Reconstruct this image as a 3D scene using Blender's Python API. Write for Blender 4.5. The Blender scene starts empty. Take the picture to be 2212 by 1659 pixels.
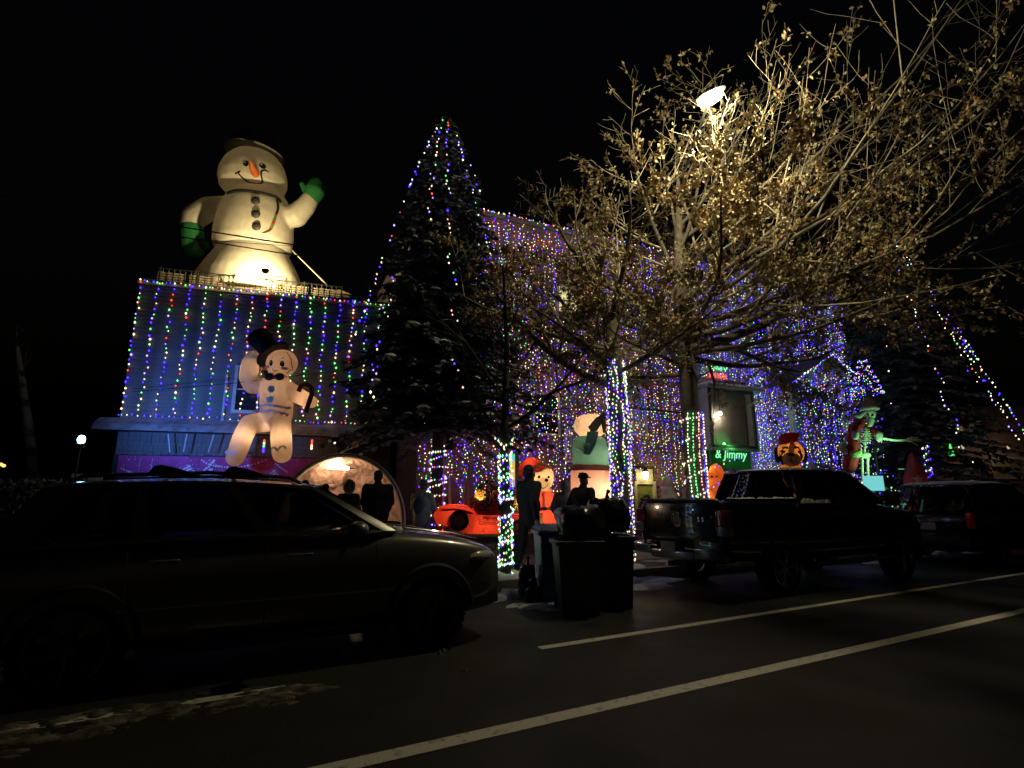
import bpy, bmesh, math, random
import numpy as np
from mathutils import Vector, Matrix, noise
from mathutils.bvhtree import BVHTree

SC = bpy.context.scene
COL = SC.collection
rnd = random.Random(11)

# ------------------------------------------------------------------ camera, sky, exposure
FPX, EYE = 1150.0, 1.55
PITCH, YAW = math.atan(240 / 1150), math.radians(28.1)
cam_data = bpy.data.cameras.new('camera')
cam = bpy.data.objects.new('camera', cam_data)
COL.objects.link(cam)
cam.location = (0, 0, EYE)
cam.rotation_euler = (math.pi / 2 + PITCH, 0, -YAW)
cam_data.sensor_width = 36
cam_data.lens = 36 * FPX / 2212
cam_data.clip_end = 600
SC.camera = cam

world = bpy.data.worlds.new('World')
SC.world = world
world.use_nodes = True
wn = world.node_tree.nodes
sky = wn.new('ShaderNodeTexSky')
sky.sky_type = 'NISHITA'
sky.sun_disc = False
sky.sun_elevation = math.radians(-4)
sky.sun_rotation = math.radians(200)
wn['Background'].inputs[1].default_value = 0.06
world.node_tree.links.new(sky.outputs[0], wn['Background'].inputs[0])

SC.view_settings.view_transform = 'Standard'
SC.view_settings.look = 'None'
SC.view_settings.exposure = 0
SC.view_settings.gamma = 1
SC.view_settings.use_curve_mapping = False
cy = SC.cycles
cy.use_denoising = True
cy.max_bounces = 5
cy.diffuse_bounces = 2
cy.glossy_bounces = 3
cy.transmission_bounces = 4
cy.transparent_max_bounces = 12
cy.sample_clamp_indirect = 2.0
cy.caustics_reflective = False
cy.caustics_refractive = False
cy.use_light_tree = True

# ------------------------------------------------------------------ measuring helpers
FW = Vector((math.sin(YAW) * math.cos(PITCH), math.cos(YAW) * math.cos(PITCH), math.sin(PITCH)))
RT = Vector((math.cos(YAW), -math.sin(YAW), 0))
UP = RT.cross(FW)
EYEP = Vector((0, 0, EYE))
HEAD = Vector((math.sin(YAW), math.cos(YAW), 0))
def ray(x, y): return FW * FPX + RT * (x - 1106) + UP * (829.5 - y)
def G(x, y, z=0.0):
    d = ray(x, y); return EYEP + d * ((z - EYE) / d.z)
def P(x, y, Y):
    d = ray(x, y); return EYEP + d * (Y / d.y)
def onF(x, y, F):
    d = ray(x, y); return EYEP + d * (F / d.dot(HEAD))
def plane(x, y, a, s, off=0.0):
    d = ray(x, y); n = Vector((-s, 1, 0))
    return EYEP + d * ((n.dot(Vector((a[0], a[1], EYE)) - EYEP) + off) / n.dot(d))
def LH(x, y, off=0.0): return plane(x, y, (-2.2, 18.0), -.2, off)
def BH(x, y, off=0.0): return plane(x, y, (6.5, 14.0), -.07, off)
class Frame:
    """an upright thing measured in the vertical plane F metres ahead; local x right, y away, z up"""
    def __init__(s, px, z0, F):
        d = HEAD * F
        q = onF(px, 900, F)
        s.o = Vector((q.x, q.y, z0)); s.F = F
    def p(s, x, y):
        q = onF(x, y, s.F) - s.o
        return (q.dot(RT), q.z)
    def v(s, x, y, dy=0.0):
        q = onF(x, y, s.F + dy) - s.o; return Vector((q.dot(RT), dy, q.z))
    def k(s, y=1000):
        q = onF(1106, y, s.F) - EYEP
        return q.dot(FW) / FPX          # metres per pixel
def zoomer(x0, y0, w, fac):
    return lambda zx, zy: ((x0 + zx * fac) * .8640625, (y0 + zy * fac) * .8640625)

# ------------------------------------------------------------------ materials
MATS = {}
def mat(name, col, rough=.6, var=.15, scale=6., bump=0., bscale=None, metal=0., coat=0., spec=.5, col2=None, thr=None, detail=4.):
    if name in MATS: return MATS[name]
    m = bpy.data.materials.new(name); m.use_nodes = True
    nt = m.node_tree; N = nt.nodes; L = nt.links
    b = N['Principled BSDF']
    b.inputs['Roughness'].default_value = rough
    b.inputs['Metallic'].default_value = metal
    b.inputs['Specular IOR Level'].default_value = spec
    b.inputs['Coat Weight'].default_value = coat
    b.inputs['Coat Roughness'].default_value = .03
    tc = N.new('ShaderNodeTexCoord')
    nz = N.new('ShaderNodeTexNoise'); nz.inputs['Scale'].default_value = scale; nz.inputs['Detail'].default_value = detail
    L.new(tc.outputs['Object'], nz.inputs['Vector'])
    cr = N.new('ShaderNodeValToRGB')
    c2 = col2 if col2 else [min(1, c * (1 + var)) for c in col]
    c1 = col if col2 else [c * (1 - var) for c in col]
    a, bb = thr if thr else (.32, .68)
    cr.color_ramp.elements[0].position = a; cr.color_ramp.elements[0].color = (*c1, 1)
    cr.color_ramp.elements[1].position = bb; cr.color_ramp.elements[1].color = (*c2, 1)
    L.new(nz.outputs['Fac'], cr.inputs[0]); L.new(cr.outputs[0], b.inputs['Base Color'])
    if bump:
        n2 = N.new('ShaderNodeTexNoise'); n2.inputs['Scale'].default_value = bscale or scale * 3; n2.inputs['Detail'].default_value = 3
        L.new(tc.outputs['Object'], n2.inputs['Vector'])
        bp = N.new('ShaderNodeBump'); bp.inputs['Strength'].default_value = bump; bp.inputs['Distance'].default_value = .02
        L.new(n2.outputs['Fac'], bp.inputs['Height']); L.new(bp.outputs[0], b.inputs['Normal'])
    MATS[name] = m
    return m
def glow(name, col, strength):
    if name in MATS: return MATS[name]
    m = bpy.data.materials.new(name); m.use_nodes = True
    nt = m.node_tree; nt.nodes.clear()
    e = nt.nodes.new('ShaderNodeEmission'); o = nt.nodes.new('ShaderNodeOutputMaterial')
    e.inputs[0].default_value = (*col, 1); e.inputs[1].default_value = strength
    nt.links.new(e.outputs[0], o.inputs[0])
    m.cycles.emission_sampling = 'FRONT'
    MATS[name] = m
    return m
def fabric(name, col, trans=.5, rough=.55, wr=.25, ws=5.):
    """thin blown-up nylon: lit from outside and shining through from the lamps inside"""
    if name in MATS: return MATS[name]
    m = bpy.data.materials.new(name); m.use_nodes = True
    nt = m.node_tree; nt.nodes.clear(); N = nt.nodes; L = nt.links
    out = N.new('ShaderNodeOutputMaterial')
    d = N.new('ShaderNodeBsdfDiffuse'); t = N.new('ShaderNodeBsdfTranslucent'); g = N.new('ShaderNodeBsdfGlossy')
    g.inputs['Roughness'].default_value = rough
    tc = N.new('ShaderNodeTexCoord'); nz = N.new('ShaderNodeTexNoise'); nz.inputs['Scale'].default_value = ws; nz.inputs['Detail'].default_value = 3
    L.new(tc.outputs['Object'], nz.inputs['Vector'])
    cr = N.new('ShaderNodeValToRGB'); cr.color_ramp.elements[0].position = .3; cr.color_ramp.elements[1].position = .7
    cr.color_ramp.elements[0].color = (*[c * .86 for c in col], 1); cr.color_ramp.elements[1].color = (*col, 1)
    L.new(nz.outputs['Fac'], cr.inputs[0])
    L.new(cr.outputs[0], d.inputs[0]); L.new(cr.outputs[0], t.inputs[0])
    bp = N.new('ShaderNodeBump'); bp.inputs['Strength'].default_value = wr; bp.inputs['Distance'].default_value = .04
    L.new(nz.outputs['Fac'], bp.inputs['Height'])
    for q in (d, t, g): L.new(bp.outputs[0], q.inputs['Normal'])
    m1 = N.new('ShaderNodeMixShader'); m1.inputs[0].default_value = trans
    L.new(d.outputs[0], m1.inputs[1]); L.new(t.outputs[0], m1.inputs[2])
    m2 = N.new('ShaderNodeMixShader'); m2.inputs[0].default_value = .04
    L.new(m1.outputs[0], m2.inputs[1]); L.new(g.outputs[0], m2.inputs[2]); L.new(m2.outputs[0], out.inputs[0])
    MATS[name] = m
    return m
def glassy(name, tint, rough=.03):
    if name in MATS: return MATS[name]
    m = bpy.data.materials.new(name); m.use_nodes = True
    nt = m.node_tree; nt.nodes.clear(); N = nt.nodes; L = nt.links
    out = N.new('ShaderNodeOutputMaterial'); t = N.new('ShaderNodeBsdfTransparent'); g = N.new('ShaderNodeBsdfGlossy'); f = N.new('ShaderNodeFresnel'); x = N.new('ShaderNodeMixShader')
    t.inputs[0].default_value = (*tint, 1); g.inputs['Roughness'].default_value = rough; f.inputs[0].default_value = 1.5
    L.new(f.outputs[0], x.inputs[0]); L.new(t.outputs[0], x.inputs[1]); L.new(g.outputs[0], x.inputs[2]); L.new(x.outputs[0], out.inputs[0])
    MATS[name] = m
    return m

# ------------------------------------------------------------------ mesh builder
class MB:
    def __init__(s): s.v = []; s.f = []; s.m = []
    def add(s, vs, fs, mi=0):
        b = len(s.v); s.v.extend([tuple(q) for q in vs]); s.f.extend([tuple(b + i for i in f) for f in fs]); s.m.extend([mi] * len(fs)); return s
    def box(s, c, size, rz=0., mi=0, rot=None):
        hx, hy, hz = size[0] / 2, size[1] / 2, size[2] / 2
        R = rot if rot is not None else Matrix.Rotation(rz, 3, 'Z'); c = Vector(c)
        vs = [c + R @ Vector((x * hx, y * hy, z * hz)) for x, y, z in ((-1,-1,-1),(1,-1,-1),(1,1,-1),(-1,1,-1),(-1,-1,1),(1,-1,1),(1,1,1),(-1,1,1))]
        return s.add(vs, [(0,3,2,1),(4,5,6,7),(0,1,5,4),(1,2,6,5),(2,3,7,6),(3,0,4,7)], mi)
    def slab(s, a, b, n, th, z0, z1, mi=0):
        """box standing along the ground line a-b, from its face th behind along n"""
        a = Vector((a[0], a[1], 0)); b = Vector((b[0], b[1], 0)); n = Vector((n[0], n[1], 0)) * th
        q = [a, b, b + n, a + n]
        vs = [Vector((w.x, w.y, z0)) for w in q] + [Vector((w.x, w.y, z1)) for w in q]
        return s.add(vs, [(0,3,2,1),(4,5,6,7),(0,1,5,4),(1,2,6,5),(2,3,7,6),(3,0,4,7)], mi)
    def tube(s, pts, rad, n=8, mi=0, cap=True, flat=None):
        pts = [Vector(q) for q in pts]
        if not isinstance(rad, (list, tuple)): rad = [rad] * len(pts)
        b = len(s.v); t0 = (pts[1] - pts[0]).normalized()
        ref = Vector((0, 0, 1)) if abs(t0.z) < .9 else Vector((1, 0, 0))
        u = t0.cross(ref).normalized(); rings = []
        for i, q in enumerate(pts):
            t = (pts[min(i + 1, len(pts) - 1)] - pts[max(i - 1, 0)])
            if t.length < 1e-9: t = t0
            t = t.normalized(); u = (u - t * u.dot(t))
            u = u.normalized() if u.length > 1e-6 else t.orthogonal().normalized()
            w = t.cross(u)
            for j in range(n):
                a = 2 * math.pi * j / n
                s.v.append(tuple(q + (u * math.cos(a) + w * math.sin(a)) * rad[i]))
        for i in range(len(pts) - 1):
            for j in range(n):
                k = (j + 1) % n
                s.f.append((b + i * n + j, b + i * n + k, b + (i + 1) * n + k, b + (i + 1) * n + j)); s.m.append(mi)
        if cap:
            s.f.append(tuple(b + j for j in range(n))[::-1]); s.m.append(mi)
            e = b + (len(pts) - 1) * n
            s.f.append(tuple(e + j for j in range(n))); s.m.append(mi)
        return s
    def ell(s, c, r, nu=16, nv=10, mi=0, rot=None):
        c = Vector(c); r = (r, r, r) if not isinstance(r, (tuple, list)) else r
        R = rot or Matrix.Identity(3); vs = [c + R @ Vector((0, 0, -r[2]))]; fs = []
        for i in range(1, nv):
            a = -math.pi / 2 + math.pi * i / nv
            for j in range(nu):
                t = 2 * math.pi * j / nu
                vs.append(c + R @ Vector((r[0] * math.cos(a) * math.cos(t), r[1] * math.cos(a) * math.sin(t), r[2] * math.sin(a))))
        vs.append(c + R @ Vector((0, 0, r[2]))); e = len(vs) - 1
        for j in range(nu):
            k = (j + 1) % nu
            fs.append((0, 1 + k, 1 + j)); fs.append((e, e - nu + j, e - nu + k))
            for i in range(nv - 2):
                a = 1 + i * nu
                fs.append((a + j, a + k, a + nu + k, a + nu + j))
        return s.add(vs, fs, mi)
    def caps(s, a, b, ra, rb, mi=0, n=12):
        """tapered capsule"""
        a = Vector(a); b = Vector(b); d = b - a; L = max(d.length, 1e-5); t = d / L
        pts = []; rad = []
        for i in range(4):
            g = math.pi / 2 * i / 3; pts.append(a - t * ra * math.cos(g)); rad.append(max(ra * math.sin(g), 1e-4))
        for i in range(4):
            g = math.pi / 2 * i / 3; pts.append(b + t * rb * math.sin(g)); rad.append(max(rb * math.cos(g), 1e-4))
        return s.tube(pts, rad, n, mi)
    def chain(s, pts, rad, mi=0, n=12):
        for i in range(len(pts) - 1): s.caps(pts[i], pts[i + 1], rad[i], rad[i + 1], mi, n)
        return s
    def lathe(s, prof, n=24, c=(0, 0, 0), mi=0, sy=1.):
        c = Vector(c); b = len(s.v)
        for r, z in prof:
            for j in range(n):
                a = 2 * math.pi * j / n; s.v.append((c.x + r * math.cos(a), c.y + r * math.sin(a) * sy, c.z + z))
        for i in range(len(prof) - 1):
            for j in range(n):
                k = (j + 1) % n; s.f.append((b + i * n + j, b + i * n + k, b + (i + 1) * n + k, b + (i + 1) * n + j)); s.m.append(mi)
        s.f.append(tuple(b + j for j in range(n))[::-1]); s.m.append(mi)
        e = b + (len(prof) - 1) * n; s.f.append(tuple(e + j for j in range(n))); s.m.append(mi)
        return s
    def prism(s, poly, y0, y1, mi=0, axes='xz'):
        """polygon in x-z pushed from y0 to y1 (counter-clockwise seen from -y)"""
        n = len(poly)
        if axes == 'xz': vs = [(x, y0, z) for x, z in poly] + [(x, y1, z) for x, z in poly]
        else: vs = [(y0, x, z) for x, z in poly] + [(y1, x, z) for x, z in poly]
        fs = [tuple(range(n)), tuple(range(n, 2 * n))[::-1]] + [((i + 1) % n, i, n + i, n + (i + 1) % n) for i in range(n)]
        return s.add(vs, fs, mi)
    def octa(s, c, r, mi=0):
        x, y, z = c; h = r * 1.35
        return s.add([(x + r, y, z), (x, y + r, z), (x - r, y, z), (x, y - r, z), (x, y, z + h), (x, y, z - h)],
                     [(0,1,4),(1,2,4),(2,3,4),(3,0,4),(1,0,5),(2,1,5),(3,2,5),(0,3,5)], mi)
    def mesh(s, name, mats, smooth=True, M=None):
        me = bpy.data.meshes.new(name)
        vs = s.v if M is None else [tuple(M @ Vector(q)) for q in s.v]
        me.from_pydata(vs, [], s.f)
        for m in (mats if isinstance(mats, (list, tuple)) else [mats]): me.materials.append(m)
        me.polygons.foreach_set('material_index', s.m)
        me.polygons.foreach_set('use_smooth', [smooth] * len(s.f))
        me.update()
        return me

ROOTM = {}
def link(o, parent=None, label=None, cat=None, group=None, kind=None):
    COL.objects.link(o)
    if parent is not None:
        o.parent = parent; ROOTM[o.name] = ROOTM.get(parent.name, Matrix.Identity(4))
    if label: o['label'] = label
    if cat: o['category'] = cat
    if group: o['group'] = group
    if kind: o['kind'] = kind
    return o
def thing(name, label, cat, loc, rz=0., group=None):
    o = bpy.data.objects.new(name, None); o.empty_display_size = .2
    o.location = loc; o.rotation_euler = (0, 0, rz)
    link(o, None, label, cat, group)
    ROOTM[o.name] = Matrix.Translation(loc) @ Matrix.Rotation(rz, 4, 'Z')
    return o
def part(name, mb, mats, parent=None, smooth=True, w=False, bevel=0., label=None, cat=None, group=None, kind=None, sharp=True):
    """mesh object; w: the vertices are world coordinates"""
    M = ROOTM[parent.name].inverted() if (w and parent is not None) else None
    me = mb if isinstance(mb, bpy.types.Mesh) else mb.mesh(name, mats, smooth, M)
    if bevel:
        bm = bmesh.new(); bm.from_mesh(me)
        bmesh.ops.remove_doubles(bm, verts=bm.verts, dist=1e-5)
        bmesh.ops.recalc_face_normals(bm, faces=bm.faces)
        ed = [e for e in bm.edges if len(e.link_faces) == 2 and e.calc_face_angle(0) > .5]
        bmesh.ops.bevel(bm, geom=ed, offset=bevel, segments=2, affect='EDGES', profile=.6, clamp_overlap=True)
        bm.to_mesh(me); bm.free()
    if smooth and sharp and hasattr(me, 'set_sharp_from_angle'): me.set_sharp_from_angle(angle=math.radians(38))
    return link(bpy.data.objects.new(name, me), parent, label, cat, group, kind)
def bake(mb, mods, mats, name='baked', smooth=True):
    """run modifiers over a builder and hand back the finished mesh"""
    me = mb if isinstance(mb, bpy.types.Mesh) else mb.mesh(name, mats, smooth)
    o = bpy.data.objects.new('tmp_bake', me); COL.objects.link(o)
    cut = []
    for kind, kw in mods:
        md = o.modifiers.new(kind, kind)
        for k_, v_ in kw.items():
            if k_ == 'object_mesh':
                c = bpy.data.objects.new('tmp_cut', v_); COL.objects.link(c); cut.append(c); md.object = c
            else: setattr(md, k_, v_)
    bpy.context.view_layer.update()
    dg = bpy.context.evaluated_depsgraph_get()
    out = bpy.data.meshes.new_from_object(o.evaluated_get(dg), depsgraph=dg)
    for c in cut + [o]: bpy.data.objects.remove(c, do_unlink=True)
    out.name = name
    if smooth: out.polygons.foreach_set('use_smooth', [True] * len(out.polygons))
    out.materials.clear()
    for m in (mats if isinstance(mats, (list, tuple)) else [mats]): out.materials.append(m)
    out.polygons.foreach_set('material_index', [0] * len(out.polygons))
    return out
def fuse(mb, vox, m, name='shell', it=6, fac=.5):
    return bake(mb, [('REMESH', dict(mode='VOXEL', voxel_size=vox)), ('SMOOTH', dict(iterations=it, factor=fac))], m, name)
def bvh(me):
    return BVHTree.FromPolygons([v.co.copy() for v in me.vertices], [tuple(p.vertices) for p in me.polygons])
def onto(tree, x, z, off, y0=-20.):
    h = tree.ray_cast(Vector((x, y0, z)), Vector((0, 1, 0)))
    if h[0] is None:
        h = tree.find_nearest(Vector((x, -.5, z)))
    return Vector((x, h[0].y - off, z))
def feat(fn, tree, zx, zy):
    """point of the skin that shows at this place of the figure"""
    y = 0.
    for _ in range(4):
        q = fn(zx, zy, y); y = onto(tree, q.x, q.z, 0).y
    return fn(zx, zy, y)
def blob_decal(tree, c, rx, rz, off=.006, n=16, ang=0., shape=None):
    """printed spot laid on a blown-up skin"""
    mb = MB(); ca, sa = math.cos(ang), math.sin(ang); vs = [onto(tree, c[0], c[1], off)]; fs = []
    for k in range(1, 4):
        for j in range(n):
            a = 2 * math.pi * j / n; q = k / 3 * (shape(a) if shape else 1)
            x, z = rx * q * math.cos(a), rz * q * math.sin(a)
            vs.append(onto(tree, c[0] + x * ca - z * sa, c[1] + x * sa + z * ca, off))
    for j in range(n):
        t = (j + 1) % n; fs.append((0, 1 + j, 1 + t))
        for k in range(2): fs.append((1 + k * n + j, 1 + (k + 1) * n + j, 1 + (k + 1) * n + t, 1 + k * n + t))
    return mb.add(vs, fs)
def stroke_decal(tree, pts, w, off=.006, mb=None):
    mb = mb or MB(); vs = []; P2 = []
    for i in range(len(pts) - 1):
        a, b = Vector(pts[i]), Vector(pts[i + 1]); n = max(1, int((b - a).length / (w * 1.2)))
        P2 += [a.lerp(b, q / n) for q in range(n)]
    P2.append(Vector(pts[-1]))
    for i, q in enumerate(P2):
        t = (P2[min(i + 1, len(P2) - 1)] - P2[max(i - 1, 0)]).normalized(); nn = Vector((-t.y, t.x)) * w / 2
        vs += [onto(tree, *(q - nn), off), onto(tree, *(q + nn), off)]
    return mb.add(vs, [(2 * i, 2 * i + 2, 2 * i + 3, 2 * i + 1) for i in range(len(P2) - 1)])
def lamp(name, kind, loc, energy, col, parent=None, size=.1, target=None, spot=None, blend=.6, w=False):
    l = bpy.data.lights.new(name, kind); l.energy = energy; l.color = col
    if kind == 'AREA': l.size = size
    else: l.shadow_soft_size = size
    if spot: l.spot_size = spot; l.spot_blend = blend
    o = bpy.data.objects.new(name, l)
    M = ROOTM[parent.name].inverted() if (w and parent is not None) else Matrix.Identity(4)
    o.location = M @ Vector(loc)
    if target is not None: o.rotation_euler = ((M @ Vector(target)) - (M @ Vector(loc))).to_track_quat('-Z', 'Y').to_euler()
    return link(o, parent)
def bez(pts, n=6):
    """smooth curve through points"""
    pts = [Vector(q) for q in pts]; out = []
    for i in range(len(pts) - 1):
        p0, p1, p2, p3 = pts[max(i - 1, 0)], pts[i], pts[i + 1], pts[min(i + 2, len(pts) - 1)]
        for k in range(n):
            t = k / n
            out.append(.5 * ((2 * p1) + (p2 - p0) * t + (2 * p0 - 5 * p1 + 4 * p2 - p3) * t * t + (3 * p1 - p0 - 3 * p2 + p3) * t ** 3))
    out.append(pts[-1]); return out
ORD = ['first','second','third','fourth','fifth','sixth','seventh','eighth','ninth','tenth','eleventh','twelfth','thirteenth','fourteenth','fifteenth','sixteenth','seventeenth','eighteenth','nineteenth','twentieth','twenty-first','twenty-second','twenty-third','twenty-fourth','twenty-fifth','twenty-sixth']

# ------------------------------------------------------------------ light bulbs
BULB = [glow('bulb_cream', (1.0, .74, .44), 3.2), glow('bulb_pink', (1.0, .40, .30), 2.8), glow('bulb_green', (.16, 1.0, .24), 2.4),
        glow('bulb_mint', (.55, 1.0, .52), 2.6), glow('bulb_blue', (.05, .015, 1.0), 6.0), glow('bulb_lilac', (.30, .20, 1.0), 4.2), glow('bulb_red', (1.0, .08, .03), 2.4)]
WIRE = mat('light_wire', (.012, .02, .014), .6)
MIXA = (24, 18, 10, 12, 22, 14, 4)      # brick house
MIXB = (12, 10, 8, 16, 34, 22, 1)       # bluer house
MIXL = (20, 4, 22, 10, 26, 8, 10)       # shingled house
def pick(mix, r=rnd): return r.choices(range(7), weights=mix)[0]
def light_string(name, pts, step, mix, label, group, r=.018, jit=.03, drop=0., cat='string lights', order=None, wire=.0035):
    """wire along pts with bulbs hanging from it"""
    wm = MB(); wm.tube(pts, wire, 3, 0, False); bm_ = MB(); acc = 0; k = rnd.randrange(7); cols = set()
    for i in range(len(pts) - 1):
        a, b = Vector(pts[i]), Vector(pts[i + 1]); L = (b - a).length; d = acc
        while d < L:
            q = a.lerp(b, d / L)
            if rnd.random() >= drop:
                c = order[k % len(order)] if order else pick(mix)
                rr = r * rnd.choice((.72, .85, 1, 1, 1.12, 1.3))
                bm_.octa((q.x + rnd.uniform(-jit, jit), q.y + rnd.uniform(-jit * .5, 0) - .012, q.z + rnd.uniform(-jit, jit) * .6), rr, c)
            k += 1; d += step * rnd.uniform(.75, 1.25)
        acc = d - L
    root = thing(name, label, cat, Vector(pts[-1]), 0, group)
    part('wire', wm, WIRE, root, False, w=True)
    if bm_.v: part('bulb_row', bm_, BULB, root, False, w=True, kind='stuff')
    return root
# ================================================================== ground and street
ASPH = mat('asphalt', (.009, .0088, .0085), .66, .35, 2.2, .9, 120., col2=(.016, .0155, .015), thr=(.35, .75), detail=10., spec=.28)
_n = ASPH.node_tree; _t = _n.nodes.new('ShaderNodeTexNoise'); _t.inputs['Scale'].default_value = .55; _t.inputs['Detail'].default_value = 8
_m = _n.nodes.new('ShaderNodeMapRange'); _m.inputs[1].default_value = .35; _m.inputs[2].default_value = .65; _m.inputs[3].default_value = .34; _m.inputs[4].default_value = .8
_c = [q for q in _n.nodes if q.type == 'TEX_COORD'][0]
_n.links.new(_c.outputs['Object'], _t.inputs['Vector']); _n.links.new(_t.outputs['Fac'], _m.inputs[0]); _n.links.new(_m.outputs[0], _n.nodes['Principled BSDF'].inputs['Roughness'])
PAINT = mat('road_paint', (.43, .42, .38), .7, .0, 14., .4, 90., col2=(.10, .098, .09), thr=(.56, .74), detail=10.)
CONC = mat('concrete', (.20, .19, .18), .85, .25, 3., .4, 40.)
SOIL = mat('frozen_lawn', (.035, .03, .02), .95, .3, 1.2, .6, 30., col2=(.45, .45, .47), thr=(.56, .66), detail=8.)
SNOW = mat('snow', (.62, .63, .66), .75, .12, 9., .5, 40.)
DSNOW = mat('dirty_snow', (.018, .016, .014), .9, .4, 7., .6, 30., col2=(.13, .12, .095), thr=(.42, .66), detail=9.)
def sheet(name, x0, x1, y0, y1, z, m, kind='structure', parent=None):
    mb = MB(); mb.add([(x0, y0, z), (x1, y0, z), (x1, y1, z), (x0, y1, z)], [(0, 1, 2, 3)])
    return part(name, mb, m, parent, False, kind=kind)
sheet('ground', -250, 300, -200, 350, -.03, mat('far_ground', (.03, .028, .022), .95, .3, .4))
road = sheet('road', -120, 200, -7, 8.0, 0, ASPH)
ln = MB(); ln.add([(-60, 3.48, .004), (140, 3.48, .004), (140, 3.62, .004), (-60, 3.62, .004)], [(0, 1, 2, 3)])
part('lane_line', ln, PAINT, road, False)
ln = MB()
for xa, xb in ((-60, .62), (3.05, 140)): ln.add([(xa, 5.05, .004), (xb, 5.05, .004), (xb, 5.16, .004), (xa, 5.16, .004)], [(0, 1, 2, 3)])
part('parking_line', ln, PAINT, road, False)
kerb = MB(); x = -40.
while x < 90:
    kerb.box((x + .595, 8.08, .09), (1.185, .16, .24)); x += 1.2
part('kerb', kerb, CONC, None, True, bevel=.02, kind='structure')
sheet('verge', -60, 160, 8.16, 9.05, .2, SOIL)
side = thing('sidewalk', None, None, (0, 10, .21)); side['kind'] = 'structure'
x = -8.; slab_me = None
mb = MB(); mb.box((0, 0, -.04), (1.48, 2.1, .1)); slab_me = None
for i in range(26):
    if slab_me is None:
        o = part('slab', mb, CONC, side, True, bevel=.012); slab_me = o.data
    else:
        o = link(bpy.data.objects.new('slab', slab_me), side)
    o.location = (-8 + i * 1.5, .1, rnd.uniform(-.004, .004)); o.rotation_euler = (rnd.uniform(-.002, .002), rnd.uniform(-.002, .002), 0)
sheet('driveway', -10, 3.3, 11.15, 20, .2, mat('driveway_asphalt', (.04, .04, .042), .7, .3, 2., .4, 90.))
sheet('yard', 3.35, 40, 11.4, 22, .62, SOIL)
WALLM = mat('garden_wall_block', (.13, .11, .10), .9, .3, 4., .5, 50.)
gw = thing('garden_wall', 'low dark block wall along the front of the decorated yard', 'wall', (8, 11.3, .2))
for r_ in range(3):
    for i in range(52):
        xx = 3.3 + i * .41 + (.2 if r_ % 2 else 0)
        if r_ == 0 and i == 0:
            o = part('block', MB().box((0, 0, 0), (.4, .24, .14)), WALLM, gw, True, bevel=.012); bme = o.data
        else: o = link(bpy.data.objects.new('block', bme), gw)
        o.location = (xx + .2 - 8, rnd.uniform(-.006, .006), .07 + r_ * .147)
mb = MB()
for i in range(18): mb.box((3.3 + i * 1.2 + .6, 11.28, .66), (1.19, .34, .055))
part('coping', mb, CONC, gw, True, w=True, bevel=.01)

def lump(mb, c, rx, ry, h, seed=0, n=14, mi=0):
    """irregular heap of snow"""
    c = Vector(c); vs = []; fs = []; rings = 5
    for k in range(rings):
        q = k / (rings - 1)
        for j in range(n):
            a = 2 * math.pi * j / n
            w = 1 + .5 * noise.noise(Vector((math.cos(a) * 1.4 + seed, math.sin(a) * 1.4, seed * 1.7))) + .4 * noise.noise(Vector((math.cos(a) * 3.7, math.sin(a) * 3.7 + seed, seed * 2.9)))
            rr = (1 - q) * w; zz = h * (1 - (1 - q) ** 2.2) * (1 + .5 * noise.noise(Vector((math.cos(a) * 3 * rr + seed, math.sin(a) * 3 * rr, 9))))
            vs.append((c.x + rx * rr * math.cos(a), c.y + ry * rr * math.sin(a), c.z + max(zz, 0) - (.01 if k == 0 else 0)))
    for k in range(rings - 1):
        for j in range(n):
            t = (j + 1) % n; fs.append((k * n + j, k * n + t, (k + 1) * n + t, (k + 1) * n + j))
    return mb.add(vs, fs, mi)
sn = MB()
for i in range(70):
    a = rnd.uniform(3.4, 7.2); y = rnd.uniform(7.5, 8.9); z = .2 if y > 8.15 else 0
    lump(sn, (a, y, z), rnd.uniform(.06, .32), rnd.uniform(.05, .2), rnd.uniform(.03, .11), i * 1.3, 11)
for i in range(60):
    a = rnd.uniform(-9, 25); y = rnd.uniform(7.45, 8.9); z = .2 if y > 8.15 else 0
    lump(sn, (a, y, z), rnd.uniform(.15, .6), rnd.uniform(.06, .3), rnd.uniform(.03, .1), i * 2.3 + 100, 12)
for px, py, rx, ry in [(1410 + rnd.uniform(-30, 90), 1232 + rnd.uniform(-22, 30), rnd.uniform(.05, .22), rnd.uniform(.03, .09)) for _ in range(26)] + [(1150 + rnd.uniform(-50, 50), 1308 + rnd.uniform(-14, 12), rnd.uniform(.05, .16), rnd.uniform(.03, .07)) for _ in range(16)]: q = G(px, py); lump(sn, (q.x, q.y, 0), rx, ry, rnd.uniform(.01, .028), px, 16)
for px, py, rx, ry in ((1165, 1310, .22, .12), (1135, 1312, .12, .07), (1200, 1305, .16, .07), (1105, 1290, .1, .06)):
    q = G(px, py); lump(sn, (q.x, q.y, 0), rx, ry, .03, px, 22)
for i in range(16):
    q = G(rnd.uniform(1095, 1140), rnd.uniform(1248, 1264)); lump(sn, (q.x, q.y, 0), rnd.uniform(.06, .14), rnd.uniform(.05, .11), rnd.uniform(.03, .07), i + 300, 12)
part('snow', sn, SNOW, None, True, sharp=False, kind='stuff', label='patches of old snow along the kerb and verge', cat='snow')
sn = MB()
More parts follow.
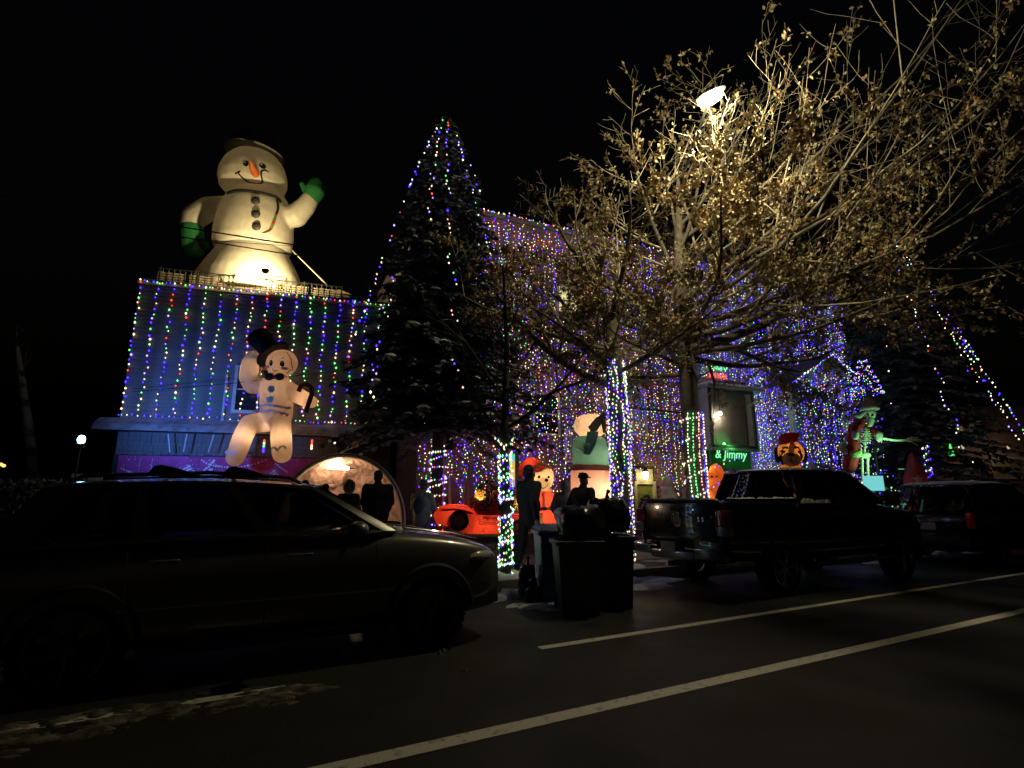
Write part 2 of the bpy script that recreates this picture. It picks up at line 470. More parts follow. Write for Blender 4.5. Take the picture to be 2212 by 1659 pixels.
for i in range(420):
    x, y = rnd.uniform(-3.2, .75), rnd.gauss(5.0 - .02, .13)
    if noise.noise(Vector((x * 1.3, y * 4, 2))) < -.05 - .25 * (x < -.4): continue
    s_ = rnd.choice((.4, .6, .6, 1, 1, 1.6)); lump(sn, (x, y, .003), rnd.uniform(.05, .13) * s_, rnd.uniform(.02, .05) * s_, rnd.uniform(.005, .014) * s_, i * 3.1, 13)
for px, py, rx, ry in ((690, 1490, .17, .05), (615, 1522, .12, .03), (1010, 1450, .07, .03), (440, 1500, .06, .03)):
    q = G(px, py); lump(sn, (q.x, q.y, 0), rx, ry, .02, px, 13)
for px, py in ((856, 1418), (958, 1408), (950, 1413), (730, 1408)):
    q = G(px, py); lump(sn, (q.x, q.y, 0), .03, .025, .03, px, 7)
part('slush', sn, DSNOW, None, True, sharp=False, kind='stuff', label='thin dirty slush lying along the parking line', cat='slush')

# ================================================================== shingled house at the left
dL = Vector((1, -.2, 0)).normalized(); nL = Vector((.2, 1, 0)).normalized()     # along the wall, away from the street
def lh(u, off=0., z=0.):
    q = Vector((-2.2, 18, 0)) + dL * u + nL * off; return Vector((q.x, q.y, z))
SID = mat('grey_clapboard', (.20, .205, .22), .75, .3, 2.5, .4, 30.)
SHK = mat('weathered_shake', (.15, .15, .16), .85, .4, 3., .7, 26.)
TRIM = mat('white_trim', (.55, .55, .55), .6, .1)
house = thing('shingled_house', 'dark shingled house with flat roof deck and light strings down its front', 'house', lh(3, 3, .2))
rzL = math.atan2(dL.y, dL.x)
mb = MB(); mb.slab(lh(-.5), lh(6.9), nL, 6, .2, 7.70)
wl = part('wall', mb, mat('wall_sheathing', (.03, .03, .034), .9), house, False, w=True)
cb = None; z = 3.62; k = 0
while z < 7.6:
    if cb is None:
        m_ = MB(); m_.prism([(-.012, 0), (-.032, 0), (-.012, .128)], -3.7, 3.7, axes='yz'); 
        # cross-section lies across the wall, the board runs along local x
        m2 = MB(); m2.add([(-3.7, 0, 0), (-3.7, -.05, 0), (-3.7, -.008, .128), (3.7, 0, 0), (3.7, -.05, 0), (3.7, -.008, .128)], [(0, 1, 2), (3, 5, 4), (0, 3, 4, 1), (1, 4, 5, 2), (2, 5, 3, 0)])
        o = part('clapboard', m2, SID, wl, False); cb = o.data
    else: o = link(bpy.data.objects.new('clapboard', cb), wl)
    q = lh(3.2, 0, z) - Vector(house.location); o.location = q; o.rotation_euler = (0, 0, rzL + rnd.uniform(-.0008, .0008)); z += .122; k += 1
sh = []
for w_ in (.10, .13, .16, .19):
    m_ = MB(); m_.add([(-w_ / 2, 0, 0), (-w_ / 2, -.045, 0), (-w_ / 2, -.014, .34), (w_ / 2, 0, 0), (w_ / 2, -.045, 0), (w_ / 2, -.014, .34)], [(0, 1, 2), (3, 5, 4), (0, 3, 4, 1), (1, 4, 5, 2), (2, 5, 3, 0)])
    sh.append((w_, m_.mesh('shingle', SHK, False)))
for r_ in range(2):
    u = -.48
    while u < 5.2:
        w_, me = rnd.choice(sh)
        o = link(bpy.data.objects.new('shingle', me), wl)
        o.location = lh(u + w_ / 2, -.008 * r_, 2.66 + r_ * .27 + rnd.uniform(-.012, .012)) - Vector(house.location)
        o.rotation_euler = (rnd.uniform(-.03, .02), 0, rzL); u += w_ + rnd.uniform(.006, .012)
mb = MB()   # skirt roof under the upper storey
pr = [(-.46, 3.28), (-.46, 3.32), (.0, 3.60), (.0, 3.28)]
def lhprism(mb, prof, u0, u1, mi=0):
    n = len(prof); vs = [lh(u0, o, z) for o, z in prof] + [lh(u1, o, z) for o, z in prof]
    mb.add(vs, [tuple(range(n)), tuple(range(n, 2 * n))[::-1]] + [((i + 1) % n, i, n + i, n + (i + 1) % n) for i in range(n)], mi)
lhprism(mb, pr, -.95, 6.6)
skirt = part('skirt_roof', mb, mat('dark_shingle_roof', (.04, .04, .045), .9, .3, 8.), house, False, w=True)
mb = MB()
nu = 90
for i in range(nu + 1):
    u = -.97 + 7.5 * i / nu
    for j in range(5):
        q = j / 4; o_ = -.49 + .47 * q; zz = 3.325 + .275 * (o_ + .46) / .46
        th = (.0 if j in (0,) else .075 + .05 * noise.noise(Vector((u * 1.7, q * 2, 3)))) * (.25 if 3.35 < u < 3.6 else 1)
        mb.v.append(tuple(lh(u, o_ + .03 * noise.noise(Vector((u * 2.3, j, 8))), zz + th - (.03 if j == 0 else 0))))
mb.f = [(i * 5 + j, (i + 1) * 5 + j, (i + 1) * 5 + j + 1, i * 5 + j + 1) for i in range(nu) for j in range(4)]; mb.m = [0] * len(mb.f)
part('roof_snow', mb, mat('thin_roof_snow', (.30, .30, .33), .8, .4, 4., .5, 30.), skirt, True, w=True, sharp=False, kind='stuff')
mb = MB(); lhprism(mb, [(-.06, 7.66), (-.06, 7.78), (5.9, 7.78), (5.9, 7.66)], -.56, 6.95)
part('roof', mb, mat('flat_roof', (.06, .055, .05), .9), house, False, w=True)
mb = MB(); lhprism(mb, [(-.10, 7.60), (-.10, 7.675), (-.035, 7.675), (-.035, 7.60)], -.55, 6.95)
part('fascia', mb, mat('fascia_board', (.5, .42, .3), .6), house, False, w=True)
def window(u0, u1, z0, z1, fn, parent, pane, off=-.03, cols=2, rows=2, fr=.06, frame=TRIM, curtain=None):
    mb = MB(); n = (fn(0, 1) - fn(0, 0)).normalized()
    def bar(a, b, c, d, o0, o1):
        q = [fn(a, o0), fn(b, o0), fn(b, o1), fn(a, o1)]
        mb.add([Vector((w.x, w.y, c)) for w in q] + [Vector((w.x, w.y, d)) for w in q], [(0,3,2,1),(4,5,6,7),(0,1,5,4),(1,2,6,5),(2,3,7,6),(3,0,4,7)])
    bar(u0 - fr, u0, z0 - fr, z1 + fr, off - .05, off + .03); bar(u1, u1 + fr, z0 - fr, z1 + fr, off - .05, off + .03)
    bar(u0, u1, z0 - fr, z0, off - .07, off + .03); bar(u0, u1, z1, z1 + fr, off - .05, off + .03)
    for i in range(1, cols): bar(u0 + (u1 - u0) * i / cols - .014, u0 + (u1 - u0) * i / cols + .014, z0, z1, off - .03, off + .02)
    for i in range(1, rows): bar(u0, u1, z0 + (z1 - z0) * i / rows - .018, z0 + (z1 - z0) * i / rows + .018, off - .035, off + .02)
    f = part('window', mb, frame, parent, False, w=True)
    mb = MB()
    for i in range(cols):
        for j in range(rows):
            a, b = u0 + (u1 - u0) * i / cols, u0 + (u1 - u0) * (i + 1) / cols; c, d = z0 + (z1 - z0) * j / rows, z0 + (z1 - z0) * (j + 1) / rows
            m3 = MB(); q = [fn(a + .002, off), fn(b - .002, off)]
            m3.add([(q[0].x, q[0].y, c + .002), (q[1].x, q[1].y, c + .002), (q[1].x, q[1].y, d - .002), (q[0].x, q[0].y, d - .002)], [(0, 1, 2, 3)])
            part('pane', m3, pane, f, False, w=True)
    return f
DARKP = mat('dark_pane', (.02, .022, .03), .06, .3, 2.)
CURT = mat('curtain_pane', (.30, .31, .36), .25, .3, 5.)
window(2.35, 3.55, 4.0, 5.25, lh, house, DARKP, -.06, 2, 2, .09)
part('downpipe', MB().tube([lh(2.06, -.09, 3.66), lh(2.06, -.09, 5.05)], .035, 8), TRIM, house, w=True)
part('lower_wall', MB().slab(lh(-.52, -.02), lh(6.9, -.02), nL, .04, .2, 2.66), mat('lower_boards', (.035, .04, .05), .8), house, False, w=True)
# deck railing
RAILM = mat('black_iron', (.012, .012, .012), .5)
rail = thing('deck_railing', 'black iron mesh railing along the flat roof edge below the giant snowman', 'railing', lh(2, .12, 7.78))
part('top_rail', MB().tube([lh(-.1, .12, 8.22), lh(5.1, .12, 8.22)], .018, 6), RAILM, rail, w=True)
part('bottom_rail', MB().tube([lh(-.1, .12, 7.83), lh(5.1, .12, 7.83)], .012, 6), RAILM, rail, w=True)
for u in (-.1, .9, 1.9, 2.9, 3.95, 5.1): part('post', MB().box(lh(u, .12, 8.02), (.045, .045, .5), rzL), RAILM, rail, False, w=True)
for i in range(34):
    u = -.02 + i * .15
    part('bar', MB().tube([lh(u, .12, 7.84), lh(u, .12, 8.215)], .010, 4), RAILM, rail, w=True)
DECK = mat('weathered_slat', (.20, .17, .13), .8, .25, 6., .4, 40.)
scr = thing('slat_screen', 'pale wooden slat screen standing just behind the iron roof railing', 'screen', lh(2, .3, 7.78))
for j in range(5):
    m3 = MB(); lhprism(m3, [(.27, 7.80 + j * .078), (.27, 7.85 + j * .078), (.29, 7.85 + j * .078), (.29, 7.80 + j * .078)], -.2, 5.05)
    part('slat', m3, DECK, scr, False, w=True)
for u in (-.1, 1.3, 2.6, 3.9): part('post', MB().box(lh(u, .32, 7.98), (.05, .05, .42), rzL), DECK, scr, False, w=True)
gb = thing('roof_vent_cap', 'small pointed metal roof cap lit warm beside the deck railing', 'roof cap', lh(5.0, 1.1, 7.78))
q = lh(5.0, 1.1, 7.78)
part('box', MB().box((q.x, q.y, 8.0), (.7, .6, .44), rzL), mat('cap_box', (.05, .05, .05), .7), gb, False, w=True)
mb = MB(); c_ = [(-.42, -.36), (.42, -.36), (.42, .36), (-.42, .36)]
mb.add([Vector((q.x, q.y, 8.225)) + dL * a + nL * b for a, b in c_] + [(q.x, q.y, 8.5)], [(0, 1, 4), (1, 2, 4), (2, 3, 4), (3, 0, 4), (3, 2, 1, 0)])
part('cap', mb, mat('cap_metal', (.5, .42, .25), .5), gb, False, w=True)
# light strings down the front
for i in range(17):
    u = -.46 + i * .425; off = -.085
    top = 7.66; bot = 3.72
    if 5.6 < u: bot = 4.2
    pts = [lh(u + .02 * math.sin(k * 1.3 + i), off, top - (top - bot) * k / 8) for k in range(9)]
    light_string('light_string', pts, .158, MIXL, ORD[i] + ' hanging string of coloured bulbs from the left on the shingled house', 'light strings down the shingled house', r=.0235, jit=.034)
light_string('light_string', [lh(-.5 + 7.2 * k / 40, -.12, 7.70 - .03 * abs(math.sin(k * .55))) for k in range(41)], .12, MIXL, 'long string of bulbs along the roof edge under the deck railing', 'edge lights of the shingled house', r=.019)
light_string('light_string', [lh(-.5 + 6.9 * k / 40, -.14, 3.72 + .02 * math.sin(k)) for k in range(41)], .16, MIXL, 'string of bulbs lying along the snowy skirt roof', 'edge lights of the shingled house', r=.017)
# banner
BANM = mat('banner_red', (.48, .045, .24), .7, .3, 3.)
ban = thing('christmas_banner', 'wide red banner printed with white baubles and bead garlands under the eaves', 'banner', lh(2.2, -.06, 1.0))
part('sheet', MB().slab(lh(-.38, -.066), lh(5.0, -.066), nL, .012, 1.2, 2.62), BANM, ban, False, w=True)
BW = mat('banner_white', (.72, .74, .8), .7, .06); BRED = mat('banner_santa_red', (.55, .03, .03), .7, .1)
def disc(mb, u, z, r, off=-.069, n=12, rz=None):
    vs = [lh(u, off, z)] + [lh(u + r * math.cos(2 * math.pi * j / n), off, z + (rz or r) * math.sin(2 * math.pi * j / n)) for j in range(n)]
    mb.add(vs, [(0, 1 + j, 1 + (j + 1) % n) for j in range(n)])
zb = zoomer(290, 1130, 430, 430 / 2212)
def bu(zx, zy):
    q = LH(*zb(zx, zy)); return ((q - Vector((-2.2, 18, 0))).dot(dL), q.z)
mb = MB()
for pts in ([(60, 200), (180, 255), (290, 300)], [(1090, 95), (1200, 160), (1330, 185), (1480, 200), (1620, 190), (1790, 155), (1960, 95)], [(1280, 95), (1200, 190), (1090, 270), (1030, 300)], [(2040, 140), (2130, 210), (2210, 260)]):
    cv = bez([Vector((*bu(*q), 0)) for q in pts], 8)
    d = 0
    for i in range(len(cv) - 1):
        d += (cv[i + 1] - cv[i]).length
        if d > .055: disc(mb, cv[i].x, cv[i].y, rnd.choice((.03, .022, .025, .036))); d = 0
for i in range(130): disc(mb, rnd.uniform(-.3, 4.9), rnd.uniform(1.9, 2.58), rnd.uniform(.006, .017), -.0685, 6)
for zx in (325, 480, 1225): 
    u, z = bu(zx, 90); 
    for k in range(9): disc(mb, u, z - k * .045, .011, -.0685, 6)
part('printed_beads', mb, BW, ban, False, w=True)
mb = MB()
for (zx, zy, r, kind) in ((930, 290, .2, 0), (1210, 350, .24, 1), (490, 350, .2, 0), (2030, 330, .16, 0)):
    u, z = bu(zx, zy)
    if kind: disc(mb, u, z, r, -.0695, 24)
    else:
        for k in range(-2, 3):     # slanting stripes of the bauble
            b0, b1 = k * .42 * r, k * .42 * r + .24 * r; ring = []
            for j in range(9):
                t = -1 + 2 * j / 8; ring.append((t, b0))
            vs = []; w0 = math.sqrt(max(0, r * r - b0 * b0)); w1 = math.sqrt(max(0, r * r - b1 * b1)); ca, sa = math.cos(.5), math.sin(.5)
            for t, bb in ((-w0, b0), (w0, b0), (w1, b1), (-w1, b1)): vs.append(lh(u + t * ca - bb * sa, -.0695, z + t * sa + bb * ca))
            mb.add(vs, [(0, 1, 2, 3)])
    mb.add([lh(u - .05, -.07, z + r), lh(u + .05, -.07, z + r), lh(u + .05, -.07, z + r + .06), lh(u - .05, -.07, z + r + .06)], [(0, 1, 2, 3)])
part('printed_baubles', mb, BW, ban, False, w=True)
mb = MB(); pts = [bu(*q) for q in ((1660, 320), (1740, 240), (1860, 180), (1895, 200), (1890, 370), (1780, 350))]
mb.add([lh(u, -.07, z) for u, z in pts], [(0, 5, 4, 3, 2, 1)]); part('printed_hat', mb, BRED, ban, False, w=True)
mb = MB(); pts = [bu(*q) for q in ((1650, 300), (1690, 290), (1790, 345), (1900, 372), (1890, 395), (1750, 385), (1655, 350))]
mb.add([lh(u, -.0715, z) for u, z in pts], [(0, 6, 5, 4, 3, 2, 1)]); part('printed_hat_brim', mb, BW, ban, False, w=True)
# meteor tubes hanging from the eave
for i, (zx, zy) in enumerate(((610, 1175), (740, 1175), (925, 1180))):
    a = LH(*zoomer(200, 660, 700, .3616)(zx, zy), -.5)
    b = a + Vector(((.12, -.04, -.11)[i] * .8, 0, -.5))
    part('hanging_light_tube', MB().tube([a, b], .016, 6), mat('frosted_tube', (.6, .65, .75), .3), None, True, w=True, label=('slanting', 'upright', 'left-leaning')[i] + ' white light tube hanging under the snowy eave', cat='light tube', group='white tubes under the eave')
for i, (zx, zy, cols) in enumerate(((1275, 1215, (6, 0, 2, 4, 4)), (1605, 1215, (6, 6, 0, 0)), (1762, 1210, (6, 0)))):
    a = LH(*zoomer(200, 660, 700, .3616)(zx, zy), -.45); mb = MB(); mb.tube([a + Vector((0, 0, .25)), a], .004, 3, 0, False)
    r0 = thing('hanging_lantern', ('rainbow coloured lantern hanging between the gingerbread legs', 'red and white lantern hanging beside the gingerbread man', 'small red lantern hanging nearest the spruce')[i], 'lantern', a)
    part('cord', mb, WIRE, r0, w=True)
    mb = MB()
    for k, c in enumerate(cols): mb.octa((a.x, a.y, a.z - .03 - k * .075), .036, c)
    part('lamp_glass', mb, BULB, r0, False, w=True)
# ================================================================== brick house and its right-hand neighbour
dB = Vector((1, -.07, 0)).normalized(); nB = Vector((.07, 1, 0)).normalized(); rzB = math.atan2(dB.y, dB.x)
def bh(u, off=0., z=0.):
    q = Vector((6.5, 14, 0)) + dB * (u - 6.5) + nB * off; return Vector((q.x, q.y, z))
def bu_(x, y):
    q = BH(x, y); return ((q - Vector((6.5, 14, 0))).dot(dB) + 6.5, q.z)
BRK = mat('red_brick', (.30, .17, .145), .85, .4, 2.2, .5, 60.)
MORT = mat('mortar', (.16, .14, .125), .95, .2)
brick_house = thing('brick_house', 'tall red brick house hung all over with curtains of coloured bulbs', 'house', bh(9, 3, .62))
bwall = part('wall', MB().slab(bh(4.6, .05), bh(14.55, .05), nB, 8, .6, 10.2), MORT, brick_house, False, w=True)
holes = []          # (u0, u1, z0, z1)
(lu, lz), (lu2, lz2) = bu_(1207, 672), bu_(1233, 628)
wins = [(lu, lu2 + .25, lz - .1, lz2 + .1, glow('lit_blind', (1., .86, .42), .85), 1, 2), (7.0, 7.9, 7.3, 8.7, DARKP, 1, 2), (11.6, 12.4, 7.3, 8.7, DARKP, 1, 2),
        (11.45, 12.35, 3.55, 5.1, CURT, 1, 2), (8.2, 9.0, 3.4, 4.6, DARKP, 1, 2), (5.6, 6.6, 3.4, 4.9, DARKP, 2, 2), (9.3, 9.75, 2.6, 3.5, CURT, 1, 1)]
for a in wins:
    window(*a[:4], bh, brick_house, a[4], .01, a[5], a[6], .07); holes.append((a[0] - .08, a[1] + .08, a[2] - .08, a[3] + .08))
(du, dz), (du2, dz2) = bu_(1374, 1046), bu_(1412, 1080)
holes.append((du - .12, du2 + .12, .6, dz + .55))
bx = []
z = .64; row = 0
while z < 10.15:
    u = 4.6 - (.117 if row % 2 else 0)
    while u < 14.5:
        a, b = max(u, 4.6), min(u + .222, 14.55)
        if b - a > .05 and not any(h[0] < b and a < h[1] and h[2] < z + .07 and z < h[3] for h in holes): bx.append((a, b, z))
        u += .234
    z += .081; row += 1
full = [q for q in bx if q[1] - q[0] > .22]
full.sort(key=lambda q: (bh((q[0] + q[1]) / 2, 0, q[2]) - EYEP).length + (50 if not (7.9 < q[0] < 13.5 and 2.3 < q[2]) else 0))
near = set(full[:300])
bme = None
for a, b, z in full[:300]:
    if bme is None: o = part('brick', MB().box((0, -.0, 0), (.222, .1, .07)), BRK, bwall, False); bme = o.data
    else: o = link(bpy.data.objects.new('brick', bme), bwall)
    o.location = bh((a + b) / 2, .05 - rnd.uniform(-.004, .003), z + .035) - Vector(brick_house.location); o.rotation_euler = (rnd.uniform(-.012, .012), 0, rzB + rnd.uniform(-.012, .012))
mb = MB()
for q in bx:
    if q in near: continue
    a, b, z = q; o_ = rnd.uniform(-.004, .004)
    vs = [bh(a, o_, z), bh(b, o_, z), bh(b, o_, z + .07), bh(a, o_, z + .07), bh(a, .05, z), bh(b, .05, z), bh(b, .05, z + .07), bh(a, .05, z + .07)]
    mb.add(vs, [(0, 1, 2, 3), (0, 4, 5, 1), (1, 5, 6, 2), (2, 6, 7, 3), (3, 7, 4, 0)])
part('brickwork', mb, BRK, bwall, False, w=True, kind='stuff')
part('parapet', MB().slab(bh(4.5, -.08), bh(14.6, -.08), nB, .4, 10.2, 10.36), CONC, brick_house, False, w=True)
part('downpipe', MB().tube([bh(8.02, -.07, 1.0), bh(8.02, -.07, 5.2)], .045, 8), TRIM, brick_house, w=True)
# front door with porch lantern
DOORM = mat('olive_door', (.20, .21, .05), .5, .2)
mb = MB(); mb.slab(bh(du, .02), bh(du2, .02), nB, .05, .64, dz)
door = part('door', mb, DOORM, brick_house, False, w=True)
mb = MB()
for a, b in ((du - .1, du), (du2, du2 + .1)): mb.slab(bh(a, -.05), bh(b, -.05), nB, .12, .62, dz + .1)
mb.slab(bh(du, -.05), bh(du2, -.05), nB, .12, dz, dz + .1); mb.slab(bh(du, -.03), bh(du2, -.03), nB, .06, dz + .1, dz + .5)
part('door_frame', mb, mat('cream_trim', (.55, .5, .35), .6), brick_house, False, w=True)
wc = bh((du + du2) / 2, -.03, dz - .55)
mb = MB()
for j in range(26):
    a = 2 * math.pi * j / 26; mb.octa((wc.x + .19 * math.cos(a) + rnd.uniform(-.02, .02), wc.y - .02, wc.z + .19 * math.sin(a) + rnd.uniform(-.02, .02)), .055)
part('wreath', mb, mat('wreath_green', (.03, .08, .02), .8), door, False, w=True)
part('bow', MB().ell((wc.x, wc.y - .06, wc.z + .02), (.14, .03, .10)), mat('bow_red', (.5, .05, .02), .6), door, w=True)
part('door_handle', MB().ell(bh(du2 - .09, -.02, 1.45), .03), mat('brass', (.6, .45, .2), .3, metal=1.), door, w=True)
ll = bh(bu_(1386, 1027)[0], -.2, bu_(1386, 1027)[1])
lan = thing('porch_lantern', 'bright yellow glass porch lantern above the olive front door', 'lantern', ll)
part('glass', MB().lathe([(.06, -.13), (.085, -.1), (.10, .09), (.02, .12)], 6), glow('lantern_glass', (1., .83, .38), 9.), lan, False)
part('cap', MB().lathe([(.12, .12), (.04, .2), (.01, .24)], 6), RAILM, lan, False)
part('bracket', MB().tube([(0, 0, .2), (0, .1, .25), (0, .22, .2)], .012, 6), RAILM, lan)
lamp('lantern_light', 'POINT', (0, -.16, 0), 16, (1., .8, .35), lan, .08)
aw = thing('awning_rod', 'long dark horizontal rod fixed across the brick front above the door', 'rod', bh(12, -.3, 4.05))
part('rod', MB().tube([bh(11.3, -.3, 4.35), bh(14.6, -.3, 4.3)], .03, 8), RAILM, aw, w=True)
for u in (11.4, 14.4): part('bracket', MB().tube([bh(u, .0, 4.4), bh(u, -.3, 4.33)], .02, 6), RAILM, aw, w=True)

# ---------------- neighbour house, right
SID2 = mat('pale_siding', (.30, .31, .36), .7, .15, 2.)
nh = thing('porch_house', 'pale sided house with gabled porch covered in dense blue and white bulbs', 'house', bh(19, 3, .62))
nwall = part('wall', MB().slab(bh(14.62, .04), bh(23.3, .04), nB, 8, .6, 10.4), mat('siding_backing', (.1, .1, .12), .9), nh, False, w=True)
cb2 = None; z = .7
while z < 10.3:
    for (ua, ub) in ((14.62, 23.3),):
        if cb2 is None:
            L_ = (ub - ua) / 2; m2 = MB(); m2.add([(-L_, 0, 0), (-L_, -.03, 0), (-L_, -.006, .156), (L_, 0, 0), (L_, -.03, 0), (L_, -.006, .156)], [(0, 1, 2), (3, 5, 4), (0, 3, 4, 1), (1, 4, 5, 2), (2, 5, 3, 0)])
            o = part('clapboard', m2, SID2, nwall, False); cb2 = o.data
        else: o = link(bpy.data.objects.new('clapboard', cb2), nwall)
        o.location = bh((ua + ub) / 2, .04, z) - Vector(nh.location); o.rotation_euler = (0, 0, rzB)
    z += .152
part('roof', MB().slab(bh(14.55, -.25), bh(23.5, -.25), nB, 8.5, 10.42, 10.6), mat('flat_roof2', (.05, .05, .05), .9), nh, False, w=True)
for a in ((17.6, 18.5, 7.4, 8.8), (20.6, 21.5, 7.4, 8.8)): window(*a, bh, nh, DARKP, -.05, 1, 2, .08)
# big front window: grey panel and globe added to imitate a reflected street lamp
(pu, pz), (pu2, pz2) = bu_(1521, 962), bu_(1602, 856)
mb = MB()
mb.slab(bh(pu, -.10), bh(pu2, -.10), nB, .02, pz, pz2)
part('backing_panel', mb, mat('grey_backing', (.35, .32, .28), .8, .12, 2.), nh, False, w=True)
window(pu, pu2, pz, pz2, bh, nh, glassy('window_glass', (.9, .9, .9)), -.42, 1, 1, .07, mat('dark_sash', (.06, .055, .05), .6))
mb = MB()
mb.slab(bh(pu - .12, -.45), bh(pu - .07, -.45), nB, .45, pz - .1, pz2 + .1); mb.slab(bh(pu2 + .07, -.45), bh(pu2 + .12, -.45), nB, .45, pz - .1, pz2 + .1)
mb.slab(bh(pu - .12, -.5), bh(pu2 + .12, -.5), nB, .5, pz - .2, pz - .1); mb.slab(bh(pu - .2, -.6), bh(pu2 + .5, -.6), nB, .6, pz2 + .1, pz2 + .2)
part('bay_case', mb, SID2, nh, False, w=True)
gl = BH(1555, 893, -.3)
rl = thing('reflected_globe', 'small bright globe added behind the big grey front window in place of a reflected lamp', 'lamp', gl)
part('globe', MB().ell((0, 0, 0), .075, 16, 10), glow('reflection_glow', (1., .9, .68), 9.), rl)
part('stem', MB().tube([(0, 0, .07), (0, 0, pz2 + .1 - gl.z)], .01, 6), RAILM, rl)
lamp('globe_fill', 'POINT', (0, 0, -.1), 15.0, (1., .86, .62), rl, .06)  # fill added to brighten the grey panel behind the glass
sn = MB()
for i in range(16): lump(sn, bh(pu - .1 + (pu2 - pu + .5) * i / 15, -.35, pz2 + .2), .17, .28, .1 + rnd.random() * .05, i * 1.9, 10)
part('bay_snow', sn, SNOW, nh, True, w=True, sharp=False, kind='stuff')
# green and red light boxes above the bay, green sign below it
for nm, y0, y1, c, lab, g in (('light_net', 782, 803, 2, 'net of bright green bulbs on the wall above the bay window', None), ('light_net', 806, 820, 6, 'net of bright red bulbs just above the snowy bay roof', None)):
    (a, z1), (b, z0) = bu_(1524, y0), bu_(1566, y1)
    mb = MB(); wm = MB()
    for i in range(9):
        for j in range(5):
            mb.octa(bh(a + (b - a) * (i + rnd.uniform(.1, .9)) / 9, -.12, z0 + (z1 - z0) * (j + rnd.uniform(.1, .9)) / 5), .026, c)
    for i in range(4): wm.tube([bh(a, -.11, z0 + (z1 - z0) * i / 3), bh(b, -.11, z0 + (z1 - z0) * i / 3)], .004, 3, 0, False)
    r0 = thing(nm, lab, 'string lights', bh((a + b) / 2, -.1, z0)); part('wire', wm, WIRE, r0, False, w=True); part('bulb_row', mb, BULB, r0, False, w=True, kind='stuff')
(a, z1), (b, z0) = bu_(1519, 967), bu_(1592, 1002)
sg = thing('green_sign', 'green lit sign with pale hand-written lettering below the bay window', 'sign', bh((a + b) / 2, -.4, z0))
part('board', MB().slab(bh(a - .1, -.40), bh(b + .25, -.40), nB, .05, z0 - .2, z1), mat('sign_green', (.02, .30, .06), .6), sg, False, w=True)
part('frame', MB().slab(bh(a - .14, -.44), bh(b + .28, -.44), nB, .1, z1, z1 + .06), mat('sign_frame', (.3, .5, .2), .6), sg, False, w=True)
def lettering(name, txt, size, M4, m, parent, ext=.004):
    cu = bpy.data.curves.new('t', 'FONT'); cu.body = txt; cu.size = size; cu.extrude = ext; cu.align_x = 'CENTER'; cu.align_y = 'CENTER'; cu.shear = .2
    o = bpy.data.objects.new('tmp_t', cu); COL.objects.link(o); bpy.context.view_layer.update()
    dg = bpy.context.evaluated_depsgraph_get(); me = bpy.data.meshes.new_from_object(o.evaluated_get(dg), depsgraph=dg)
    bpy.data.objects.remove(o, do_unlink=True)
    me.transform(M4); me.materials.clear(); me.materials.append(m)
    return part(name, me, m, parent, False)
Rx = Matrix.Rotation(math.pi / 2, 4, 'X')
lm = Matrix.Translation(bh((a + b) / 2 + .08, -.412, (z0 + z1) / 2 + .02) - Vector(sg.location)) @ Matrix.Rotation(rzB, 4, 'Z') @ Rx
lettering('lettering', '& Jimmy', .44, lm, glow('neon_mint', (.25, 1., .45), 1.3), sg)
lamp('sign_light', 'POINT', bh((a + b) / 2, -.62, z1 + .15), 9, (.15, 1., .2), sg, .05, w=True)
# porch gable
(gu, gz), (g0, _), (g1, _) = bu_(1727, 786), bu_(1640, 850), bu_(1822, 850)
mb = MB(); ez = gz - 1.3
for (ua, za, ub, zb_) in ((gu, gz, g0, ez), (gu, gz, g1, ez)):
    t = .09
    vs = [bh(ua, -1.3, za), bh(ub, -1.3, zb_), bh(ub, 0, zb_), bh(ua, 0, za)]; vs += [v + Vector((0, 0, t)) for v in vs]
    mb.add(vs, [(0, 1, 2, 3), (7, 6, 5, 4), (0, 4, 5, 1), (1, 5, 6, 2), (2, 6, 7, 3), (3, 7, 4, 0)])
gr_ = part('porch_roof', mb, mat('porch_roof_felt', (.05, .05, .055), .8), nh, False, w=True)
mb = MB(); mb.add([bh(g0 + .1, -1.2, ez + .02), bh(g1 - .1, -1.2, ez + .02), bh(gu, -1.2, gz - .06), bh(g0 + .1, -1.12, ez + .02), bh(g1 - .1, -1.12, ez + .02), bh(gu, -1.12, gz - .06)], [(0, 1, 2), (5, 4, 3), (0, 3, 4, 1), (1, 4, 5, 2), (2, 5, 3, 0)])
part('porch_gable', mb, SID2, nh, False, w=True)
for u in (g0 + .2, g1 - .2, (g0 + g1) / 2 + .6): part('porch_post', MB().box(bh(u, -1.15, (ez + .62) / 2), (.16, .16, ez - .62), rzB), TRIM, nh, False, w=True)
sn = MB()
for i in range(9): q = i / 8; lump(sn, bh(gu + (g1 - gu) * q * .95, -.9, gz + .05 - 1.3 * q * .95), .35, .3, .07, i + 40., 10)
part('porch_snow', sn, SNOW, gr_, True, w=True, sharp=False, kind='stuff')

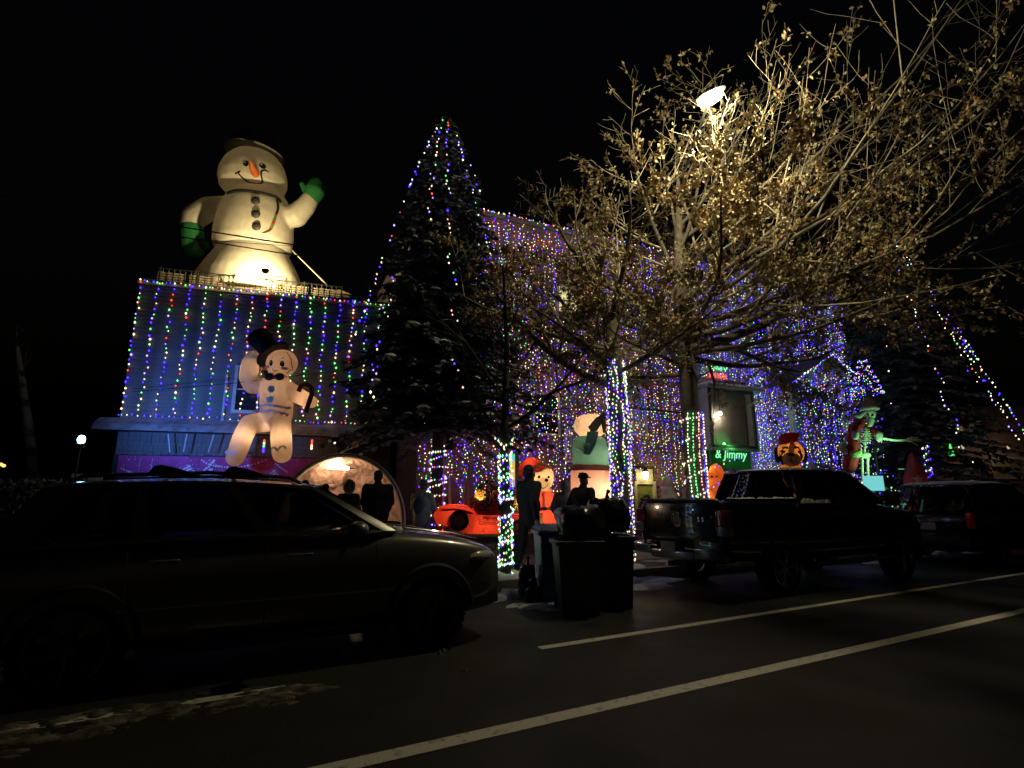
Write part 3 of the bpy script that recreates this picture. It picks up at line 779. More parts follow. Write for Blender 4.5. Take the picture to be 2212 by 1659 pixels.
# ---------------- curtains of bulbs
def open_(u, z): return not any(h[0] - .03 < u < h[1] + .03 and h[2] < z < h[3] for h in curt_holes)
curt_holes = [holes[0], (du - .1, du2 + .1, 0, dz + .3)]
n_ = 0
for i in range(78):
    u = 4.68 + i * .126 + rnd.uniform(-.03, .03); top = rnd.uniform(9.7, 10.2); bot = rnd.uniform(.9, 1.7)
    segs = []; cur = []
    k = 0
    while True:
        z = top - k * .6
        if z < bot: break
        if open_(u, z): cur.append(bh(u + .035 * math.sin(k * .9 + i * 1.7), -.12 - .03 * math.sin(k + i), z))
        else:
            if len(cur) > 1: segs.append(cur)
            cur = []
        k += 1
    if len(cur) > 1: segs.append(cur)
    for s_ in segs:
        light_string('light_curtain_string', s_, .10, MIXA, 'hanging string in the dense curtain of coloured bulbs over the brick house', 'bulb curtain of the brick house', r=.0155, jit=.05, drop=.08)
curt_holes = [(pu - .15, pu2 + .1, 2.3, pz2 + .5)]
for i in range(65):
    u = 14.75 + i * .131 + rnd.uniform(-.03, .03)
    off = -.12; top = 10.2; bot = rnd.uniform(1.3, 2.2)
    segs = []; cur = []; k = 0
    while True:
        z = top - k * .5
        if z < bot: break
        o_ = off
        if g0 + .1 < u < g1 - .1 and z < gz - 1.3 * abs(u - gu) / (g1 - gu): o_ = -1.32
        if open_(u, z): cur.append(bh(u + .035 * math.sin(k * .9 + i * 1.7), o_ - .03 * math.sin(k + i), z))
        else:
            if len(cur) > 1: segs.append(cur)
            cur = []
        if len(cur) > 1 and (cur[-1] - cur[-2]).length > .9: segs.append(cur[:-1]); cur = cur[-1:]
        k += 1
    if len(cur) > 1: segs.append(cur)
    if pu2 + .1 < u < g0 + 1.6: segs.append([bh(u + .07 + .03 * math.sin(k2 + i), -.12, 6.0 - k2 * .5) for k2 in range(9)])
    for s_ in segs:
        if len(s_) > 1: light_string('light_curtain_string', s_, .10, MIXB, 'hanging string in the blue and white bulb curtain over the porch house', 'bulb curtain of the porch house', r=.0155, jit=.05, drop=.08)
light_string('light_string', [bh(4.6 + 9.8 * k / 60, -.2, 10.3 - .06 * abs(math.sin(k * .4))) for k in range(61)], .09, MIXA, 'thick string of bulbs along the parapet of the brick house', None, r=.019, jit=.09)
light_string('light_string', [bh(g0, -1.4, ez), bh(gu, -1.4, gz + .05), bh(g1, -1.4, ez)], .07, MIXB, 'string of blue bulbs outlining the porch gable', None, r=.022, jit=.04)
# ================================================================== street lamp
LP = Vector((7.73, 6.18, 9.2))
sl = thing('street_lamp', 'lit street lamp on a tall pole reaching out among the bare oak branches', 'street lamp', (9.75, 9.0, .2))
GALV = mat('dark_galvanised', (.035, .035, .035), .6, .2)
part('pole', MB().tube([(9.75, 9.0, .2), (9.75, 9.0, 4.5), (9.75, 9.0, 9.0)], [.11, .09, .07], 12), GALV, sl, w=True)
part('arm', MB().tube(bez([(9.75, 9.0, 8.8), (9.3, 8.4, 9.3), (8.7, 7.5, 9.36), (7.9, 6.4, 9.3)], 5), .03, 8), GALV, sl, w=True)
ad = Vector((7.26 - 8.4, 5.82 - 7.2, 0)).normalized(); az = math.atan2(-.906, .423)
Rl = Matrix.Rotation(az, 3, 'Z') @ Matrix.Rotation(-.10, 3, 'Y')
mb = MB(); mb.ell(LP + Vector((0, 0, .075)), (.30, .11, .05), 16, 8, 0, Rl)
part('lamp_head', mb, GALV, sl, w=True)
mb = MB(); mb.ell(LP + Vector((0, 0, -.03)), (.23, .13, .085), 16, 10, 0, Rl)
part('lens', mb, glow('street_lens', (1.0, .84, .48), 1000.), sl, w=True)

# ================================================================== trees
BARK = mat('grey_bark', (.13, .115, .09), .9, .35, 5., .8, 22.)
TWIG = mat('pale_twig', (.38, .34, .25), .85, .3, 8.)
LEAF = [mat('dead_leaf_tan', (.47, .41, .25), .7, .3, 1.5), mat('dead_leaf_brown', (.28, .19, .09), .75, .35, 1.5), mat('dead_leaf_rust', (.32, .13, .035), .7, .3, 1.5)]
class Tree:
    def __init__(s, seed): s.w = MB(); s.tips = []; s.r = random.Random(seed)
    def grow(s, p, d, L, rad, lev, up=.12, spread=.7, kids=None, nseg=6):
        r = s.r; pts = [Vector(p)]; rr = [rad]; d = Vector(d).normalized(); q = Vector(p); ds = []
        for i in range(nseg):
            d = (d + Vector((r.uniform(-1, 1), r.uniform(-1, 1), r.uniform(-1, 1))) * .135 + Vector((0, 0, up * (.3 + i / nseg)))).normalized()
            q = q + d * L / nseg; pts.append(q.copy()); ds.append(d.copy()); rr.append(rad * (1 - .78 * (i + 1) / nseg) if lev > 0 else rad * (1 - .6 * (i + 1) / nseg))
        s.w.tube(pts, [max(x, .0046) for x in rr], 7 if rad > .06 else (5 if rad > .02 else 3), 0 if rad > .042 else 1, False)
        if lev <= 1: s.tips.append((pts, ds, lev))
        if lev == 0: return
        n = kids[lev] if kids else 5
        for k in range(n):
            t = (k + 1 + r.uniform(-.4, .4)) / (n + .6); t = min(max(t, .12), .98); i = min(int(t * nseg), nseg - 1)
            b = pts[i].lerp(pts[i + 1], t * nseg - i)
            a = r.uniform(0, 2 * math.pi); o = ds[i].orthogonal().normalized(); o = Matrix.Rotation(a, 3, ds[i]) @ o
            nd = (ds[i] * (1 - spread * .55) + o * spread).normalized()
            s.grow(b, nd, L * r.uniform(.42, .68) * (1.1 - .45 * t), max(rr[i] * .55, .006), lev - 1, up, spread, kids, max(3, nseg - 1))
def leaves(tips, rng, dens, ok, size=(.05, .095)):
    mb = MB()
    for pts, ds, lev in tips:
        for i in range(len(pts) - 1):
            for _ in range(4):
                q = pts[i].lerp(pts[i + 1], rng.random())
                if rng.random() > dens * ok(q): continue
                for c in range(rng.choice((1, 2, 3))):
                    o = q + Vector((rng.uniform(-.07, .07), rng.uniform(-.07, .07), rng.uniform(-.09, .03)))
                    a = rng.uniform(*size); R = Matrix.Rotation(rng.uniform(0, 6.28), 3, 'Z') @ Matrix.Rotation(rng.uniform(-1.3, 1.3), 3, 'X') @ Matrix.Rotation(rng.uniform(-1, 1), 3, 'Y')
                    vs = [o + R @ Vector(w) * a for w in ((0, -.55, 0), (.36, -.05, .10), (.24, .32, .04), (0, .6, -.06), (-.26, .3, .05), (-.36, -.08, .12))]
                    mb.add(vs, [(0, 1, 2, 3), (0, 3, 4, 5)], rng.choices((0, 1, 2), (60, 34, 6))[0])
    return mb
OB = P(1503, 1080, 8.75); OB.z = .2
T = Tree(5); base = OB
tr = [base, base + Vector((.02, 0, 1.4)), base + Vector((.05, .02, 2.9)), base + Vector((.02, .0, 4.3)), base + Vector((-.05, 0, 5.6)), base + Vector((.1, .1, 7.4)), base + Vector((.15, 0, 8.8)), base + Vector((.3, .1, 10.2))]
trad = [.25, .215, .205, .195, .165, .11, .06, .02]
T.w.tube(tr, trad, 12, 0, False)
kids = {3: 6, 2: 5, 1: 3}
RX, FX = RT, HEAD
def dirn(rx, fx, z): return RX * rx + FX * fx + Vector((0, 0, z))
trunk_mb = MB(); trunk_mb.tube(tr[:5], trad[:5], 14, 0, False); 
T.w = MB(); T.w.tube(tr[4:], trad[4:], 10, 0, False)
limbs = [(4.7, (1.0, -.25, .12), 6.6, .12), (4.5, (.9, .5, .0), 5.0, .08), (5.0, (1.0, -.6, .15), 6.2, .09), (5.3, (1.0, .1, .25), 7.0, .09), (4.6, (.9, -.9, .05), 4.5, .07),
         (5.2, (-.9, -.3, .45), 3.8, .08), (5.0, (-.6, .6, .4), 3.6, .07), (4.3, (-.8, -.6, .05), 3.2, .06), (4.1, (-.9, .3, .0), 3.2, .06), (4.9, (.1, -1.0, .25), 4.2, .07), (5.4, (.5, .9, .5), 4.4, .07),
         (6.2, (1.0, -.2, .5), 6.5, .08), (6.6, (.8, .3, .7), 5.5, .07), (6.3, (-.6, -.3, .8), 3.8, .065), (6.4, (.3, -.9, .7), 4.0, .06), (5.8, (.7, -.7, .4), 5.2, .07)]
high = [(7.2, (.5, -.1, 1.1), 4.0, .05), (7.5, (1.0, .0, .8), 5.4, .055), (7.6, (-.3, -.2, 1.2), 3.2, .045), (8.2, (.1, .3, 1.2), 2.8, .035), (7.9, (.7, -.5, .9), 4.4, .045), (6.0, (1.0, -.7, .40), 8.6, .06), (5.6, (1.0, -.8, .22), 8.6, .06), (6.8, (1.0, -.5, .72), 8.0, .055), (5.2, (1.0, -.45, .12), 9.0, .06)]
for z, d, L, r_ in limbs + high:
    i = 0
    while i < len(tr) - 2 and tr[i + 1].z - .2 < z: i += 1
    b = tr[i].lerp(tr[i + 1], (z + .2 - tr[i].z) / (tr[i + 1].z - tr[i].z))
    T.grow(b, dirn(*d), L, r_, 3, .10, .66, kids if (z, d, L, r_) in limbs else {3: 4, 2: 4, 1: 3}, 7)
oak = thing('oak_tree', 'large bare oak with brown dead leaves lit by the street lamp, trunk wound with bulbs', 'tree', OB)
part('trunk', trunk_mb, BARK, oak, True, w=True, sharp=False)
part('branches', T.w, [BARK, TWIG], oak, True, w=True, sharp=False, kind='stuff')
rl_ = random.Random(3)
part('leaves', leaves(T.tips, rl_, 1.7, lambda q: max(.07, min(1., 1.35 - (q.z - 4.) / 3.9)) * (1. if q.z > 3.4 else .15) * (.7 if q.z < 5.2 else 1.) * min(1.3, .10 + 2.6 * max(0, noise.noise(q * 1.15) + .30))), LEAF, oak, False, w=True)
print('oak tris', len(T.w.f) * 2, 'tips', len(T.tips))
def wrap(pathfn, z0, z1, rad, turns, step, mix, label, order=None, r=.017, group=None, two=False, drop=0.):
    n = int(turns * 14); pts = []
    for i in range(n + 1):
        t = i / n; z = z0 + (z1 - z0) * t; c = pathfn(z); a = t * turns * 2 * math.pi + .35 * math.sin(t * 21)
        rr = rad(z) + .015; pts.append(Vector((c.x + rr * math.cos(a), c.y + rr * math.sin(a), z + .05 * math.sin(t * 37))))
    return light_string('tree_light_string', pts, step, mix, label, group, r=r, jit=.02, order=order, drop=drop)
def along(pts):
    def f(z):
        for i in range(len(pts) - 1):
            if z <= pts[i + 1].z or i == len(pts) - 2: return pts[i].lerp(pts[i + 1], (z - pts[i].z) / (pts[i + 1].z - pts[i].z))
    return f
fo = along(tr)
wrap(fo, .35, 3.45, lambda z: .23, 7, .085, (30, 10, 14, 26, 10, 10, 0), 'string of pale bulbs wound round the oak trunk', r=.019)
# strings running up the trunk, single-coloured
for j, (ang, c, lab) in enumerate(((-2.5, 3, 'mint green'), (-2.05, 2, 'green'), (-1.55, 1, 'pink'), (-1.1, 4, 'deep blue'), (-.75, 0, 'cream'))):
    a0 = ang - YAW + .25; pts = [Vector((fo(z).x + .262 * math.cos(a0 + .12 * math.sin(z * 2)), fo(z).y + .262 * math.sin(a0 + .12 * math.sin(z * 2)), z)) for z in [.4 + .2 * k for k in range(16)]]
    light_string('tree_light_string', pts, .075, None, lab + ' string of bulbs running up the oak trunk', None, r=.019, jit=.01, order=[c])

# second thick trunk, wound with white bulbs
B2 = P(1342, 1080, 8.75); B2.z = .2
T2 = Tree(9); t2 = [B2, B2 + Vector((.0, 0, 1.6)), B2 + Vector((.0, .0, 3.0)), B2 + Vector((-.03, .05, 4.2)), B2 + Vector((-.05, .1, 5.4))]
tm = MB(); tm.tube(t2, [.21, .195, .19, .18, .14], 14, 0, False)
for z, d, L, r_ in ((3.6, (-.9, -.2, .35), 3.4, .09), (4.2, (.7, .5, .6), 3.2, .08), (4.6, (-.5, .7, .7), 3.2, .08), (5.0, (.2, -.8, .8), 3.0, .08), (5.3, (-.3, 0, 1), 3.0, .08), (4.0, (-.6, -.8, .3), 2.8, .06), (4.4, (-1., .1, .3), 3.6, .07), (3.9, (.5, -.8, .2), 2.6, .06)):
    T2.grow(along(t2)(z + .2), dirn(*d), L, r_, 3, .08, .75, {3: 5, 2: 5, 1: 4}, 6)
ok2 = thing('oak_tree', 'thick trunked oak wound with white bulbs behind the trash bags', 'tree', B2)
part('trunk', tm, BARK, ok2, True, w=True, sharp=False)
part('branches', T2.w, [BARK, TWIG], ok2, True, w=True, sharp=False, kind='stuff')
part('leaves', leaves(T2.tips, rl_, .6, lambda q: (1. if q.z > 3.6 else .12) * (.06 + 2.2 * max(0, noise.noise(q * 1.2) + .1))), LEAF, ok2, False, w=True)
f2 = along(t2)
def trunk_strands(fn, rad, z0, z1, n, mix, label, group, r=.0175):
    for j in range(n):
        a0 = 2 * math.pi * j / n; ph_ = rnd.random() * 6; pts = []
        for k in range(22):
            z = z0 + (z1 - z0) * k / 21; a = a0 + .22 * math.sin(z * 2.4 + ph_) + .12 * math.sin(z * 6 + ph_ * 2); rr = rad + .018
            pts.append(Vector((fn(z).x + rr * math.cos(a), fn(z).y + rr * math.sin(a), z)))
        light_string('tree_light_string', pts, .082, mix, label, group, r=r, jit=.022)
trunk_strands(f2, .20, .3, 4.35, 16, (30, 5, 4, 30, 12, 26, 0), 'string of white bulbs running up the thick trunk behind the trash bags', 'white strings on the thick trunk')

# thin street tree
B3 = G(1092, 1245, .2)
T3 = Tree(21); t3 = [B3, B3 + Vector((.0, 0, 1.2)), B3 + Vector((-.03, 0, 2.4)), B3 + Vector((.02, 0, 4.0)), B3 + Vector((-.06, 0, 5.6))]
tm = MB(); tm.tube(t3, [.10, .085, .075, .05, .018], 10, 0, False)
for z, d, L, r_ in ((2.3, (-.6, .2, .8), 1.9, .035), (2.5, (.8, -.1, .6), 2.2, .04), (3.0, (-.8, -.3, .8), 2.0, .03), (3.4, (.7, .4, .9), 2.0, .03), (4.0, (-.5, .2, 1), 1.5, .02), (4.3, (.5, -.2, 1), 1.5, .02)):
    T3.grow(along(t3)(z + .2), dirn(*d), L, r_, 2, .15, .6, {2: 5, 1: 4}, 6)
th_ = thing('street_tree', 'thin bare street tree wound with green and blue bulbs at the kerb', 'tree', B3)
part('trunk', tm, mat('dark_bark', (.05, .04, .035), .9, .3, 6., .6, 25.), th_, True, w=True, sharp=False)
part('branches', T3.w, [MATS['dark_bark']] * 2, th_, True, w=True, sharp=False, kind='stuff')
f3 = along(t3)
for j in range(3):
    wrap(f3, .25, 2.35, lambda z: .105, 8 + 2 * j, .062, (30, 8, 16, 24, 12, 10, 0) if j else (6, 2, 40, 14, 28, 4, 0), ('green and blue', 'cream', 'mixed')[j] + ' bulb string wound round the thin street tree', r=.0165)
for s_ in (-1, 1):
    pts = [f3(2.35) + dirn(s_ * (.0 + .05 * k), -.1, .1 * k * (.5 if s_ < 0 else .6)) for k in range(5)]
    light_string('tree_light_string', pts, .055, (40, 4, 10, 40, 10, 6, 0), ('left', 'right')[s_ > 0] + '-hand tail of bulbs at the fork of the thin street tree', None, r=.017, jit=.03)

# ---------------- conifers
NEED = mat('spruce_needles', (.11, .14, .15), .8, .5, 3.)
def conifer(name, label, base, H_, R_, z0, seed, dens=1., snow=70, tuft=.16):
    r = random.Random(seed); root = thing(name, label, 'tree', base)
    part('trunk', MB().tube([(0, 0, 0), (0, 0, H_ * .5), (0, 0, H_)], [.17, .10, .015], 8), mat('spruce_bark', (.05, .04, .03), .9), root)
    mb = MB(); br = MB(); sn = MB(); n = int(34 * dens)
    for i in range(n):
        t = i / (n - 1); z = z0 + (H_ - z0) * (t ** .92); Rr = R_ * (1 - t) ** .85 + .12; m = max(5, int(13 * (1 - t * .55)))
        for j in range(m):
            a = 2 * math.pi * (j + r.random() * .8) / m + i * 1.1; L = Rr * r.uniform(.72, 1.12); dr = r.uniform(.12, .34)
            d = Vector((math.cos(a), math.sin(a), 0)); side_ = Vector((-d.y, d.x, 0))
            def pt(q): return d * (L * q) + Vector((0, 0, z - dr * L * q * q * 1.1 + .10 * L * max(0, q - .7)))
            br.tube([pt(0), pt(.5), pt(1)], [.022, .014, .005], 3, 0, False)
            k = max(5, int(L / .085))
            for q_ in range(k):
                q = (q_ + r.random()) / k; c = pt(q); w = (.10 + .30 * L * (1 - q) * min(1, q * 3)) * .9
                for s_ in (-1, 1, 0):
                    e = c + side_ * (s_ * w * r.uniform(.4, 1.)) + d * r.uniform(.03, .16) + Vector((0, 0, r.uniform(-.16, .03)))
                    b0 = c + Vector((r.uniform(-.03, .03), r.uniform(-.03, .03), 0)); ax = (e - b0); ln_ = ax.length
                    if ln_ < .02: continue
                    pv = ax.cross(Vector((r.uniform(-.5, .5), r.uniform(-.5, .5), 1))).normalized() * r.uniform(.035, .08)
                    mb.add([b0 - pv * .4, b0 + ax * .55 - pv, e, b0 + ax * .55 + pv, b0 + pv * .4], [(0, 1, 2, 3, 4)])
            if snow and r.random() < snow / 420 and q_:
                c = pt(.82); lump(sn, c + Vector((0, 0, .01)), r.uniform(.06, .2), r.uniform(.05, .12), r.uniform(.03, .07), r.random() * 99, 8)
    part('crown', mb, NEED, root, False); part('branches', br, MATS['spruce_bark'], root, False, kind='stuff')
    if snow: part('branch_snow', sn, SNOW, root, True, sharp=False, kind='stuff')
    return root
C1 = onF(945, 1000, 13.2); C1.z = .3
conifer('spruce_tree', 'tall dark snowy spruce with a few bulb strings between the two houses', C1, 11.6, 2.5, 2.9, 4, 1.8, 260)
def cone_string(base, H_, R_, z0, a0, tw, zt, zb_, label, drop, step=.15, r=.021):
    pts = []
    for k in range(26):
        t = k / 25; z = zt + (zb_ - zt) * t; q = (z - z0) / (H_ - z0); rr = R_ * (1 - q) ** .85 + .16; a = a0 + tw * t + .05 * math.sin(k * 1.7)
        pts.append(Vector((base.x + rr * math.cos(a), base.y + rr * math.sin(a), base.z + z)))
    light_string('tree_light_string', pts, step, MIXA, label, None, r=r, jit=.03, drop=drop)
fa = -math.pi / 2 - YAW          # towards the camera
for j, (da, tw, zt, zb_, dr) in enumerate(((-1.35, .1, 11.3, 4.5, .35), (-1.0, -.2, 11.2, 8.6, .4), (-.35, .25, 11.4, 7.6, .35), (.15, .15, 11.3, 2.9, .5), (.75, .2, 11.0, 7.0, .6), (-.55, .1, 6.2, 3.0, .45), (1.2, .1, 10, 5, .65))):
    cone_string(C1, 11.6, 2.5, 2.9, fa + da, tw, zt, zb_, ('leftmost long', 'short upper left', 'upper middle', 'longest central', 'broken right-hand', 'low central', 'rightmost')[j] + ' bulb string running down the tall spruce', dr)
wrap(lambda z: Vector((C1.x, C1.y, 0)), .7, 2.7, lambda z: .2, 9, .075, MIXA, 'bulb string wound round the lower trunk of the spruce', r=.018)
C2 = onF(1975, 1000, 19.5); C2.z = .5
conifer('spruce_tree', 'dark spruce at the far right with slanting bulb strings', C2, 11.2, 3.5, .9, 8, 1.2, 60)
for j, (da, tw, zt, zb_, dr) in enumerate(((-.75, -.1, 10.6, 3.5, .6), (-.25, .0, 10.8, 1.2, .5), (.25, .2, 8.0, .9, .25), (.7, .25, 10.6, 1., .45), (1.05, .2, 10.9, .9, .45), (1.3, .1, 11, 5.0, .35), (.5, .3, 6.6, .9, .1))):
    cone_string(C2, 11.2, 3.5, .9, fa + da, tw, zt, zb_, ('far left', 'left of centre', 'central', 'right of centre', 'right-hand', 'rightmost short', 'low central')[j] + ' bulb string running down the right-hand spruce', dr, .17, .021)
# birch trunk at far left
q = onF(106, 900, 15.5)
b_ = thing('birch_tree', 'pale birch trunk standing in the dark at the far left', 'tree', (q.x, q.y, .2))
BIR = mat('birch_bark', (.30, .28, .30), .8, .0, 3., .3, 20., col2=(.06, .055, .05), thr=(.52, .6))
part('trunk', MB().tube([(.1, 0, 0), (.0, 0, 1.5), (-.45, 0, 3.4), (-.75, 0, 4.6), (-1.0, 0, 5.6)], [.14, .13, .11, .09, .05], 10), BIR, b_)
T4 = Tree(31)
for z, x, d in ((4.6, -.75, (.3, -.5, 1)), (5.5, -.98, (-.3, .4, 1))): T4.grow((x, 0, z), d, 1.2, .02, 1, .1, .6, {2: 4, 1: 3}, 5)
part('branches', T4.w, [BIR, BIR], b_, True, sharp=False, kind='stuff')

# ================================================================== floodlights
q = onF(175, 955, 10.6)
fl = thing('blue_floodlight', 'dazzling blue-white floodlight on a thin stand left of the shingled house', 'floodlight', (q.x, q.y, .2))
hz = q.z - .2; tgt = LH(440, 900)
fd = (tgt - q).normalized(); Rf = fd.to_track_quat('Y', 'Z').to_matrix()
part('stand', MB().tube([(0, 0, 0), (0, 0, hz - .1)], .018, 6), RAILM, fl)
part('foot', MB().box((0, 0, .02), (.4, .05, .04)).box((0, 0, .02), (.05, .4, .04)), RAILM, fl, False)
part('housing', MB().box((0, 0, hz - .06), (.13, .1, .08), rot=Rf), RAILM, fl, False)
part('lens', MB().ell((0, 0, hz + .05), (.065, .065, .085), 14, 10), glow('flood_blue', (.40, .78, 1.), 32.), fl)
lamp('flood_beam', 'SPOT', q + fd * .2 + Vector((0, 0, .05)), 820, (.11, .29, 1.), fl, .08, target=tgt, spot=math.radians(72), blend=1., w=True)
# ================================================================== vehicles (local x forward from the rear, -y towards the street)
TYRE = mat('tyre_rubber', (.012, .012, .012), .85, .2, 20.)
CHROME = mat('chrome', (.55, .55, .55), .15, .05, metal=1.)
ALLOY = mat('alloy_grey', (.10, .10, .10), .3, .1, metal=1.)
BLKP = mat('black_plastic', (.010, .010, .010), .6)
CGL = glassy('car_glass', (.36, .38, .38))
SEATM = mat('seat_cloth', (.012, .012, .013), .9)
REDL = mat('tail_light_red', (.55, .02, .015), .15, .1, coat=1.)
CLRL = mat('lamp_clear', (.40, .38, .36), .15, .1, coat=1.)
def tub(st):
    """closed loft: st = (x, half width, bottom, top)"""
    mb = MB(); n = None
    for i, (x, hw, zb, zt) in enumerate(st):
        h = zt - zb
        sec = [(-hw * .80, zb), (-hw * .955, zb + .10 * h), (-hw, zb + .42 * h), (-hw * .992, zb + .74 * h), (-hw * .955, zb + .92 * h), (-hw * .86, zt), (-hw * .4, zt + .022)]
        ring = sec + [(0, zt + .03)] + [(-y, z) for y, z in sec[::-1]] + [(0, zb)]
        n = len(ring); mb.v += [(x, y, z) for y, z in ring]
    for i in range(len(st) - 1):
        for j in range(n):
            k = (j + 1) % n; mb.f.append((i * n + j, i * n + k, (i + 1) * n + k, (i + 1) * n + j)); mb.m.append(0)
    mb.f.append(tuple(range(n))[::-1]); e = (len(st) - 1) * n; mb.f.append(tuple(e + j for j in range(n))); mb.m += [0, 0]
    return mb
def patch(fn, u0, u1, v0, v1, nu=6, nv=4, th=.012):
    """thick skin over a parametric surface"""
    mb = MB()
    def nrm(u, v):
        e = .01; a = fn(u + e, v) - fn(u - e, v); b = fn(u, v + e) - fn(u, v - e); c = a.cross(b); return c.normalized() if c.length > 1e-9 else Vector((0, 0, 1))
    for s_ in (0, 1):
        for i in range(nu + 1):
            for j in range(nv + 1):
                u, v = u0 + (u1 - u0) * i / nu, v0 + (v1 - v0) * j / nv
                mb.v.append(tuple(fn(u, v) - nrm(u, v) * th * s_))
    N_ = (nu + 1) * (nv + 1); ix = lambda i, j, s_: s_ * N_ + i * (nv + 1) + j
    for i in range(nu):
        for j in range(nv):
            mb.f.append((ix(i, j, 0), ix(i + 1, j, 0), ix(i + 1, j + 1, 0), ix(i, j + 1, 0))); mb.f.append((ix(i, j, 1), ix(i, j + 1, 1), ix(i + 1, j + 1, 1), ix(i + 1, j, 1)))
    for i in range(nu):
        mb.f.append((ix(i, 0, 0), ix(i, 0, 1), ix(i + 1, 0, 1), ix(i + 1, 0, 0))); mb.f.append((ix(i, nv, 0), ix(i + 1, nv, 0), ix(i + 1, nv, 1), ix(i, nv, 1)))
    for j in range(nv):
        mb.f.append((ix(0, j, 0), ix(0, j + 1, 0), ix(0, j + 1, 1), ix(0, j, 1))); mb.f.append((ix(nu, j, 0), ix(nu, j, 1), ix(nu, j + 1, 1), ix(nu, j + 1, 0)))
    mb.m = [0] * len(mb.f)
    return mb
def wheel(root, x, y, R_, w, rimm, s_):
    """s_ = -1 on the street side"""
    def ringy(prof, m_=0, n=28):
        mb = MB(); k = len(prof)
        for a_ in range(n):
            a = 2 * math.pi * a_ / n
            for r, yy in prof: mb.v.append((x + r * math.cos(a), y + yy * s_, R_ + r * math.sin(a)))
        for a_ in range(n):
            b = (a_ + 1) % n
            for j in range(k - 1): mb.f.append((a_ * k + j, b * k + j, b * k + j + 1, a_ * k + j + 1)); mb.m.append(m_)
        return mb
    ri = R_ * .70
    mb = ringy([(ri - .02, -w / 2), (R_ - .03, -w / 2), (R_, -w / 2 + .04), (R_, w / 2 - .04), (R_ - .03, w / 2), (ri + .02, w / 2), (ri - .01, w / 2 - .03)])
    for a_ in range(40):
        a = 2 * math.pi * a_ / 40; mb.box((x + (R_ + .002) * math.cos(a), y, R_ + (R_ + .002) * math.sin(a)), (.03, w * .8, .012), rot=Matrix.Rotation(-a, 3, 'Y') @ Matrix.Rotation(math.pi / 2, 3, 'Y'))
    wh = part('wheel', mb, TYRE, root)
    mb = ringy([(ri + .012, w / 2 + .004), (ri - .01, w / 2 + .008), (ri - .03, w / 2 - .03), (ri - .03, -.02)])
    for a_ in range(6):
        a = 2 * math.pi * a_ / 6 + .3
        for d in (-.13, .13):
            p0 = Vector((x + .05 * math.cos(a), y + (w / 2 - .02) * s_, R_ + .05 * math.sin(a))); p1 = Vector((x + (ri - .015) * math.cos(a + d), y + (w / 2 - .005) * s_, R_ + (ri - .015) * math.sin(a + d)))
            mb.tube([p0, p1], [.026, .016], 5)
    mb.ell((x, y + (w / 2 - .01) * s_, R_), (.06, .02, .06), 12, 6)
    part('rim', mb, rimm, wh)
    mb = MB(); mb.lathe([(.0005, 0), (ri - .05, 0), (ri - .05, .02), (.0005, .02)], 20)
    mb.v = [(x + vx, y + (.01 + vz) * s_, R_ + vy) for vx, vy, vz in mb.v]
    part('brake_disc', mb, mat('dark_disc', (.02, .02, .02), .5, metal=.8), wh)
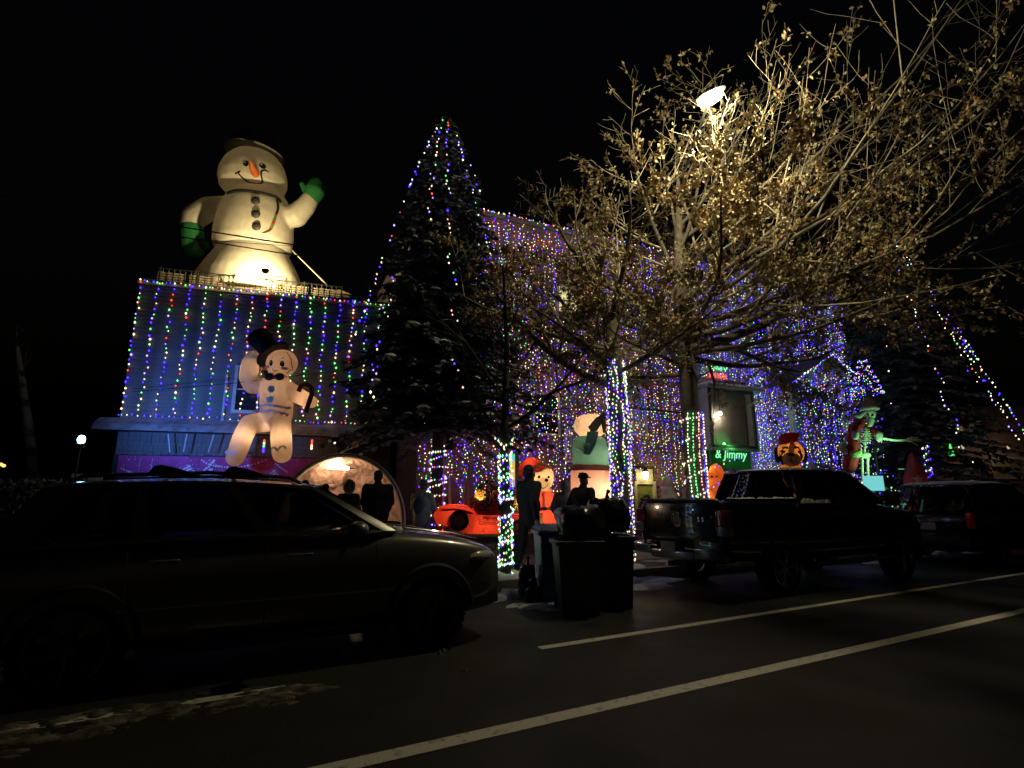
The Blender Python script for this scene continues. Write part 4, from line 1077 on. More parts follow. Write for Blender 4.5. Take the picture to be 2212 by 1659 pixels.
def vehicle(name, label, cat, loc, paint, st, g, wheels, R_, splits, cargo=None, rimm=ALLOY, ww=.24, pillar=None):
    root = thing(name, label, cat, loc)
    cut = MB(); half = max(s_[1] for s_ in st)
    for x in wheels:
        for s_ in (-1, 1):
            mb = MB(); mb.lathe([(R_ * 1.17, 0), (R_ * 1.17, .40)], 28)
            cut.add([(x + vx, s_ * (half + .08) - s_ * vz, R_ + .01 + vy) for vx, vy, vz in mb.v], [f[::-1] if s_ > 0 else f for f in mb.f])
    if cargo: cut.box(((cargo[0] + cargo[1]) / 2, 0, cargo[2] + .5), (cargo[1] - cargo[0], cargo[3] * 2, 1.0))
    me = bake(tub(st), [('SUBSURF', dict(levels=2, render_levels=2)), ('BOOLEAN', dict(operation='DIFFERENCE', solver='EXACT', object_mesh=cut.mesh('c', paint)))], paint, 'body')
    body = part('body', me, paint, root)
    # greenhouse
    zb, zr, wb, wr = g['zb'], g['zr'], g['wb'], g['wr']; xb0, xb1, xt0, xt1 = g['x']
    def zroof(x): return zr(x)
    def sidef(s_):
        def f(u, v):
            x = (xb0 + (xb1 - xb0) * u) * (1 - v) + (xt0 + (xt1 - xt0) * u) * v; xt = xt0 + (xt1 - xt0) * u; xb_ = xb0 + (xb1 - xb0) * u
            z = zb(xb_) * (1 - v) + (zroof(xt) - .035) * v; y = wb + (wr - wb) * v + .03 * math.sin(math.pi * v)
            edge = max(0, abs(u - .5) * 2 - .8) / .2
            return Vector((x, s_ * (y - .06 * edge * edge), z))
        return f
    pp = pillar or paint
    for s_ in (-1, 1):
        f = sidef(s_); flip = s_ > 0
        def fo_(u, v, f=f, flip=flip): return f(u, v)
        for (u0, u1, kind) in splits:
            if kind == 'g':
                sd = part('side_window', patch(f, u0, u1, .03, .93, 6, 4, .006 * (1 if s_ < 0 else -1)), CGL, root)
            else: part('pillar', patch(f, u0, u1, 0, 1, 3, 4, .035 * (1 if s_ < 0 else -1)), pp, root)
        part('roof_side_rail', patch(f, 0, 1, .92, 1.0, 12, 2, .03 * (1 if s_ < 0 else -1)), pp, root)
        part('belt_trim', patch(f, 0, 1, -.02, .04, 14, 1, .012 * (1 if s_ < 0 else -1)), BLKP, root)
    def roof(u, v):
        x = xt0 + (xt1 - xt0) * u; y = (v - .5) * 2; return Vector((x, y * (wr + .005) * (1 - .05 * max(0, abs(u - .5) * 2 - .8) / .2), zroof(x) - .04 * y * y * y * y))
    rf = part('roof', patch(roof, -.015, 1.015, 0, 1, 14, 10, .035), paint, root)
    def wsf(v, u):   # windscreen: v bottom to top, u across
        y = (u - .5) * 2; bul = .10 * (1 - y * y); x = (xb1 + .03) * (1 - v) + (xt1 + .0) * v + bul * (.6 + .4 * (1 - v)); z = (zb(xb1) - .01) * (1 - v) + (zroof(xt1) - .01) * v
        return Vector((x, -y * ((wb - .05) * (1 - v) + (wr - .02) * v), z))
    part('windscreen', patch(wsf, .02, .98, .015, .985, 5, 10, .006), CGL, root)
    def rwf(v, u):
        y = (u - .5) * 2; bul = .06 * (1 - y * y); x = (xb0 - .02) * (1 - v) + xt0 * v - bul; z = (zb(xb0) - .01) * (1 - v) + (zroof(xt0) - .01) * v
        return Vector((x, y * ((wb - .05) * (1 - v) + (wr - .02) * v), z))
    part('rear_window', patch(rwf, .04, .92, .03, .97, 5, 10, .006), CGL, root)
    for x in wheels:
        for s_ in (-1, 1):
            wheel(root, x, s_ * (half - ww / 2 - .005), R_, ww, rimm, s_)
            mb = MB(); pts = [Vector((x + R_ * 1.19 * math.cos(a), s_ * (half * .972), R_ + .01 + R_ * 1.19 * math.sin(a))) for a in [math.pi * (.02 + .96 * k / 18) for k in range(19)]]
            part('wheel_arch_trim', mb.tube(pts, .028, 6), BLKP, root)
    return root, sidef(-1), sidef(1), roof
def seats(root, xs, z=.62):
    for x in xs:
        for y in (-.4, .4):
            mb = MB(); mb.box((x, y, z), (.5, .5, .16)).box((x - .26, y, z + .33), (.14, .48, .62), rot=Matrix.Rotation(-.2, 3, 'Y')).box((x - .36, y, z + .74), (.09, .26, .18))
            part('seat', mb, SEATM, root, bevel=.04)

# ---- SUV in the foreground
SUVP = mat('suv_dark_grey', (.15, .147, .14), .30, .05, 3., metal=.4, coat=1.)
st = [(0, .74, .48, .92), (.05, .86, .40, 1.02), (.22, .935, .30, 1.10), (.8, .965, .26, 1.14), (2.2, .97, .25, 1.17), (3.15, .97, .25, 1.18), (3.62, .965, .25, 1.18), (4.25, .95, .26, 1.10), (4.58, .90, .28, 1.02), (4.78, .82, .30, .94), (4.88, .68, .34, .74)]
g = dict(zb=lambda x: 1.12 + .05 * min(1, x / 1.5) + (.02 if x > 1.5 else 0), zr=lambda x: 1.715 - .055 * ((x - 1.75) / 1.1) ** 2, wb=.925, wr=.69, x=(.30, 3.56, .62, 2.78))
suv, sf, sf2, rf_ = vehicle('parked_suv', 'dark grey sport utility vehicle parked in the left foreground with roof bars', 'car', (-1.92, 6.5, 0), SUVP, st, g, (.98, 3.95), .375,
    [(0, .10, 'p'), (.10, .30, 'g'), (.30, .335, 'p'), (.335, .60, 'g'), (.60, .64, 'p'), (.64, .955, 'g'), (.955, 1, 'p')], pillar=mat('gloss_black_trim', (.008, .008, .008), .3))
seats(suv, (1.5, 2.55))
for s_ in (-1, 1):
    def rp(x, z): return Vector((x, s_ * .62, 1.715 - .055 * ((x - 1.75) / 1.1) ** 2 + z))
    part('roof_rail', MB().tube([rp(.75, -.01), rp(.85, .035), rp(1.8, .045), rp(2.5, .035), rp(2.62, -.01)], .018, 8), BLKP, suv)
for x in (1.42, 2.02):
    bar = part('roof_bar', MB().tube([(x, -.62, 1.785), (x, 0, 1.795), (x, .62, 1.785)], .024, 8), BLKP, suv)
    for s_ in (-1, 1):
        m3 = MB(); m3.prism([(x - .12, 1.72), (x + .32, 1.715), (x + .30, 1.735), (x + .10, 1.80), (x - .02, 1.825), (x - .07, 1.81)], s_ * .62 - .035, s_ * .62 + .035)
        part('bar_foot', m3, BLKP, bar, bevel=.01)
for s_ in (-1, 1):
    mm = part('wing_mirror', MB().ell((3.12, s_ * 1.09, 1.22), (.10, .13, .085), 14, 10), SUVP, suv)
    part('mirror_arm', MB().tube([(3.16, s_ * .93, 1.17), (3.13, s_ * 1.03, 1.19)], .03, 8), BLKP, mm)
    for x in (1.55, 2.62): part('door_handle', MB().caps((x - .1, s_ * .982, 1.0), (x + .1, s_ * .982, 1.005), .014, .014), SUVP, suv)
    for x in (1.30, 2.36, 3.36): part('door_seam', MB().tube([(x, s_ * .964, .36), (x, s_ * .974, .7), (x - .02, s_ * .966, 1.03), (x - .02, s_ * .95, 1.10)], .004, 4), BLKP, suv)
    part('sill', MB().box((2.45, s_ * .945, .30), (2.05, .05, .10)), BLKP, suv, bevel=.015)
    hl = MB(); hl.ell((4.55, s_ * .76, .88), (.24, .13, .085), 14, 8, 0, Matrix.Rotation(-s_ * .5, 3, 'Z')); part('headlight', hl, CLRL, suv)
    tl = MB(); tl.ell((.1, s_ * .80, .93), (.14, .12, .11), 12, 8); part('tail_light', tl, REDL, suv)
    part('hood_crease', MB().tube([(3.7, s_ * .70, 1.205), (4.25, s_ * .68, 1.135), (4.6, s_ * .60, 1.05)], .006, 4), SUVP, suv)
part('grille', MB().box((4.83, 0, .72), (.05, .95, .2)), BLKP, suv, bevel=.02)
part('front_bumper', MB().box((4.80, 0, .42), (.12, 1.35, .16)), BLKP, suv, bevel=.04)
part('number_plate', MB().box((4.875, 0, .54), (.012, .31, .15)), mat('plate_white', (.5, .5, .5), .5), suv, False)
part('wiper', MB().tube([(3.62, -.5, 1.2), (3.55, -.1, 1.225), (3.52, .2, 1.235)], .010, 5), BLKP, suv)
sn = MB()
for i in range(7): lump(sn, (3.66 + rnd.uniform(-.03, .04), -.62 + i * .16, 1.185), .05, .07, .03, i + .3, 8)
part('cowl_snow', sn, SNOW, suv, True, sharp=False, kind='stuff')

# ---- pickup truck
TRP = mat('truck_black', (.018, .018, .024), .2, .05, 3., metal=.2, coat=1.)
st = [(0, .955, .62, 1.44), (.02, .985, .58, 1.465), (.3, 1.0, .50, 1.47), (1.75, 1.0, .46, 1.47), (1.8, 1.0, .45, 1.42), (3.0, 1.0, .44, 1.42), (4.2, 1.0, .44, 1.40), (4.55, .99, .45, 1.38), (5.2, .97, .48, 1.31), (5.65, .93, .52, 1.22), (5.8, .82, .56, 1.0)]
g = dict(zb=lambda x: 1.40, zr=lambda x: 2.02 - .035 * ((x - 2.7) / 1.0) ** 2, wb=.955, wr=.76, x=(1.86, 4.55, 2.02, 3.75))
trk, tf, tf2, trf = vehicle('pickup_truck', 'black pickup truck parked ahead of the bins, snow on its bed rail', 'truck', (6.78, 6.78, 0), TRP, st, g, (1.25, 4.72), .405,
    [(0, .05, 'p'), (.05, .40, 'g'), (.40, .45, 'p'), (.45, .93, 'g'), (.93, 1, 'p')], (.09, 1.72, .95, .92), mat('bright_alloy', (.4, .4, .4), .2, metal=1.), .28)
seats(trk, (2.65, 3.6), .85)
part('tailgate', MB().box((-.012, 0, 1.13), (.05, 1.56, .60)), TRP, trk, bevel=.025)
part('tailgate_cap', MB().box((-.02, 0, 1.462), (.10, 1.66, .045)), BLKP, trk, bevel=.015)
part('tailgate_handle', MB().box((-.045, 0, 1.33), (.03, .26, .07)), BLKP, trk, bevel=.01)
mb = MB(); mb.lathe([(.001, 0), (.115, 0), (.125, .012), (.095, .022), (.085, .01), (.001, .01)], 24); mb.v = [(-.038 - z, x, 1.16 + y) for x, y, z in mb.v]
em = part('emblem_ring', mb, CHROME, trk)
mb = MB()
mb.prism([(-.055, .05), (-.075, .0), (-.05, -.035), (-.03, -.02), (-.02, -.075), (.02, -.075), (.03, -.02), (.05, -.035), (.075, 0), (.055, .05), (.02, .03), (-.02, .03)], -.058, -.046, axes='yz'); mb.v = [(x, y, z + 1.16) for x, y, z in mb.v]
part('emblem_head', mb, CHROME, em, False)
mb = MB()
for i, (yy, ww_) in enumerate(((-.56, .06), (-.47, .05))): mb.box((-.042, yy, 1.17), (.012, ww_, .07)); 
part('badge', mb, CHROME, trk, bevel=.006)
for s_ in (-1, 1):
    t_ = part('tail_light', MB().box((.03, s_ * .90, 1.20), (.16, .19, .24)), REDL, trk, bevel=.02)
    part('reverse_lamp', MB().box((.03, s_ * .905, 1.005), (.17, .19, .14)), CLRL, t_, bevel=.02)
    part('bumper_end', MB().box((-.10, s_ * .74, .66), (.22, .50, .17)), CHROME if s_ > 5 else mat('grey_chrome', (.16, .16, .16), .25, metal=1.), trk, bevel=.03)
    part('step_edge', MB().box((-.19, s_ * .63, .725), (.07, .64, .025)), CHROME, trk, bevel=.008)
    mm = part('tow_mirror', MB().box((4.22, s_ * 1.17, 1.5), (.12, .22, .26)), BLKP, trk, bevel=.03)
    part('mirror_arm', MB().tube([(4.25, s_ * .96, 1.45), (4.22, s_ * 1.08, 1.48)], .03, 6), BLKP, mm)
    for x in (2.75, 3.75): part('door_handle', MB().caps((x - .1, s_ * 1.015, 1.25), (x + .1, s_ * 1.015, 1.25), .018, .018), CHROME, trk)
    for x in (1.86, 2.95, 4.35): part('door_seam', MB().tube([(x, s_ * .99, .55), (x, s_ * 1.004, .9), (x, s_ * .985, 1.33)], .004, 4), BLKP, trk)
    sb = part('side_step', MB().tube([(1.95, s_ * 1.02, .44), (3.1, s_ * 1.03, .43), (4.2, s_ * 1.02, .44)], .045, 8), CHROME, trk)
    part('bed_rail_cap', MB().box((.9, s_ * .955, 1.478), (1.66, .09, .035)), BLKP, trk, bevel=.01)
    part('headlight', MB().ell((5.68, s_ * .74, 1.0), (.14, .17, .12), 12, 8), CLRL, trk)
part('bumper_centre', MB().box((-.10, 0, .60), (.22, .98, .14)), MATS['grey_chrome'], trk, bevel=.03)
part('step_lip', MB().box((-.205, 0, .645), (.04, .62, .022)), CHROME, trk, bevel=.008)
part('number_plate', MB().box((-.222, .06, .725), (.014, .32, .16)), mat('plate_tan', (.34, .30, .26), .5, .3, 30.), trk, False)
part('hitch', MB().box((-.16, 0, .47), (.2, .08, .08)), BLKP, trk, False)
part('spare_tyre', MB().lathe([(.2, -.1), (.37, -.1), (.39, 0), (.37, .1), (.2, .1)], 24, (.75, 0, .55)), TYRE, trk)
part('grille', MB().box((5.80, 0, .95), (.06, 1.2, .36)), BLKP, trk, bevel=.02)
sn = MB()
for i in range(26):
    lump(sn, (.1 + 1.6 * rnd.random(), -.95, 1.494), rnd.uniform(.03, .10), .035, rnd.uniform(.01, .03), i + .7, 8)
for i in range(20): lump(sn, (1.95 + rnd.random() * .75, -.93 - rnd.random() * .03, 1.425), rnd.uniform(.05, .11), .035, rnd.uniform(.03, .07), i + 50.7, 9)
for i in range(34): x = 2.1 + 1.55 * rnd.random(); lump(sn, (x, rnd.choice((-.62, -.55, -.3, .1, .4)), 2.02 - .035 * (x - 2.7) ** 2 - .012), rnd.uniform(.1, .3), rnd.uniform(.08, .18), rnd.uniform(.015, .04), i + 90.7, 9)
for i in range(22): lump(sn, (-.02, -.8 + 1.6 * rnd.random(), 1.482), .03, rnd.uniform(.03, .09), rnd.uniform(.006, .018), i + 190.7, 8)
part('rail_snow', sn, SNOW, trk, True, sharp=False, kind='stuff')

# ---- car beyond the truck
st = [(0, .74, .50, 1.0), (.04, .88, .42, 1.10), (.2, .94, .32, 1.16), (.8, .97, .28, 1.18), (3.1, .97, .27, 1.18), (3.6, .96, .27, 1.17), (4.3, .94, .28, 1.10), (4.75, .84, .32, .98), (4.9, .68, .36, .8)]
g = dict(zb=lambda x: 1.15, zr=lambda x: 1.85 - .05 * ((x - 1.7) / 1.2) ** 2, wb=.93, wr=.76, x=(.16, 3.5, .36, 2.7))
van, vf, vf2, vrf = vehicle('parked_car', 'dark blue tall car at the right edge, thin snow on its roof', 'car', (14.5, 6.7, 0), mat('car_dark_blue', (.012, .013, .022), .25, .05, metal=.3, coat=.8), st, g, (.95, 3.9), .37,
    [(0, .08, 'p'), (.08, .32, 'g'), (.32, .36, 'p'), (.36, .62, 'g'), (.62, .66, 'p'), (.66, .95, 'g'), (.95, 1, 'p')])
seats(van, (1.5, 2.5))
for s_ in (-1, 1):
    part('tail_light', MB().box((.07, s_ * .83, 1.0), (.14, .16, .34)), REDL, van, bevel=.02)
    part('wing_mirror', MB().ell((3.05, s_ * 1.09, 1.2), (.1, .12, .08), 12, 8), BLKP, van)
    for x in (1.5, 2.6): part('door_handle', MB().caps((x - .1, s_ * .985, 1.02), (x + .1, s_ * .985, 1.02), .016, .016), CHROME, van)
part('rear_bumper', MB().box((-.03, 0, .52), (.14, 1.6, .2)), BLKP, van, bevel=.04)
part('number_plate', MB().box((-.012, 0, .85), (.03, .32, .16)), MATS['plate_tan'], van, False)
part('rear_wiper', MB().tube([(.10, .0, 1.2), (.12, -.25, 1.3)], .012, 5), BLKP, van)
mb = MB()
for i in range(22):
    for j in range(9):
        x, y = .40 + 2.25 * i / 21, -.72 + 1.44 * j / 8; mb.v.append((x, y, 1.85 - .05 * ((x - 1.7) / 1.2) ** 2 - .035 * (y / .76) ** 4 + .008 + (.035 + .03 * noise.noise(Vector((x * 2, y * 2, 1)))) * (1 if 0 < j < 8 and 0 < i < 21 else 0)))
mb.f = [(i * 9 + j, (i + 1) * 9 + j, (i + 1) * 9 + j + 1, i * 9 + j + 1) for i in range(21) for j in range(8)]; mb.m = [0] * len(mb.f)
part('roof_snow', mb, SNOW, van, True, sharp=False, kind='stuff')

# ================================================================== bins and bags
def bin_(name, label, loc, rz, w, d, h, m, lid=None):
    root = thing(name, label, 'trash bin', loc, rz, 'trash bins in the gap between the cars')
    def ring(q, z): a, b = w / 2 * q, d / 2 * q; return [(-a, -b, z), (a, -b, z), (a, b, z), (-a, b, z)]
    mb = MB(); vs = ring(.82, 0) + ring(1, h) + ring(.94, h) + ring(.78, .05)
    fs = [(3, 2, 1, 0)]
    for k in range(3): fs += [(k * 4 + i, k * 4 + (i + 1) % 4, k * 4 + 4 + (i + 1) % 4, k * 4 + 4 + i) for i in range(4)]
    fs.append((12, 13, 14, 15)); mb.add(vs, fs)
    part('tub', mb, m, root, bevel=.025)
    mb = MB()
    for a, b, sx, sy in ((0, -d / 2 - .012, w + .07, .05), (0, d / 2 + .012, w + .07, .05), (-w / 2 - .012, 0, .05, d - .03), (w / 2 + .012, 0, .05, d - .03)): mb.box((a, b, h - .035), (sx, sy, .06))
    part('rim', mb, m, root, bevel=.012)
    for s_ in (-1, 1):
        mb = MB(); mb.lathe([(.02, -.03), (.10, -.03), (.11, 0), (.10, .03), (.02, .03)], 16); mb.v = [(s_ * (w / 2 - .06) + z, d / 2 - .03 + x, .11 + y) for x, y, z in mb.v]
        part('wheel', mb, TYRE, root)
    part('handle', MB().tube([(-w / 2 + .04, d / 2 + .02, h - .05), (-w / 2 + .04, d / 2 + .10, h - .02), (w / 2 - .04, d / 2 + .10, h - .02), (w / 2 - .04, d / 2 + .02, h - .05)], .016, 6), m, root)
    if lid:
        mb = MB(); mb.add([(-w / 2 - .02, -d / 2 - .03, h + .005), (w / 2 + .02, -d / 2 - .03, h + .005), (w / 2 + .02, d / 2 + .03, h + .02), (-w / 2 - .02, d / 2 + .03, h + .02), (-w / 2 + .04, -d / 2 + .03, h + .06), (w / 2 - .04, -d / 2 + .03, h + .06), (w / 2 - .04, d / 2 - .03, h + .08), (-w / 2 + .04, d / 2 - .03, h + .08)], [(0,3,2,1),(4,5,6,7),(0,1,5,4),(1,2,6,5),(2,3,7,6),(3,0,4,7)])
        part('lid', mb, m, root, bevel=.012)
    return root
BBL = mat('bin_blue', (.06, .15, .36), .45, .15, 4.); BGR = mat('bin_charcoal', (.10, .11, .13), .5, .15, 4.); BBK = mat('bin_black', (.06, .065, .08), .5, .15, 4.)
bin_('trash_bin', 'blue wheeled bin standing behind the charcoal bin', (4.66, 7.32, 0), -.35, .56, .62, 1.02, BBL, True)
bin_('trash_bin', 'charcoal bin nearest the camera heaped with black bags', (4.42, 6.38, 0), -.42, .60, .64, .95, BGR)
bin_('trash_bin', 'black bin beside the pickup truck under a black bag', (5.12, 6.5, 0), -.5, .56, .62, .98, BBK)
BAG = mat('black_bag', (.010, .010, .011), .22, .1, 4., .8, 9.)
def bag(label, c, r, seed, parent=None):
    mb = MB(); mb.ell((0, 0, 0), 1., 30, 20); vs = []
    for q in mb.v:
        v = Vector(q); n = noise.noise(v * 1.6 + Vector((seed, 0, 0))) * .22 + noise.noise(v * 4.5 + Vector((seed, 3, 0))) * .10
        f = 1 + n
        if v.z > .7: f *= 1 - .35 * (v.z - .7) / .3
        if v.z < -.5: v.z = -.5 - (v.z + .5) * .2
        vs.append((v.x * r[0] * f, v.y * r[1] * f, v.z * r[2] * f + r[2] * .58))
    mb.v = vs
    root = thing('trash_bag', label, 'trash bag', c, seed)
    part('sack', mb, BAG, root, sharp=False)
    mb = MB(); top = max(v[2] for v in vs)
    pts = [(0, 0, top - .05), (.02, 0, top + .03), (.05, .02, top + .09)]; mb.tube(pts, [.05, .018, .032], 8)
    part('knot', mb, BAG, root)
bag('large black bag heaped on the charcoal bin', (4.55, 6.45, .93), (.42, .34, .36), 1.3)
bag('black bag with a pale glint on the black bin', (5.12, 6.55, .98), (.34, .32, .40), 4.1)
bag('black bag slumped against the far side of the blue bin', (4.33, 7.6, 0), (.12, .16, .36), 6.7)
bag('low black bag on the ground at the foot of the blue bin', (4.27, 7.3, 0), (.13, .16, .16), 8.9)
# ================================================================== blown-up figures
NYL = fabric('nylon_white', (.80, .76, .66), .35)
FBLK = fabric('nylon_black', (.012, .012, .014), .1); FORG = fabric('nylon_orange', (.85, .22, .06), .4); FGRN = fabric('nylon_green', (.04, .30, .09), .35)
PBLK = mat('print_black', (.008, .008, .008), .6); PGRY = mat('print_coal', (.035, .034, .032), .6); PRED = mat('print_red', (.55, .04, .03), .6); PGRN = mat('print_green', (.06, .35, .08), .6); PWHT = mat('print_white', (.75, .75, .75), .6)
def fig(name, label, cat, px, z0, F, group=None):
    fr = Frame(px, z0, F); root = thing(name, label, cat, fr.o, -YAW, group); return fr, root

# ---- giant snowman on the roof deck
z1 = zoomer(400, 320, 480, .25316)
fr, sm = fig('inflatable_snowman', 'giant white inflatable snowman waving a green mitten on the flat roof', 'inflatable', z1(945, 1400)[0], 7.78, 17.0)
def S(zx, zy, dy=0.): return fr.v(*z1(zx, zy), dy)
k_ = fr.k(z1(0, 900)[1]) * .25316 * .864          # metres per zoomed pixel
mb = MB()
cx = S(945, 900).x
def row(zy, hw, mb_, prof): prof.append((hw * k_, S(945, zy).z))
prof = []
for zy, hw in ((1700, 520), (1500, 475), (1380, 415), (1280, 355), (1210, 318), (1160, 310)): row(zy, hw, mb, prof)
mb.lathe(prof, 40, (cx + .02, 0, 0), sy=.85)
base_me = fuse(mb, .05, NYL, 'base', 4)
part('base', base_me, NYL, sm)
mb = MB(); prof = []
for zy, hw in ((1265, 250), (1230, 330), (1170, 362), (1060, 368), (950, 358), (820, 330), (720, 290), (650, 235), (610, 180)): row(zy, hw, mb, prof)
mb.lathe(prof, 40, (cx, 0, 0), sy=.9)
prof = []
for zy, hw in ((690, 130), (665, 235), (610, 300), (540, 322), (470, 315), (390, 285), (320, 225), (270, 140), (250, 20)): row(zy, hw, mb, prof)
hc = S(932, 470); mb.lathe(prof, 40, (hc.x, -.05, 0), sy=.95)
mb.chain([S(700, 780), S(480, 800, -.1), S(340, 880, -.15), S(300, 985, -.15)], [110 * k_, 118 * k_, 115 * k_, 100 * k_])
mb.chain([S(1200, 870), S(1340, 870, -.1), S(1440, 770, -.15), S(1490, 690, -.2)], [110 * k_, 112 * k_, 95 * k_, 82 * k_])
body_me = fuse(mb, .045, NYL, 'body', 7)
part('body', body_me, NYL, sm); tb = bvh(body_me)
mb = MB(); mb.chain([S(310, 1000, -.15), S(315, 1080, -.15), S(325, 1190, -.15)], [108 * k_, 112 * k_, 112 * k_]); mb.chain([S(400, 1120, -.2), S(450, 1170, -.25)], [45 * k_, 38 * k_])
part('mitten', fuse(mb, .04, FGRN, 'mitten'), FGRN, sm, label='green mitten on the lowered arm')
mb = MB(); mb.chain([S(1495, 690, -.2), S(1530, 620, -.2), S(1550, 560, -.2)], [82 * k_, 100 * k_, 85 * k_]); mb.chain([S(1450, 620, -.2), S(1410, 555, -.25)], [45 * k_, 32 * k_])
part('mitten', fuse(mb, .035, FGRN, 'mitten'), FGRN, sm, label='green mitten on the raised arm')
n0 = feat(S, tb, 935, 440); sy_ = onto(tb, n0.x, n0.z, 0).y
mb = MB(); mb.tube([Vector((n0.x, sy_ + .1, n0.z)), Vector((n0.x + .06, sy_ - .25, n0.z + .0)), Vector((n0.x + .17, sy_ - .62, n0.z + .02))], [42 * k_, 30 * k_, 3 * k_], 16)
part('carrot_nose', mb, FORG, sm)
for zx, zy in ((848, 350), (1015, 376)): 
    c = feat(S, tb, zx, zy); e = part('eye', blob_decal(tb, (c.x, c.z), 25 * k_, 29 * k_, .01), PBLK, sm)
    part('eye_glint', blob_decal(tb, (c.x - 8 * k_, c.z + 10 * k_), 7 * k_, 7 * k_, .016, 8), PWHT, e)
pts = bez([feat(S, tb, 770, 440), feat(S, tb, 820, 500), feat(S, tb, 880, 537), feat(S, tb, 945, 548), feat(S, tb, 1010, 540), feat(S, tb, 1065, 512), feat(S, tb, 1102, 482)], 5)
part('mouth', stroke_decal(tb, [(q.x, q.z) for q in pts], 14 * k_, .012), PBLK, sm)
for a, b in (((740, 452), (795, 428)), ((1072, 465), (1130, 512))): part('cheek_line', stroke_decal(tb, [(feat(S, tb, *a).x, feat(S, tb, *a).z), (feat(S, tb, *b).x, feat(S, tb, *b).z)], 12 * k_, .012), PBLK, sm)
for zx, zy in ((945, 722), (948, 852), (955, 975)):
    c = feat(S, tb, zx, zy); yy = onto(tb, c.x, c.z, 0).y; part('button', MB().ell((c.x, yy - .02, c.z), (42 * k_, .09, 40 * k_), 16, 10), PGRY, sm)
pts = bez([feat(S, tb, 690, 665), feat(S, tb, 760, 625), feat(S, tb, 900, 628), feat(S, tb, 1040, 655), feat(S, tb, 1150, 690), feat(S, tb, 1200, 740)], 5)
part('scarf', MB().tube([Vector((q.x, onto(tb, q.x, q.z, .03).y, q.z)) for q in pts], 16 * k_, 8), PBLK, sm)
pts = bez([feat(S, tb, *q) for q in ((1150, 690), (1168, 800), (1130, 920), (1085, 1020), (1058, 1095))], 6)
mb = MB()
for i in range(len(pts) - 1):
    a, b = pts[i], pts[i + 1]; w = (14 + 20 * i / len(pts)) * k_; ya = onto(tb, a.x, a.z, .03).y; yb = onto(tb, b.x, b.z, .03).y
    mb.add([(a.x - w, ya, a.z), (a.x + w, ya, a.z), (b.x + w, yb, b.z), (b.x - w, yb, b.z)], [(3, 2, 1, 0)], 0 if i < 9 else (1 + (i // 2) % 2))
part('scarf_tail', mb, [PBLK, PRED, PGRN], sm, False)
mb = MB(); hz_ = S(935, 272); 
pr_ = [(285 * k_, -.03), (296 * k_, .0), (285 * k_, .04), (200 * k_, .10), (195 * k_, .14)]
mb.lathe([(250 * k_, -.06)] + pr_, 36, (0, 0, 0), sy=.85); Rb = Matrix.Rotation(.12, 3, 'Y'); mb.v = [tuple(Rb @ Vector(v) + Vector((hz_.x, -.05, hz_.z))) for v in mb.v]
part('hat_brim', mb, fabric('nylon_grey', (.20, .18, .15), .2), sm)
mb = MB(); mb.lathe([(200 * k_, .1), (205 * k_, .5), (190 * k_, .62), (60 * k_, .66)], 30, (0, 0, 0), sy=.9); mb.v = [tuple(Rb @ Vector(v) + Vector((hz_.x, -.05, hz_.z))) for v in mb.v]
part('hat_crown', mb, fabric('nylon_dark_red', (.03, .006, .006), .1), sm)
for i, (a, b) in enumerate(((S(1310, 1215, -.3), S(1660, 1560, -1.1)), (S(590, 1150, -.3), S(480, 1400, -.9)))):
    part('tether_rope', MB().tube([a, b], .02, 5), mat('rope', (.45, .4, .3), .9), sm, label=('right-hand', 'left-hand')[i] + ' tether rope')
part('waist_seam', MB().tube([Vector((cx + 318 * k_ * math.cos(a), .0 + 318 * k_ * .9 * math.sin(a), S(945, 1180).z)) for a in [2 * math.pi * j / 30 for j in range(31)]], .022, 5, 0, False), fabric('nylon_seam', (.4, .36, .28), .2), sm)
for q, e in ((S(945, 1000), 14), (S(932, 470), 7), (S(950, 1350), 6)): lamp('inner_light', 'POINT', q, e, (1., .72, .34), sm, .1)  # weak inner lamps added to even out the floodlit body
# deck floodlight
fq = onF(*z1(1040, 1415), 14.9)
dfl = thing('deck_floodlight', 'small floodlight clamped to the roof railing shining up at the snowman', 'floodlight', fq)
part('housing', MB().lathe([(.03, -.07), (.08, -.05), (.11, .05), (.10, .05)], 14), RAILM, dfl)
part('lens', MB().lathe([(.001, .045), (.095, .045), (.095, .052), (.001, .052)], 14), glow('flood_warm', (1., .85, .5), 20.), dfl)
part('bracket', MB().tube([(0, 0, -.07), (0, 0, -.12), HEAD * 1.25 + Vector((0, 0, .35))], .014, 6), RAILM, dfl)
lamp('deck_beam', 'SPOT', fq + Vector((0, 0, .1)), 760, (1., .76, .36), dfl, .06, target=fr.o + Vector((0, 0, 2.6)), spot=math.radians(172), blend=.25, w=True)

# ---- gingerbread man on the skirt roof
z6 = zoomer(560, 780, 270, .23505)
gy = lh(3.0, -.45, 0); Fg = gy.dot(HEAD)
GB = fabric('nylon_gingerbread', (.70, .47, .30), .5); ICE = mat('print_icing', (.62, .64, .70), .6)
fr, gm = fig('inflatable_gingerbread_man', 'glowing tan inflatable gingerbread man in a top hat sitting on the roof edge', 'inflatable', z6(450, 1200)[0], 3.4, Fg)
kg = fr.k(900) * .23505 * .864
def S(zx, zy, dy=0.): return fr.v(*z6(zx, zy), dy)
mb = MB()
mb.ell(S(615, 545, -.05), (168 * kg, 120 * kg, 152 * kg), 30, 20)
mb.chain([S(560, 1090), S(560, 930), S(555, 790), S(560, 730)], [165 * kg, 172 * kg, 160 * kg, 120 * kg])
mb.chain([S(450, 790), S(300, 780, -.1), S(255, 690, -.15), S(280, 560, -.15), S(310, 480, -.1)], [85 * kg, 92 * kg, 92 * kg, 92 * kg, 80 * kg])
